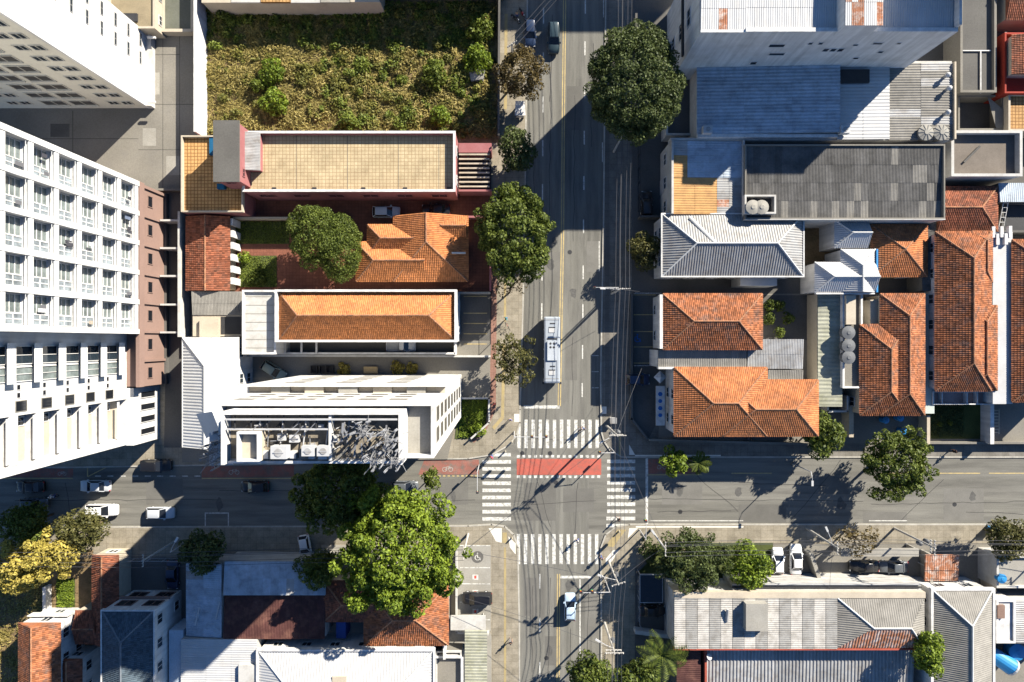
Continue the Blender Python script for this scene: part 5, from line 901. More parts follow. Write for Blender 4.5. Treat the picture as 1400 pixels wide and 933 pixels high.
# ================================================================ east side buildings
# --- white block at the top
r = rect(957, -75, 1306, 46, 16.8); b = bldg('white_block', 'tall white building with pale ribbed metal roof at the top right', 'building', r); x0, x1, y0, y1 = r
wall_box(b, r, 16.7, WHITE); xa, xb, xc, xd = (g(q, 0, 16.8)[0] for q in (1018, 1108, 1142, 1190))
sheets(b, (x0, xa, y0 + .35, y1), 17.0, 17.4, 'y', 1.1, 3.0, .28, .03, GALVW, [(RUSTY, .14)], 9); sheets(b, (xa, xc, y0 + .5, y1), 17.0, 17.4, 'y', 1.1, 3.0, .28, .03, GALVW, [], 10); sheets(b, (xd, x1 - .4, y0 + .5, y1), 17.0, 17.4, 'y', 1.1, 3.0, .28, .03, GALVW, [], 11)
MB().box(xc, xd, y0 - .05, y1, 16.3, 19.2).build('stair_tower', WHITE, b); sheets(b, (xc - .1, xd + .1, y0 - .2, y1), 19.25, 19.45, 'y', .8, 3.0, .28, .03, GALVW, [(RUSTY, .3)], 12)
MB().box(xa, xc, y0, y0 + .5, 16.7, 17.3).build('gutter', WHITE, b); MB().box(xd, x1, y0, y0 + .5, 16.7, 17.3).build('gutter', WHITE, b); MB().box(x0, xa, y0, y0 + .34, 16.7, 17.1).build('gutter', WHITE, b); MB().box(x1 - .35, x1, y0 + .51, y1, 16.7, 18.0).build('side_parapet', WHITE, b)
for px, z, w_, h_ in ((1062, 13.6, 2.0, .7), (1062, 11.2, 2.0, .6), (1108, 14.2, .5, .5), (1122, 14.2, .5, .5), (1170, 13.8, .6, .35), (1200, 14.2, 1.2, .4), (1229, 14.2, .5, .35), (1204, 11.8, .6, .5), (1139, 12.4, .7, .8), (1129, 12.4, .7, .8), (1149, 12.4, .7, .8), (1030, 8.5, .8, .8), (1170, 10, .7, .4)): win(b, (g(px, 0, z)[0], y0, z), 'S', w_, h_, WHITE, BLACKP, .06, 0)
q = (52.8, 61.8, 44.2, 49.0); MB().box(*q, 16.9, 22.9).build('tank_room', WHITE2, b); MB().box(q[0] - .2, q[1] + .2, q[2] - .2, q[3] + .2, 22.9, 23.1).build('tank_room_roof', CONC, b)  # unseen roof box, added so its shadow reaches the factory roof
for z in (4, 8, 12): win(b, (x0, y0 + 4.5, z), 'W', 2.2, 1.4, WHITE, GLASS, .1, 1)
MB().box(x0 - .25, x0, y0 + .6, y1 - .5, 9.0, 9.6).build('string_course', DARK, b)
r = rect(900, -520, 1160, -330, 20); b = bldg('apartment_block', 'grey apartment block beyond the top edge that shades the avenue', 'building', (g(914, 0)[0], g(1120, 0)[0], g(0, -190)[1], g(0, -330)[1]))
q = (g(914, 0)[0], g(1120, 0)[0], g(0, -190)[1], g(0, -330)[1]); flat_top(b, q, 20, CONC, BEIGE); wins(b, q, 5, 'SW'); wins(b, q, 9, 'SW'); wins(b, q, 13, 'SW'); wins(b, q, 17, 'SW')
# --- warehouse with white and grey roofs; blue of the shade coloured into the left one
r = rect(953, 100, 1305, 192, 7); b = bldg('warehouse', 'wide warehouse with three metal roofs below the white block', 'building', rect(953, 80, 1305, 192, 7)); rw = rect(953, 82, 1305, 190, 7); wall_box(b, (rw[0] + .1, rw[1] - .1, rw[2] + .1, rw[3]), 6.6, WHITE2)
ra = rect(953, 78, 1144, 188, 7); MB().box(*rect(953, 184, 1144, 188.5, 7.0), 6.6, 7.25).build('gutter', WHITE, b); sheets(b, (ra[0], ra[1], ra[2] + .45, ra[3]), 7.0, 7.9, 'x', 1.0, 6.5, .42, .05, GALVB, [], 13)
rb = rect(1144.5, 92, 1215, 191, 6.9); sheets(b, rb, 6.9, 7.1, 'x', 1.4, 4.0, .5, .035, GALVW, [], 14); MB().box(*rect(1147, 95, 1189, 113, 7.4), 6.8, 7.4).build('roof_opening', DARK, b)
rc = rect(1215.5, 87, 1302, 192, 6.8); sheets(b, rc, 6.8, 7.0, 'x', 1.1, 4.8, .38, .05, FIBREL, [(GALV, .25)], 15); MB().box(rc[1] - .1, rc[1] + .15, rc[2], rc[3], 6.0, 7.4).build('side_parapet', CREAM, b)
MB().box(*rect(917, 188.5, 1300, 192, 6.6), 5.0, 6.55).build('valley_wall', WHITE2, b)
for px, py, n_ in ((1297, 102, 'topmost'), (1299, 120, 'middle'), (1297, 153, 'lowest')): vent(px, py, 6.95, f'small white turbine ventilator on the grey warehouse roof, {n_} of three', .36)
tank(1267, 181, 6.0, 1.05, 1.6, 'round pale tank with ribbed lid, left of the two by the warehouse corner', FIBREL, CONCL, 10); tank(1288, 181, 6.0, 1.05, 1.6, 'round pale tank with ribbed lid, right of the two by the warehouse corner', FIBREL, CONCL, 10)
for px in (962, 1150): x, y = g(px + 6, 178, 7.4); acunit(px + 6, 177, 7.2, 'pale cooling unit on the ' + ('left end of the shade tinted warehouse roof' if px < 1000 else 'white warehouse roof edge'), 1.3)
r = rect(910, 60, 952, 186, 3); b = bldg('side_lot_building', 'dark low annex squeezed between big tree and shade tinted roof', 'building', r); flat_top(b, r, 3, CONCD, WHITE2, .4)
# --- patched roof and dark fibre cement roof
r = rect(917, 193, 1017, 293, 6.4); b = bldg('workshop', 'workshop with amber and grey patched metal roof by the avenue', 'building', r); wall_box(b, r, 6.1, WHITE2); x0, x1, y0, y1 = r; ym = g(0, 243, 6.4)[1]; xm = g(981, 0, 6.4)[0]; xn = g(940, 0, 6.4)[0]
sheets(b, (x0 + .3, xm, y0, ym), 6.5, 6.3, 'x', 1.0, 3.4, .3, .03, AMBER, [], 16); sheets(b, (xm, x1 - .25, y0, ym), 6.3, 6.2, 'x', 1.0, 2.0, .3, .03, GALV, [(RUSTY, .12)], 17); sheets(b, (x0 + .3, xn, ym, y1), 6.6, 6.5, 'x', 1.0, 2.4, .3, .03, AMBER, [(GALV, .25)], 18); sheets(b, (xn, x1 - .25, ym, y1), 6.5, 6.3, 'x', 1.0, 2.8, .3, .03, GALVB, [(RUSTY, .08)], 19)
MB().box(x0, x0 + .3, y0, y1, 6.0, 6.9).build('side_parapet', WHITE2, b); MB().box(x1 - .25, x1, y0, y1, 6.0, 6.8).build('side_parapet', WHITE2, b); wins(b, r, 3.2, 'W', 3.0, 1.6, 1.3); door(b, (x0, (y0+y1)/2, 0), 'W', 2.2, 2.6, STEEL)
r = rect(1018, 198, 1291, 300, 7.2); b = bldg('factory', 'long factory with weathered dark grey fibre cement roof and pale parapet', 'building', r); x0, x1, y0, y1 = r; wall_box(b, r, 6.6, WHITE2); MB().ring(x0, x1, y0, y1, .2, 6.6, 7.4).build('parapet', CONC, b); MB().box(x0, x1, y0 - .12, y0 - .002, 6.5, 7.45).build('parapet_cap', WHITE2, b); yt = g(0, 292, 7.2)[1]
sheets(b, (x0 + .21, x1 - .21, y0 + .21, y1 - .21), 6.7, 7.1, 'y', 1.02, 2.45, .2, .035, FIBRE, [(FIBREL, .10)], 21); q = rect(1019, 266, 1062, 292, 8.2); MB().ring(*q, .25, 6.9, 8.0).build('tank_bay', WHITE2, b)
tank(1030, 283, 6.95, .95, 1.5, 'round weathered tank in the walled bay, left one', FIBREL, CONCL); tank(1042, 283, 6.95, .95, 1.5, 'round weathered tank in the walled bay, right one', FIBREL, CONCL)
# --- grey metal hip roof
r = rect(907, 295, 1096, 376, 6.2); b = bldg('grey_roof_house', 'white house with pale grey hipped metal roof and white ridges', 'house', r); wall_box(b, r, 6.2, WHITE); hip(b, r, 6.2, 1.9, ('corr', .36, .04), GALV, CAP_W, 'x', (1, 1), .15); MB().ring(r[0] - .35, r[1] + .35, r[2] - .35, r[3] + .35, .18, 5.9, 6.35).build('gutter', WHITE, b); wins(b, r, 4.4, 'WS', 3.2); wins(b, r, 1.7, 'WS', 3.2)
x, y = g(961, 314, 7.2); MB().tube(P3(943, 298, 6.5), P3(978, 333, 8.0), .28, .28, 8).build('valley_cap', CAP_W, b); q = rect(1012, 378, 1062, 391, 4); MB().box(*q, 0, 4.0).build('annex', WHITE2, b); MB().box(q[0], q[1], q[2], q[3], 4.002, 4.1).build('annex_roof', GALVW, b)
# --- two little blue-edged hip roofs
r = rect(1142, 302, 1185, 338, 5); b = house('small_house', 'small pale hipped metal roof with blue upper edge', r, 5.0, 1.2, GALVW, WHITE, 'x', (1, 0), '', CAP_W, ('corr', .3, .035), .15); MB().box(r[0] - .2, r[1] + .2, r[3] + .16, r[3] + .36, 4.7, 5.25).build('blue_fascia', TANKB, b)
r = rect(1115, 360, 1195, 399, 5); b = bldg('small_house', 'pale L shaped hipped metal roof with blue right edge', 'house', r); wall_box(b, r, 5.0, WHITE); hip(b, r, 5.0, 1.3, ('corr', .3, .035), GALVW, CAP_W, 'x', (1, 0), .15); r2 = rect(1150, 342, 1195, 399, 5); wall_box(b, r2, 5.0, WHITE, .01); hip(b, r2, 5.02, 1.35, ('corr', .3, .035), GALVW, CAP_W, 'y', (0, 1), .12); MB().box(r[1] + .18, r[1] + .42, r[2] - .1, r2[3] + .1, 4.7, 5.3).build('blue_fascia', TANKB, b); MB().box(r[0], r[1], r[2] - .38, r[2] - .18, 4.7, 5.2).build('gutter', WHITE, b)
yard('rubble_yard', [(1098, 310), (1146, 310), (1146, 380), (1098, 380)], DIRT)
# --- tiled houses to the right
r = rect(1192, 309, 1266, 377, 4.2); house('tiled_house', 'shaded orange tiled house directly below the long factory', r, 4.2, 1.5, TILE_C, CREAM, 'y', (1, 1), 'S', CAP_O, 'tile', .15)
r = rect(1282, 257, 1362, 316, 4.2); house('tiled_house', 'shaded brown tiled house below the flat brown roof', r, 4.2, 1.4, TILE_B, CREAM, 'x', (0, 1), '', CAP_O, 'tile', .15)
r = rect(1281, 320, 1352, 532, 5.4); b = house('tiled_house', 'long orange tiled house at the right with ridge running up and down', r, 5.4, 2.1, TILE_R, WHITE, 'y', (1, 1), 'SW', CAP_O, 'tile', .3); r2 = rect(1320, 420, 1361, 532, 5.2); wall_box(b, r2, 5.2, WHITE); hip(b, r2, 5.2, 1.2, 'tile', TILE_R, CAP_O, 'y', (1, 1), .2); r3 = rect(1330, 318, 1355, 385, 5.2); hip(b, r3, 5.2, 1.0, 'tile', TILE_R, CAP_O, 'y', (1, 1), .15)
q = rect(1272, 535, 1354, 553, 3.4); MB().box(q[0], q[1], q[2], q[3], 2.9, 3.1).build('balcony_floor', M('balcony_pink', (.42, .30, .27), .8), b); MB().ring(q[0], q[1], q[2], q[3], .14, 3.1, 3.9).build('balcony_wall', WHITE, b)
for px in (1286, 1320, 1334): x = g(px, 0, 3.5)[0]; MB().box(x - .08, x + .08, q[2] + .15, q[3] - .15, 3.1, 3.85).build('balcony_divider', WHITE, b)
r = rect(1357, 318, 1383, 552, 5); b = bldg('side_passage', 'long narrow pale roof strip between the two right hand tiled houses', 'building', r); MB().box(*r, 0, 5).build('wall', WHITE, b); MB().box(r[0] - .05, r[1] + .05, r[2] - .05, r[3] + .05, 5.0, 5.12).build('roof', GALVW, b)
for k in range(5): x, y = g(1360 + k*5, 318 + (k % 2)*10, 5.5); MB().box(x - .2, x + .25, y - .7, y + .9, 5.12, 5.3 + .1*k).build('roof_plank', WHITE, b)
r = rect(1385, 330, 1470, 548, 5.4); house('tiled_house', 'orange tiled house cut by the right picture edge', r, 5.4, 2.2, TILE_R, WHITE, 'y', (1, 1), 'SW', CAP_O, 'tile', .2)
r = rect(1177, 404, 1262, 566, 4.8); b = bldg('tiled_house', 'orange tiled house with forked ridge above the green street tree', 'house', r); r1 = rect(1205, 404, 1262, 566, 4.8); wall_box(b, r1, 4.8, CREAM); hip(b, r1, 4.8, 1.7, 'tile', TILE_R, CAP_O, 'y', (1, 1), .2); r2 = rect(1177, 446, 1240, 566, 4.7); wall_box(b, r2, 4.7, CREAM); hip(b, r2, 4.7, 1.75, 'tile', TILE_R, CAP_O, 'y', (1, 1), .2); wins(b, r1, 2.4, 'SW', 3); wins(b, r2, 2.4, 'W', 3)
q = rect(1190, 410, 1203, 443, 4); MB().box(*q, 0, 4.0).build('light_well', CREAM, b)
r = rect(1262, 300, 1278, 398, 4); b = bldg('water_shed', 'narrow dark lean to left of the long orange tiled house', 'shed', r); MB().box(*r, 0, 3.8).build('wall', CONC, b); sheets(b, r, 3.9, 4.2, 'x', 1.0, 2.0, .25, .03, FIBRE)
r = rect(1264, 402, 1279, 566, 4); b = bldg('passage_roof', 'narrow pale green passage roof between forked ridge house and long house', 'building', r); MB().box(*r, 0, 3.6).build('wall', WHITE2, b); MB().box(r[0] - .03, r[1] + .03, r[2], r[3], 3.6, 3.72).build('roof', M('pale_green_sheet', (.42, .46, .42), .6, .12, .4, .05, 4), b)
r = rect(1118, 402, 1150, 556, 3.6); b = bldg('mossy_shed', 'long shed with yellowish mossy corrugated roof beside the round tanks', 'shed', r); wall_box(b, r, 3.4, CREAM); sheets(b, r, 3.7, 3.9, 'x', 1.15, 3.4, .55, .04, FIBREM, [], 23)
r = rect(1150, 402, 1176, 530, 4.2); b = bldg('tank_terrace', 'small white terrace carrying round water tanks', 'terrace', r); flat_top(b, r, 4.2, CONC, WHITE, .5, .18); MB().box(r[0] + .2, r[0] + 1.6, r[3] - 4.5, r[3] - .3, 4.2, 5.2).build('roof_hut', CREAM, b)
for py, n_ in ((455, 'top'), (473, 'middle'), (489, 'bottom')): tank(1161, py, 4.3, .92, 1.35, f'round grey water tank on the white terrace, {n_} one of three', TANKG, TANKG)
q = rect(1118, 540, 1144, 557, 2); lot_wall('white L shaped wall under the mossy shed', [(1120, 545), (1120, 560), (1146, 560), (1146, 540)], 2.6, WHITE, .2)
# --- avenue front houses
r = rect(907, 403, 1041, 477, 6.8); b = house('tiled_house', 'rust brown tiled house with short ridge beside the narrow car park', r, 6.8, 1.8, TILE_R, WHITE, 'x', (1, 1), 'W', CAP_O, 'tile', .1); MB().box(r[0] - .55, r[0] - .12, r[2], r[3], 5.8, 6.95).build('parapet', WHITE, b)
r = rect(900, 479, 1021, 502, 6); b = bldg('link_roof', 'grey corrugated link roof between the two avenue front tiled houses', 'building', r); wall_box(b, r, 5.6, WHITE); sheets(b, r, 5.7, 6.0, 'y', 1.1, 2.7, .25, .035, FIBREL, [], 25); MB().box(r[0], r[1], r[2] - .3, r[2], 5.2, 6.1).build('gutter', WHITE, b)
r = rect(1022, 464, 1098, 504, 5.4); b = bldg('link_roof', 'pale grey corrugated roof right of the link roof', 'building', r); wall_box(b, r, 5.2, WHITE2); sheets(b, r, 5.3, 5.6, 'y', 1.1, 2.2, .25, .035, GALV, [], 26)
r = rect(924, 522, 1116, 594, 6.2); b = bldg('tiled_house', 'big bright orange tiled house at the street corner', 'house', r); ra = rect(924, 505, 1046, 594, 6.2); wall_box(b, (ra[0], ra[1], ra[2], ra[3]), 6.2, WHITE); hip(b, ra, 6.2, 2.3, 'tile', TILE_C, CAP_O, 'x', (1, 1), .25); rb = rect(990, 522, 1116, 594, 6.2); wall_box(b, rb, 6.19, WHITE, .005); hip(b, rb, 6.2, 1.95, 'tile', TILE_C, CAP_O, 'x', (1, 1), .24); wins(b, r, 4.5, 'SW', 3.2); wins(b, r, 1.7, 'SW', 3.2)
r = rect(1050, 506, 1098, 521, 5.2); b = bldg('link_roof', 'small grey corrugated roof cut into the corner of the bright corner house', 'building', r); wall_box(b, r, 5.0, WHITE2); sheets(b, r, 5.1, 5.3, 'y', 1.1, 1.8, .25, .035, FIBREL, [], 27)
yard('light_court', [(1043, 404), (1112, 404), (1112, 465), (1043, 465)], CONCD)
for k in range(5): bush(1052 + (k % 3)*13, 418 + 18*(k//2), 8, 2.2, 'mid', ('leafy shrub in the top left of the narrow courtyard', 'leafy shrub at the top of the narrow courtyard', 'leafy shrub in the courtyard middle', 'leafy shrub at the left of the courtyard', 'leafy shrub in the lower part of the courtyard')[k], 'courtyard_shrub', k)
x, y = g(902, 516, 2.6); t = thing('entrance_sign', 'white entrance sign board with blue marks beside the corner house', 'sign', (x, y, 0)); q = rect(897, 528, 909, 582, 2.6); MB().box(q[0], q[1], q[2], q[3], 2.4, 2.6).build('board', WHITE, t)
for k in range(4): MB().lathe((q[0] + .62, q[3] - 1.2 - 1.05*k, 2.6), [(.36 - .03*(k % 2), 0), (.30, .02)], 6).build('blue_mark', BLUES, t)
for yy in (q[2] + .3, q[3] - .3): MB().tube((q[0] + .6, yy, 0), (q[0] + .6, yy, 2.4), .08).build('post', STEEL, t)
x, y = g(903, 516, 2.9); t = thing('awning', 'small white square awning in front of the corner house', 'awning', (x, y, 0)); MB().lathe((x, y, 2.6), [(.95, 0), (.95, .05), (.05, .45)], 4).build('canopy', WHITE, t); MB().tube((x, y, 0), (x, y, 2.6), .05).build('pole', STEEL, t)
lot_wall('dark low wall between the right sidewalk and the narrow car park', [(862, 404), (862, 572), (884, 600)], 1.0, CONCD, .25); fence('white railing across the top of the narrow car park', [(866, 402), (900, 402)], 1.8, .4, STEEL); fence('white barrier rail in the narrow car park above the blue car', [(866, 500), (898, 500)], 1.2, .4, STEEL); lot_wall('low garden wall of the corner house along the east street', [(886, 600), (1118, 606)], 1.3, CONC, .25)
fence('iron fence in front of the patched roof workshop', [(872, 196), (872, 290)], 2.0, .4); lot_wall('dark wall closing the yard beside the grey hipped roof', [(872, 300), (900, 300)], 2.2, CONCD); lot_wall('dark front wall under the big tree on the right sidewalk', [(866, 30), (868, 195)], 2.2, CONCD, .25)
# --- far right top
r = rect(1310, -60, 1358, 128, 3.4); b = bldg('flat_roof_house', 'stained grey flat roof right of the white block', 'building', r); flat_top(b, r, 3.4, CONCD, CONC, .5, .25); x, y = g(1341, 100, 3.6); MB().beam((x, y + 3.2, 3.55), (x, y - 3, 3.55), .14, .12).build('pipe', WHITE, b); MB().beam((r[0] + .3, y + 3.3, 3.55), (r[1] - .5, y + 3.3, 3.55), .14, .12).build('pipe', WHITE, b)
r = rect(1295, 182, 1390, 243, 5); b = bldg('flat_roof_house', 'flat brown grey roof with dark parapet at the upper right', 'building', r); flat_top(b, r, 5, M('roofing_brown', (.17, .145, .12), .9, .15, .5, .1, 5), WHITE2, .9, .3); MB().beam(P3(1340, 200, 5.2), P3(1318, 222, 5.2), .3, .1).build('roof_junk', CONCD, b)
r = rect(1310, 130, 1372, 178, 2.6); b = bldg('lean_to', 'dark ruined lean to below the stained flat roof', 'shed', r); MB().ring(*r, .25, 0, 2.6).build('wall', CONC, b); MB().poly([P3(1350, 132, 2.7), P3(1372, 150, 2.7), P3(1372, 176, 2.7), P3(1362, 176, 2.7)]).poly([P3(1362, 176, 2.6), P3(1372, 176, 2.6), P3(1372, 150, 2.6), P3(1350, 132, 2.6)]).build('roof_plate', CONC, b)
r = rect(1373, 45, 1480, 128, 4.2); b = bldg('red_house', 'house with vivid red painted terrace at the upper right edge', 'house', r); MB().box(*r, 0, 3.4).build('wall', M('red_paint', (.30, .035, .02), .8, .15), b); MB().ring(*r, .25, 3.4, 4.3).build('parapet', M('red_paint', (.4, .06, .03)), b); q = rect(1386, 48, 1480, 100, 5.2); MB().box(*q, 3.4, 5.0).build('upper_wall', CREAM, b); hip(b, q, 5.0, .8, 'tile', TILE_B, CAP_O, 'y', (0, 0), .15)
r = rect(1376, -60, 1480, 26, 4); house('tiled_house', 'brown tiled roof in the top right corner', r, 4, 1.2, TILE_B, CREAM, 'x', (0, 0), '', CAP_O, 'tile', .15)
r = rect(1376, 130, 1480, 180, 3.2); b = bldg('terrace_house', 'low orange tiled terrace under the red house', 'house', r); flat_top(b, r, 3.2, TERR2, CREAM, .4, .2); lot_wall('white leaning garden wall at the upper right', [(1352, 60), (1358, 138)], 3.2, WHITE, .25)
r = rect(1367, 250, 1480, 276, 4.5); b = bldg('blue_canopy', 'pale blue metal canopy at the right edge', 'canopy', r); MB().box(*r, 0, 4.2).build('wall', CONCD, b); sheets(b, r, 4.5, 4.3, 'y', 1.2, 2.4, .3, .03, GALVB); r = rect(1367, 278, 1480, 318, 3); b = bldg('dark_court', 'dark roofed court below the pale blue canopy', 'building', r); flat_top(b, r, 3, DARK, CONCD, .4)
x, y = g(1374, 288, 4); t = thing('scaffold_ladder', 'white ladder like frame by the dark court at the right', 'ladder', (x, y, 3))
for s in (-.35, .35): MB().tube((x + s, y - 2.6, 3.2), (x + s, y + 2.2, 4.4), .06).build('rail', WHITE, t)
for k in range(7): MB().tube((x - .35, y - 2.3 + .68*k, 3.28 + .17*k), (x + .35, y - 2.3 + .68*k, 3.28 + .17*k), .05).build('rung', WHITE, t)
# --- east street front walls and yards
lot_wall('white wall between shaded front yards, centre right', [(1341, 552), (1341, 602)], 2.2, WHITE, .5); lot_wall('pale gate post wall beside the blue drums', [(1256, 568), (1256, 604)], 2.2, CREAM, .4); lot_wall('long low wall along the right front yards', [(1256, 604), (1420, 604)], 1.2, CONC, .25); lot_wall('tan wall stub beside the mossy shed', [(1152, 556), (1152, 592)], 2.4, CREAM, .6)
for k, (px, py) in enumerate(((1262, 560), (1284, 580), (1298, 578), (1264, 583))): bush(px + 1, py, 4, .9, 'grass', ('small round shrub nearest the forked ridge house', 'small round shrub left of the lawn pair', 'small round shrub right of the lawn pair', 'small round shrub by the pale gate post wall')[k], 'lawn_shrub', k, None, .2)
for k, (px, py) in enumerate(((1232, 572), (1236, 590), (1212, 575))): tank(px, py, .2, .5, 1.3, ('blue plastic drum in the shaded front yard, upper right one', 'blue plastic drum in the shaded front yard, lowest one', 'blue plastic drum in the shaded front yard, leftmost one')[k], TANKB, TANKB, 0, 'plastic_drum')
r = rect(1362, 560, 1373, 595, 2.2); t = bldg('yard_ladder', 'tan slatted bench frame standing in the right front yard', 'rack', r)
for s in (r[0], r[1]): MB().beam((s, r[2], 1.2), (s, r[3], 1.2), .1, .1).build('rail', CREAM, t)
for k in range(8): y = r[2] + (k + .5)*(r[3] - r[2])/8; MB().beam((r[0], y, 1.28), (r[1], y, 1.28), .12, .05).build('slat', CREAM, t)
for s in (r[0], r[1]):
    for y in (r[2] + .2, r[3] - .2): MB().beam((s, y, 0), (s, y, 1.15), .08, .08).build('leg', CREAM, t)
# --- south-east block
r = rect(922, 812, 1264, 886, 6.0); b = bldg('striped_roof_hall', 'long hall with pale striped panel roof at the lower right', 'building', r); x0, x1, y0, y1 = r; wall_box(b, r, 5.6, WHITE2); MB().box(x0 - .1, x1 + .1, y1 - .6, y1 + .25, 5.4, 6.1).build('fascia', CREAM, b)
xm = g(1145, 0, 6)[0]; xk = g(1166, 0, 6)[0]
SP1 = M('striped_panel_pale', (.44, .42, .385), .8, .15, .5, .1, 5, tint=(.22, .2, .17), tamt=.6, tsc=.8); SP2 = M('striped_panel_grey', (.285, .277, .258), .8, .15, .5, .1, 5, tint=(.17, .155, .135), tamt=.6, tsc=.8)
n = 14; pw = (xm - x0)/n; rf = MB().box(x0, xm, y0, y1 - .6, 5.6, 5.95).build('roof', CONCL, b)
for k in range(n):
    lm = k % 2 == 0; V, Q = corr_slope([(x0 + pw*k, y1 - .62, 6.0), (x0 + pw*k, y0 - .1, 6.0), (x0 + pw*(k+1) - .06, y0 - .1, 6.0 + (.0 if lm else .06)), (x0 + pw*(k+1) - .06, y1 - .62, 6.0 + (.0 if lm else .06))], .3, .035)
    ob('roof_panel', npmesh('roof_panel', V - np.array(ORG[rf.name]), Q), (SP1 if lm else SP2), rf)
poly_roof(b, [[(xm, y0, 5.95), (x1, y0, 5.95), (x1 - 2.6, y0 + 3.3, 7.1), (xk + 2.4, y0 + 3.3, 7.1)]], ('corr', .4, .05), RUSTY, (), CAP_O, 5.6); poly_roof(b, [[(x1, y1 - .62, 5.95), (xm, y1 - .62, 5.95), (xk + 2.4, y0 + 3.3, 7.1), (x1 - 2.6, y0 + 3.3, 7.1)], [(x1, y0, 5.95), (x1, y1 - .62, 5.95), (x1 - 2.6, y0 + 3.3, 7.1)], [(xm, y1 - .62, 5.96), (xm, y0, 5.96), (xk + 2.4, y0 + 3.3, 7.1)]], ('corr', .32, .04), FIBREL, [((xk + 2.4, y0 + 3.3, 7.1), (x1 - 2.6, y0 + 3.3, 7.1)), ((xm, y1 - .62, 5.96), (xk + 2.4, y0 + 3.3, 7.1)), ((x1, y0, 5.95), (x1 - 2.6, y0 + 3.3, 7.1))], CAP_W, 5.6)
q = rect(1020, 826, 1050, 863, 7.2); MB().box(*q, 5.9, 7.2).build('roof_hatch', CONCL, b); x, y = g(996, 843, 6.8); MB().tube((x, y - 1.0, 6.0), (x, y + .9, 6.5), .28, .22, 8).build('chimney', GALV, b); MB().box(x0 - .1, x1, y0 - .35, y0 - .12, 5.3, 6.0).build('red_gutter', M('red_oxide', (.34, .08, .05), .8), b)
q = rect(1000, 797, 1258, 808, 4); MB().box(*q, 0, 4.2).build('front_annex', WHITE2, b)
for k in range(3): y = q[2] + .15 + k*.45; MB().box(q[0], q[1] - .1*k, y, y + .16, 4.2, 4.5).build('annex_rib', DARK if k % 2 else STEEL, b)
r = rect(962, 887, 1250, 1000, 4.0); b = bldg('ribbed_roof_hall', 'hall with strongly ribbed grey metal roof at the bottom right', 'building', r); wall_box(b, r, 3.3, CONC); sheets(b, (r[0] + .3, r[1], r[2], r[3]), 3.4, 4.0, 'y', 2.1, 6.4, .56, .11, GALV, [], 31); MB().box(r[0], r[0] + .3, r[2], r[3], 3.4, 4.6).build('red_edge', MATS['red_oxide'], b)
dish(969, 898, 4.1, 'white satellite dish on the ribbed roof corner')
r = rect(1276, 808, 1356, 1000, 5.6); b = bldg('grey_hip_house', 'grey fibre cement hipped roof house at the lower right', 'house', r); wall_box(b, r, 5.6, WHITE); hip(b, r, 5.6, 1.9, ('corr', .3, .035), FIBREL, CAP_W, 'y', (0, 1), .05); MB().ring(r[0] - .4, r[1] + .4, r[2] - .4, r[3] + .4, .34, 5.2, 5.75).build('gutter', WHITE, b); wins(b, r, 3.6, 'NW', 3.2)
r = rect(1361, 820, 1386, 878, 5); b = bldg('white_house', 'white flat roofed house with roof hatch at the lower right edge', 'house', r); flat_top(b, r, 5, WHITE, WHITE, .2); q = rect(1364, 828, 1374, 846, 5.4); MB().box(*q, 5.0, 5.4).build('roof_hatch', M('hatch_brown', (.2, .13, .1), .8), b); r2 = rect(1387, 822, 1480, 880, 4.6); b = bldg('metal_house', 'grey metal roofed house cut by the lower right edge', 'house', r2); wall_box(b, r2, 4.4, WHITE2); sheets(b, r2, 4.5, 4.7, 'x', 1.2, 3, .35, .04, GALV)
r = rect(1360, 759, 1480, 802, 3.6); b = bldg('terrace_block', 'pale flat terrace with blue drum at the right edge', 'terrace', r); flat_top(b, r, 3.6, CONCL, WHITE2, .4); tank(1371, 792, 3.6, .65, .9, 'blue plastic drum lying on the pale terrace', TANKB, TANKB, 0, 'plastic_drum')
x, y = g(1372, 905, 2.4); t = thing('water_tank', 'big blue tipped over water tank with dark mouth at the lower right', 'tank', (x, y, 0)); MB().tube((x - 1.3, y + .9, 1.5), (x + 1.4, y - .9, 2.0), 1.1, 1.25, 18).build('tank_body', TANKB, t); MB().tube((x + 1.4, y - .9, 2.0), (x + 1.62, y - 1.05, 2.04), 1.3, 1.3, 18).build('rim', STEEL, t); MB().tube((x + 1.62, y - 1.05, 2.04), (x + 1.66, y - 1.08, 2.05), 1.1, 1.1, 18).build('mouth', M('tank_inside', (.05, .04, .035), .9), t); MB().box(x - 1.4, x + 1.4, y - 1.0, y + 1.0, 0, .55).build('cradle', CONC, t)
tank(1392, 893, .3, 1.2, 1.6, 'round blue water tank standing at the right edge', TANKB, TANKB); lot_wall('pale wall right of the narrow front yards', [(1341, 756), (1341, 800)], 2.6, CREAM, .5); lot_wall('white wall left of the dark parked cars', [(1100, 752), (1114, 794)], 2.2, CONCL, .5); lot_wall('white garden wall right of the dark parked cars', [(1258, 752), (1258, 792)], 2.6, CONCL, .35)
r = rect(1150, 750, 1256, 761, 2.8); b = bldg('gate_canopy', 'pale concrete gate canopy over the dark parked cars', 'canopy', r); MB().box(*r, 2.6, 2.85).build('slab', CONCL, b)
for x in (r[0] + .2, r[1] - .2): MB().box(x - .12, x + .12, r[2] + .1, r[3] - .1, 0, 2.6).build('pier', CONCL, b)
r = rect(1264, 758, 1310, 794, 2.6); b = bldg('courtyard_roof', 'brown rusty front courtyard roof at the lower right', 'roof', r); sheets(b, r, 2.6, 2.8, 'y', 1.0, 2.2, .3, .03, RUSTY)
for px in (1268, 1306): x, y = g(px, 776, 2.4); MB().tube((x, y, 0), (x, y, 2.6), .08).build('post', STEEL, b)
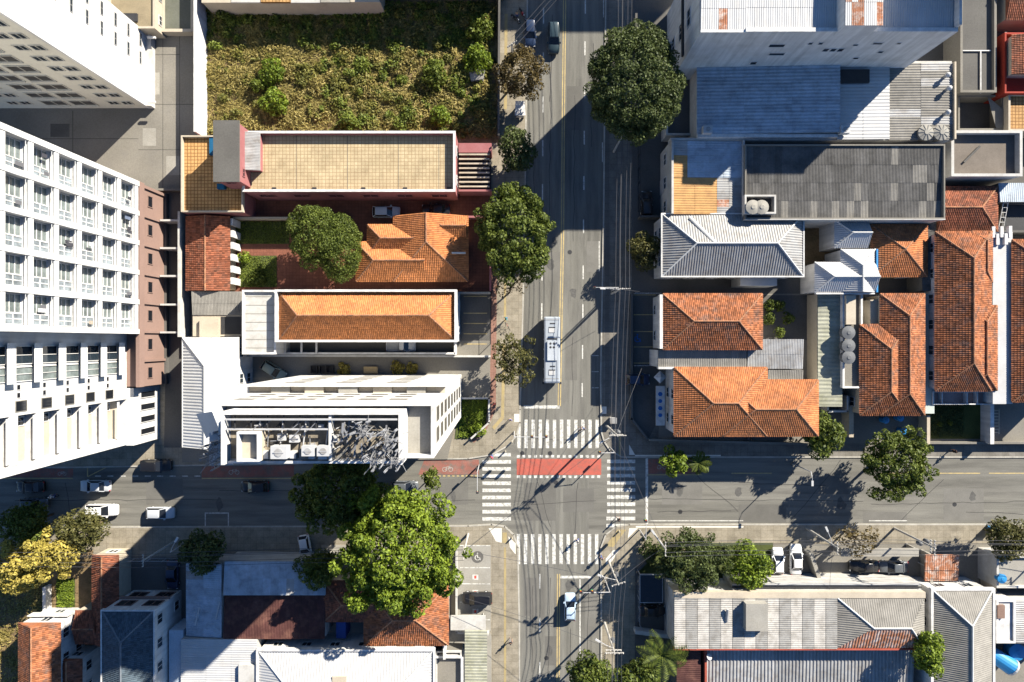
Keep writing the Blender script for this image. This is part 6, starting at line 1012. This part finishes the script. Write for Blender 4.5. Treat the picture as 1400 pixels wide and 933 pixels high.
fence('white fence around the small dark court by the lower right sidewalk', [(872, 784), (908, 784), (908, 860)], 1.8, .4, STEEL); fence('white front rail of the small dark court', [(872, 784), (872, 850), (880, 862)], 1.6, .4, STEEL); lot_wall('pale slanting wall at the foot of the small dark court', [(868, 858), (912, 864)], 1.6, WHITE2, .5); lot_wall('dark retaining wall along the lower right corner planting', [(872, 776), (905, 743)], .8, CONCD, .3)
r = rect(875, 786, 906, 824, 2.6); b = bldg('glass_canopy', 'dark glass canopy in the small court right of the avenue', 'canopy', r); MB().box(*r, 2.5, 2.58).build('glass', BLACKP, b); MB().ring(r[0] - .05, r[1] + .05, r[2] - .05, r[3] + .05, .1, 2.45, 2.66).build('frame', GALV, b)
for x, y in ((r[0] + .1, r[2] + .1), (r[1] - .1, r[2] + .1), (r[0] + .1, r[3] - .1), (r[1] - .1, r[3] - .1)): MB().tube((x, y, 0), (x, y, 2.45), .06).build('post', STEEL, b)
r = rect(926, 884, 958, 1000, 4.2); b = bldg('maroon_shed', 'dark maroon shed left of the ribbed roof', 'shed', r); wall_box(b, r, 4.0, CONCD); sheets(b, r, 4.0, 4.2, 'x', 1.1, 2.6, .3, .03, MAROON)
# ================================================================ trees, shrubs, overgrown lot
tree(870, 115, 71, 87, 12.5, 4.4, 'dark', 'huge dark round tree overhanging the right side of the avenue', n=130, lr=1.0, dens=30, size=.28, base=(848, 160), core=.85, spread=(.72, .88))
tree(711, 99, 38, 43, 5, 3.0, 'brown', 'brownish tree on the left sidewalk near two dark cars', n=34, lr=.7, dens=24, size=.3, spread=(.55, .95), base=(703, 116))
tree(704, 318, 57, 74, 7, 4.0, 'mid', 'large green tree on the left sidewalk beside the tiled garden house', n=75, lr=.95, dens=26, size=.34, base=(694, 330), core=.75, spread=(.6, .95)); tree(700, 388, 24, 22, 4, 1.6, 'brown', 'thin bare crown below the large green sidewalk tree', n=9, dens=5, size=.3, base=(697, 400), name='bare_tree', core=0)
tree(704, 492, 33, 41, 5, 2.6, 'olive', 'olive tree on the left sidewalk next to the bus', n=34, lr=.6, dens=18, size=.32, core=.55, spread=(.5, 1.0), base=(699, 497)); tree(705, 206, 26, 36, 4, 2.2, 'dark', 'shaded dark tree on the left sidewalk beside the pergola', n=12, dens=18, size=.36)
tree(430, 321, 44, 54, 6, 3.6, 'mid', 'round green garden tree, left of the pair', n=50, lr=.9, dens=36, size=.23, base=(440, 335)); tree(464, 339, 34, 56, 5.2, 3.2, 'mid', 'darker green garden tree, right of the pair', n=46, lr=.8, dens=36, size=.23, seed=5, core=.85, base=(463, 340))
tree(881, 343, 26, 28, 3.6, 1.8, 'olive', 'small olive tree in front of the grey hipped roof', n=11, dens=28, size=.28)
tree(1229, 635, 53, 56, 6, 3.2, 'mid', 'green street tree on the right side street', n=60, lr=.75, dens=26, size=.34, base=(1205, 622), core=.66, spread=(.55, .98)); tree(546, 753, 98, 98, 11, 5.5, 'bright', 'big bright green tree at the corner below the antenna tower', n=120, lr=1.0, dens=24, size=.40, base=(560, 728), core=.74, spread=(.5, .98))
tree(464, 672, 70, 62, 9, 4.0, 'mid', 'shaded green tree in the antenna tower shadow', n=60, lr=.9, dens=20, size=.4, base=(480, 640), spread=(.5, 1.0)); tree(590, 655, 14, 16, 4, 1.5, 'mid', 'small tree at the tower corner above the bright tree', n=7, dens=18, size=.35)
tree(945, 766, 57, 43, 5.5, 3.0, 'dark', 'dark dense tree behind the lower right corner', n=60, lr=.8, dens=28, size=.28, spread=(.55, .95)); tree(1021, 774, 32, 30, 4.2, 2.2, 'bright', 'light green tree left of the two white cars', n=12, dens=18, size=.38)
tree(806, 922, 34, 28, 5, 2.6, 'mid', 'green tree at the bottom edge beside the avenue', n=12, dens=22, size=.36); tree(870, 926, 32, 26, 4.6, 2.4, 'mid', 'green tree at the bottom edge under the palm', n=12, dens=20, size=.36, seed=3)
palm(905, 896, 5.5, 3.7, 11, 'tall feathery palm beside the maroon shed', 'mid'); tree(922, 630, 17, 19, 3.0, 1.2, 'bright', 'small light green tree on the north sidewalk beside the palm', n=9, lr=.75, dens=22, size=.42, core=0, spread=(.5, .9)); palm(955, 633, 2.6, 1.9, 11, 'small palm on the north sidewalk at the end of the corner house', 'mid', seed=4)
tree(1270, 893, 22, 38, 7.0, 2.4, 'bright', 'narrow bright green tree between striped hall and grey roof', n=10, dens=20, size=.36); tree(1124, 594, 30, 30, 4, 2.0, 'mid', 'speckled green shrub tree at the right end of the corner house', n=12, dens=16, size=.4)
tree(1174, 738, 28, 22, 4, 2.0, 'brown', 'thin brownish tree over the gate of the dark cars', n=10, dens=9, size=.32, name='bare_tree', core=0); tree(1376, 736, 34, 28, 4.4, 2.2, 'olive', 'olive tree at the right edge of the side street', n=12, dens=14, size=.36); tree(1395, 700, 22, 30, 6, 2.4, 'mid', 'green tree cut by the right edge of the side street', n=10, dens=16, size=.4) if False else None
tree(46, 768, 57, 47, 6, 3.2, 'yellow', 'golden yellow flowering tree at the lower left', n=46, lr=.75, dens=24, size=.36, core=.5, spread=(.5, 1.0), extra=((25, 788, 22, 5.5), (85, 758, 20, 6.5))); tree(112, 726, 34, 30, 5, 2.4, 'olive', 'dull olive tree right of the golden tree', n=13, dens=16, size=.34); tree(38, 716, 34, 32, 5, 2.4, 'mid', 'green tree above the golden tree at the left edge', n=13, dens=16, size=.36)
tree(276, 752, 36, 28, 5, 2.2, 'dark', 'dark tree over the lower left sidewalk', n=12, dens=20, size=.38); tree(438, 776, 34, 26, 5, 2.2, 'mid', 'mid green tree left of the big bright tree', n=12, dens=20, size=.36, seed=9); tree(12, 836, 60, 30, 2.2, 1.2, 'dry', 'dry brown scrub at the left edge', n=12, dens=14, size=.35, name='scrub') if False else None
bush(350, 378, 12, 1.2, 'mid', 'round bush at the left of the square lawn', 'garden_bush', 1); bush(333, 352, 9, 1.2, 'bright', 'light green bush above the square lawn', 'garden_bush', 2); bush(745 - 92, 588, 10, 1.0, 'bright', 'yellow green bush in the corner lawn', 'garden_bush', 3); bush(470, 505, 9, 1.2, 'yellow', 'yellowish planter bush, left one in the paved yard', 'planter_bush', 4); bush(543, 504, 9, 1.2, 'yellow', 'yellowish planter bush, middle one in the paved yard', 'planter_bush', 5); bush(562, 504, 9, 1.2, 'yellow', 'yellowish planter bush, right one in the paved yard', 'planter_bush', 6); bush(890, 752, 16, 1.6, 'dark', 'dark low bush at the lower right street corner', 'garden_bush', 7)
# overgrown lot: dry and green weeds nobody could count
def field(name, poly, n, leaf, h, size, seed, clump=60, jit=.5, zb=.15, aspect=.45):
    q = np.array([g(*p) for p in poly]); lo, hi = q.min(0), q.max(0); rg = np.random.default_rng(seed)
    C = rg.uniform(lo, hi, (clump, 2)); A = C[rg.integers(0, clump, n)] + rg.normal(0, .55, (n, 2)); U = rg.uniform(lo, hi, (n, 2)); Pn = np.where(rg.random((n, 1)) < .72, A, U)
    ok = np.ones(n, bool); k = len(q)
    s = np.sign(sum(q[i][0]*q[(i+1) % k][1] - q[(i+1) % k][0]*q[i][1] for i in range(k)))
    for i in range(k): a, b_ = q[i], q[(i+1) % k]; ok &= s*((b_[0]-a[0])*(Pn[:, 1]-a[1]) - (b_[1]-a[1])*(Pn[:, 0]-a[0])) > 0
    Pn = Pn[ok]; hh = h*(.35 + .65*(.5 + .5*np.sin(Pn[:, 0]*1.3 + np.sin(Pn[:, 1]*1.1)*2)*np.cos(Pn[:, 1]*1.6))); Z = zb + rg.random(len(Pn))*hh
    P3_ = np.column_stack([Pn, Z]); N_ = np.tile((.15, .1, .8), (len(Pn), 1)); V, Q = leaf_quads(P3_, N_, size, jit, aspect)
    return ob(name, npmesh(name, V, Q), LEAF[leaf], None, None, {'straw': 'short dry straw covering the vacant lot', 'lot_grass': 'short dry grass at the lower left edge'}.get(name, 'short grass on a garden lawn'), 'grass', None, 'stuff')
LOT = [(285, 4), (678, 4), (679, 190), (285, 190)]
def clumps(name, poly, nc, per, leaf, rad, h, size, seed, aspect=.5, jit=.6):
    """weed clumps of very different sizes, leaning and overlapping"""
    q = np.array([g(*p) for p in poly]); lo, hi = q.min(0), q.max(0); rg = np.random.default_rng(seed); Ps, Ns = [], []
    for k in range(nc):
        c = rg.uniform(lo, hi); r_ = rad[0] + (rad[1] - rad[0]) * rg.random()**2.2; n = int(per * r_ * r_ * 3) + 12; D = rg.normal(0, 1, (n, 3)); D[:, 2] = np.abs(D[:, 2]); D /= np.linalg.norm(D, axis=1)[:, None]
        hh = h * rg.uniform(.4, 1.0) * min(1.0, .5 + r_*.5); rr = rg.uniform(.35, 1.05, n)[:, None]; P_ = D * rr * np.array((r_ * rg.uniform(.7, 1.3), r_ * rg.uniform(.7, 1.3), hh)); P_[:, 0] += c[0]; P_[:, 1] += c[1]; P_[:, 2] += .15; Ps.append(P_); Ns.append(D*.5 + np.array((.2, .2, .6)))
    P_ = np.concatenate(Ps); N_ = np.concatenate(Ns); ok = (P_[:, 0] > lo[0]) & (P_[:, 0] < hi[0]) & (P_[:, 1] > lo[1]) & (P_[:, 1] < hi[1]); V, Q = leaf_quads(P_[ok], N_[ok], size, jit, aspect)
    return ob(name, npmesh(name, V, Q), LEAF[leaf], None, None, {'straw': 'short dry straw covering the vacant lot', 'dry_weeds': 'dry brown weeds of the vacant lot', 'green_weeds': 'green weeds growing through the vacant lot'}[name], 'grass', None, 'stuff')
field('straw', LOT, 52000, 'dry', .35, .62, 3, 420, .35, .15, .16); clumps('dry_weeds', LOT, 230, 60, 'dry', (.3, 2.4), 1.0, .40, 31, .3); clumps('dry_weeds', LOT, 150, 70, 'weed', (.25, 2.0), 1.1, .34, 35); clumps('green_weeds', LOT, 120, 80, 'weed', (.3, 1.3), 1.3, .36, 32); clumps('green_weeds', [(440, 60), (660, 20), (660, 185), (440, 185)], 110, 80, 'grass', (.3, 1.5), 1.4, .36, 33); clumps('green_weeds', [(286, 5), (676, 5), (676, 70), (286, 40)], 110, 70, 'grass', (.4, 1.4), 1.4, .38, 34)
field('lot_grass', [(-40, 790), (66, 790), (66, 960), (-40, 960)], 12000, 'dry', .6, .3, 6, 80)
field('lawn_grass', [(322, 303), (396, 303), (396, 334), (322, 334)], 3000, 'grass', .12, .22, 7, 40, .5, .25); field('lawn_grass', [(329, 351), (379, 351), (379, 393), (329, 393)], 3500, 'grass', .12, .22, 8, 40, .5, .25); field('lawn_grass', [(630, 546), (667, 546), (663, 578), (640, 598), (628, 598)], 4500, 'bright', .3, .24, 9, 40, .5, .25); field('lawn_grass', [(1264, 548), (1316, 548), (1316, 598), (1264, 598)], 4000, 'dark', .12, .2, 10, 40, .5, .3); field('lawn_grass', [(80, 792), (103, 792), (103, 829), (80, 829)], 2500, 'bright', .3, .24, 12, 30, .5, .25)
for k, (px, py, r_, lf, lb) in enumerate(((658, 38, 20, 'grass', 'grey green bush in the shade at the right end of the vacant lot'), (652, 83, 20, 'bright', 'bright green bush above the pale slab in the vacant lot'), (372, 98, 17, 'bright', 'bright green bush at the left middle of the vacant lot'), (375, 140, 17, 'bright', 'bright green bush below its twin in the left vacant lot'), (352, 118, 10, 'grass', 'small bush left of the bright bushes in the vacant lot'), (478, 170, 14, 'grass', 'green bush at the bottom edge of the vacant lot'), (602, 160, 14, 'bright', 'green bush in the lower right of the vacant lot'), (592, 100, 18, 'grass', 'green bush in the right middle of the vacant lot'), (302, 12, 14, 'mid', 'dark green bush in the top left vacant lot corner'))): bush(px, py, r_, 2.0, lf, lb, 'wild_bush', k, None, .34, 26)
x, y = g(652, 103, 1); t = thing('concrete_slab', 'tilted pale concrete slab at the right end of the vacant lot', 'slab', (x, y, 0)); MB().poly([(x - 1.3, y + .9, .9), (x - .9, y - .8, .9), (x + 1.0, y - .7, 1.3), (x + 1.3, y + .8, 1.3)][::1]).poly([(x - 1.3, y + .9, .6), (x - .9, y - .8, .6), (x + 1.0, y - .7, .6), (x + 1.3, y + .8, .6)][::-1]).build('slab', CONCL, t); MB().box(x - .8, x + .9, y - .5, y + .6, 0, .6).build('support', CONC, t)
# ================================================================ vehicles
bus(754, 478.5, -90, 'silver grey city bus driving on the avenue left of the yellow line')
SI, BK, WH, BL_, GR = ('silver', (.50, .52, .54)), ('black', (.012, .012, .014)), ('white', (.72, .72, .71)), ('navy', (.02, .035, .075)), ('graphite', (.09, .10, .11))
car(779.5, 831, 90, ('light_blue', (.42, .53, .64)), 'pale blue hatchback driving up the avenue below the crossing', 4.2)
car(725, 44, -90, BL_, 'dark blue car in the left lane at the top of the avenue', 4.3); car(757, 52, -90, ('teal_black', (.03, .05, .06)), 'dark van beside the yellow line at the top of the avenue', 4.6, 1.85, 'suv', hz=1.85)
car(129, 665, 180, SI, 'silver sedan in the shaded left street', 4.6, 1.75, 'sedan'); car(139, 698, 0, WH, 'white pickup with dark bed beside the left street sidewalk', 4.7, 1.8, 'suv', 'cars along the left street', hz=1.7); car(218, 702, 0, SI, 'silver blue car in shade right of the white parked one', 4.3, 1.74, 'hatch', 'cars along the left street')
car(348, 666, 180, BK, 'black car in shade below the antenna tower', 4.2, 1.74, 'hatch'); car(40, 666, 180, BK, 'black car at the far left of the left street', 4.3, 1.74, 'sedan'); car(45, 690, 0, GR, 'dark car half under the left green tree', 4.2, 1.74, 'hatch', 'cars along the left street'); car(213, 637, 0, BK, 'black car parked on the red lane side under the white tower', 4.6, 1.78, 'suv', 'cars along the left street', hz=1.7)
car(528, 290, 0, SI, 'silver car on the pink building driveway', 4.2, 1.7, 'hatch', z=.2); car(596, 287, 180, BK, 'black car on the pink building driveway', 4.3, 1.74, 'sedan', z=.2); car(548, 473.5, 0, WH, 'white pickup in the carport strip below the long orange roof', 4.5, 1.72, 'pickup', z=.2); car(374, 507, -32, ('sage', (.24, .28, .23)), 'grey green car parked askew in the paved yard', 4.0, 1.66, 'hatch', z=.2)
car(652, 818, 180, BK, 'black car in the marked car park at the lower left', 4.6, 1.78, 'suv', z=.24, hz=1.65); car(236, 786, -90, BL_, 'navy car in the small shaded yard at the lower left', 4.4, 1.74, 'sedan', z=.24); car(417, 748, -80, WH, 'small white car on the lower left sidewalk by the dark tree', 3.6, 1.6, 'hatch', z=.135)
car(1063, 767, 90, WH, 'white hatchback, left of the two parked upright at the right', 4.0, 1.7, 'hatch', z=.27); car(1088, 765, 90, WH, 'white sedan, right of the two parked upright at the right', 4.6, 1.76, 'sedan', z=.27); car(1181, 774, 180, BK, 'black car in the walled court, left of the pair', 4.4, 1.76, 'sedan', z=.27); car(1221, 775, 180, GR, 'grey black car in the walled court, right of the pair', 4.4, 1.76, 'sedan', z=.27)
car(872, 519, 0, BL_, 'navy car shaded in the narrow car park by the right sidewalk', 3.6, 1.7, 'hatch', z=.25); car(884, 280, 90, BK, 'black car in the dark yard before the patched roof', 4.2, 1.74, 'hatch', z=.25); car(892, 835, 0, BK, 'black car in the small dark court at the lower right', 3.8, 1.7, 'sedan', z=.26); car(553, 666, 0, GR, 'grey car half hidden above the big bright tree', 4.1, 1.72, 'hatch')
motorbike(70, 679, 0, ('bike_white', (.6, .6, .6)), 'white motorcycle riding in the shaded left street'); motorbike(714, 18, -60, ('bike_red', (.4, .03, .03)), 'red motorcycle parked at the top left kerb', .0); motorbike(705, 26, -40, ('bike_black', (.03, .03, .03)), 'black motorcycle parked on the top left sidewalk', .14)
x, y = g(711, 152, 1); t = thing('street_cart', 'white covered street cart on the left sidewalk below the brown tree', 'cart', (x, y, .13)); MB().box(x - .55, x + .55, y - .9, y + .9, .63, 1.5).build('box', WHITE2, t); MB().poly([(x - .8, y - 1.1, 2.2), (x + .8, y - 1.1, 2.2), (x + .7, y + 1.0, 2.35), (x - .7, y + 1.0, 2.35)]).poly([(x - .7, y + 1.0, 2.3), (x + .7, y + 1.0, 2.3), (x + .8, y - 1.1, 2.15), (x - .8, y - 1.1, 2.15)]).build('canopy', WHITE, t)
for sx in (-.5, .5):
    for sy in (-.7, .7): MB().tube((x + sx, y + sy, 1.5), (x + sx, y + sy, 2.25), .03).build('post', STEEL, t); MB().tube((x + sx*1.0, y + sy, .38), (x + sx*1.15, y + sy, .38), .25, .25, 12).build('wheel', TYRE, t)
# ================================================================ people
BLK, TEAL, RED, WHT, BLU, SND, GRY = ('black', (.02, .02, .022)), ('teal', (.05, .30, .26)), ('red', (.4, .04, .04)), ('white', (.65, .65, .64)), ('blue', (.06, .10, .28)), ('sand', (.40, .30, .19)), ('grey', (.2, .2, .21))
person(692, 436, 200, TEAL, BLU, BLK, 'person in teal shirt standing beside a red bicycle'); bicycle(694, 446, 120, 'red bicycle pushed along the left sidewalk'); person(793, 588, 95, BLK, GRY, BLK, 'person in black on the upper crossing, left of two', z=ZROAD); person(798.5, 587, 92, GRY, BLU, BLK, 'person in grey on the upper crossing, right of two', z=ZROAD, skin=1)
person(846, 711, 120, BLK, BLK, BLK, 'person in black at the lower right crossing', z=ZROAD); person(790, 740, 180, WHT, BLU, BLK, 'person in white shirt on the lower crossing', z=ZROAD); person(672, 625, 220, RED, BLU, BLK, 'person in red shirt at the upper left street corner'); person(698, 640 - 66, 250, BLU, SND, BLK, 'person in blue shirt waiting by the upper left kerb', 'stand'); person(676, 553, 100, RED, BLK, BLK, 'person in red walking beside the small lawn'); person(822, 763, 40, BLK, BLU, BLK, 'person in dark clothes at the lower right kerb'); person(1025, 600, 0, BLK, GRY, BLK, 'person on the shaded north sidewalk'); person(70, 679, 0, WHT, BLU, WHT, 'rider in white shirt and helmet on the white motorcycle', 'sit', z=.06); person(1304, 617, 180, BLK, BLK, BLK, 'person in black on the right street sidewalk', skin=1); person(698, 878, 90, BLK, GRY, BLK, 'person walking on the lower left sidewalk'); person(707, 20, 90, SND, BLU, BLK, 'person in sand shirt by the motorcycles at the top', 'stand')
# ================================================================ poles, lamps, lights, cables
pole('a', 829, 582, 10.3, 'concrete utility pole with many cables at the upper right crossing corner', ((.0, 1.2), (.0, .9)), 3.6, True, True); pole('b', 890, 724, 9.2, 'concrete utility pole on the south sidewalk near the lower right corner', ((1.57, 1.0),), 2.2); pole('c', 826, 850, 9.8, 'concrete utility pole with double crossarm beside the lower avenue', ((.0, 1.3), (.0, 1.1)), 2.6, False, True); pole('d', 1102, 722, 9.4, 'concrete street pole with lamp arm above the white cars', ((1.57, .9),), 2.0); pole('e', 1222, 722, 9.4, 'concrete utility pole with transformers over the dark cars', ((1.57, 1.1), (1.57, .9)), None, True); pole('f', 836, 402, 9.6, 'concrete utility pole beside the middle right sidewalk', ((.0, 1.1),), 3.1); pole('g', 840, -60, 10, 'concrete utility pole beyond the top of the avenue', ((.0, 1.1),)); pole('h', 700, 96, 8.5, 'concrete pole hidden in the brownish sidewalk tree', ((.6, .8),)); pole('i', 839, 208, 9.6, 'concrete utility pole under the huge dark tree', ((.0, 1.1),)); pole('j', 1420, 724, 9.4, 'concrete utility pole beyond the right edge of the side street', ((1.57, 1.0),)); pole('k', 828, 1010, 9.8, 'concrete utility pole below the bottom edge of the avenue', ((.0, 1.2),)); pole('l', 832, 768, 9.0, 'concrete utility pole at the lower right crossing corner', ((.3, 1.0),), 2.8, False, True); pole('m', 240, 740, 8.6, 'concrete utility pole on the lower left sidewalk', ((1.57, .9),)); pole('n', 640, 730, 8.8, 'concrete utility pole at the lower left corner under the bright tree', ((1.57, .9),)); pole('o', -60, 740, 8.6, 'concrete utility pole beyond the left edge', ((1.57, .9),))
street_lamp(272, 731, 8.0, 60, 1.8, 'street lamp with white head on the lower left sidewalk'); street_lamp(1083, 634, 6.0, 270, 1.2, 'dark thin street lamp on the right side street'); street_lamp(1108, 632, 5.2, 250, 1.0, 'short lamp post beside the thin street lamp') if False else None
for q_ in (('i', 'f', 'from the huge tree to the middle right pole'), ('f', 'a', 'along the right sidewalk above the crossing'), ('a', 'l', 'across the right arm of the crossing'), ('l', 'c', 'down the lower right sidewalk'), ('c', 'k', 'out of the bottom edge beside the avenue'), ('b', 'd', 'along the south sidewalk left of the white cars'), ('d', 'e', 'between the two poles over the dark cars'), ('e', 'j', 'out of the right edge over the side street'), ('g', 'i', 'down from the top edge on the right sidewalk'), ('m', 'n', 'along the lower left sidewalk'), ('o', 'm', 'out of the left edge over the lower left sidewalk')):
    vert = q_[0] in 'ifalcg' and q_[1] != 'j'
    for k, o_ in enumerate((-.95, -.4, .4, .95)):
        off = (o_, 0, .15) if vert else (0, o_, .15); cable(q_[0], q_[1], f'{("leftmost", "second", "third", "rightmost")[k] if vert else ("lowest", "second lowest", "second highest", "highest")[k]} thin black cable {q_[2]}', .5 + .08*k, .03, off, None, 'overhead cables ' + q_[2])
    cable(q_[0], q_[1], f'thick sagging bundle of cables {q_[2]}', .7, .035, (0, 0, -1.6))
for k in range(3): cable('g', 'h', ('lower', 'middle', 'upper')[k] + ' pale overhead cable crossing the avenue at the top', .5, .028, (0, .9*k - .9, .1), None, 'cables over the top avenue')
for k, (a_, b_, n_) in enumerate((('a', 'n', 'diagonal cable across the crossing to the lower left corner'), ('a', 'b', 'cable from the upper right corner pole to the south sidewalk pole'), ('l', 'b', 'cable between the two lower right corner poles'), ('l', 'n', 'cable over the lower crossing'))): cable(a_, b_, n_, .6, .03, (0, 0, -.7))
cable('c', (*g(712, 905), 6.0), 'cable from the double crossarm pole across the lower avenue', .5, .022, (0, 0, -.9), (0, 0, 0)); cable('c', (*g(640, 800), 5.0), 'cable from the double crossarm pole to the car park', .6, .022, (0, 0, -1.0), (0, 0, 0)); cable('a', (*g(868, 502), 5.0), 'cable from the upper right pole down to the car park rail', .3, .022, (0, 0, -1.0), (0, 0, 0)); cable('f', (*g(866, 402), 4.5), 'short cable from the middle right pole to the railing', .2, .022, (0, 0, -1.0), (0, 0, 0)); cable('e', (*g(1256, 790), 5.0), 'cable from the transformer pole down to the garden wall', .3, .022, (0, 0, -1.0), (0, 0, 0)); cable('d', (*g(1114, 790), 4.5), 'cable from the lamp arm pole down to the white wall', .3, .022, (0, 0, -1.0), (0, 0, 0))
traffic_light(703, 590, 0, 4.6, 'traffic light with arm over the upper crossing, left side', heads=((.55, 0), (1.0, 0))); traffic_light(836, 402 - 4, 180, 3.4, 'signal arm over the avenue beside the middle right pole', 6.0, ((1.0, 0),), False); traffic_light(826, 790, 180, 4.2, 'traffic light with arm over the lower avenue stop line', heads=((.6, 0), (1.0, 0))); traffic_light(655, 636, 270, 3.0, 'traffic light at the left crossing', 5.0); traffic_light(834, 612, 180, 2.2, 'traffic light at the upper right corner', 4.6); traffic_light(874, 724, 90, 2.6, 'traffic light on the south sidewalk by the right stop line', 4.8)
for k, (px, py, n_) in enumerate(((700, 604, 'by the upper left kerb'), (691, 617, 'at the upper left corner curve'), (846, 726, 'at the lower right corner curve'), (700, 735, 'at the lower left corner curve'))):
    x, y = g(px, py); t = thing('bollard', 'short concrete bollard ' + n_, 'bollard', (x, y, .13)); MB().lathe((x, y, .13), [(.14, 0), (.12, .6), (.08, .72)], 10).build('shaft', CONCL, t); MB().lathe((x, y, .55), [(.135, 0), (.133, .12)], 10).build('reflector', YT, t)
for k, (px, py, n_) in enumerate(((1351, 722, 'blue litter bin on the right sidewalk under the olive tree'), (837, 574, 'grey control cabinet beside the upper right corner pole'))):
    x, y = g(px, py); t = thing('litter_bin' if k == 0 else 'control_cabinet', n_, 'bin' if k == 0 else 'cabinet', (x, y, .13)); MB().box(x - .45, x + .45, y - .4, y + .4, .13, 1.2).build('casing', TANKB if k == 0 else GALVW, t); MB().box(x - .5, x + .5, y - .45, y + .45, 1.2, 1.3).build('lid', TANKB if k == 0 else GALV, t)
x, y = g(628, 508, .8); t = thing('garden_table', 'sand coloured wooden table in the paved yard', 'table', (*g(507, 506, .8), 0)); x, y = g(507, 506, .8); MB().box(x - 1.05, x + 1.05, y - .5, y + .5, .9, .98).build('tabletop', M('table_wood', (.50, .36, .18), .7), t)
for sx in (-.9, .9):
    for sy in (-.4, .4): MB().box(x + sx - .05, x + sx + .05, y + sy - .05, y + sy + .05, .15, .9).build('leg', MATS['table_wood'], t)
for k, px in enumerate((430, 442, 452)):
    x, y = g(px, 505, .5); t = thing('crate', ('dark crate in the paved yard, leftmost of three', 'dark crate in the paved yard, middle of three', 'dark crate in the paved yard, rightmost of three')[k], 'crate', (x, y, .19)); MB().ring(x - .5, x + .5, y - .55, y + .55, .08, .19, .9).build('side', DARK, t); MB().box(x - .4, x + .4, y - .45, y + .45, .19, .3).build('floor', DARK, t)
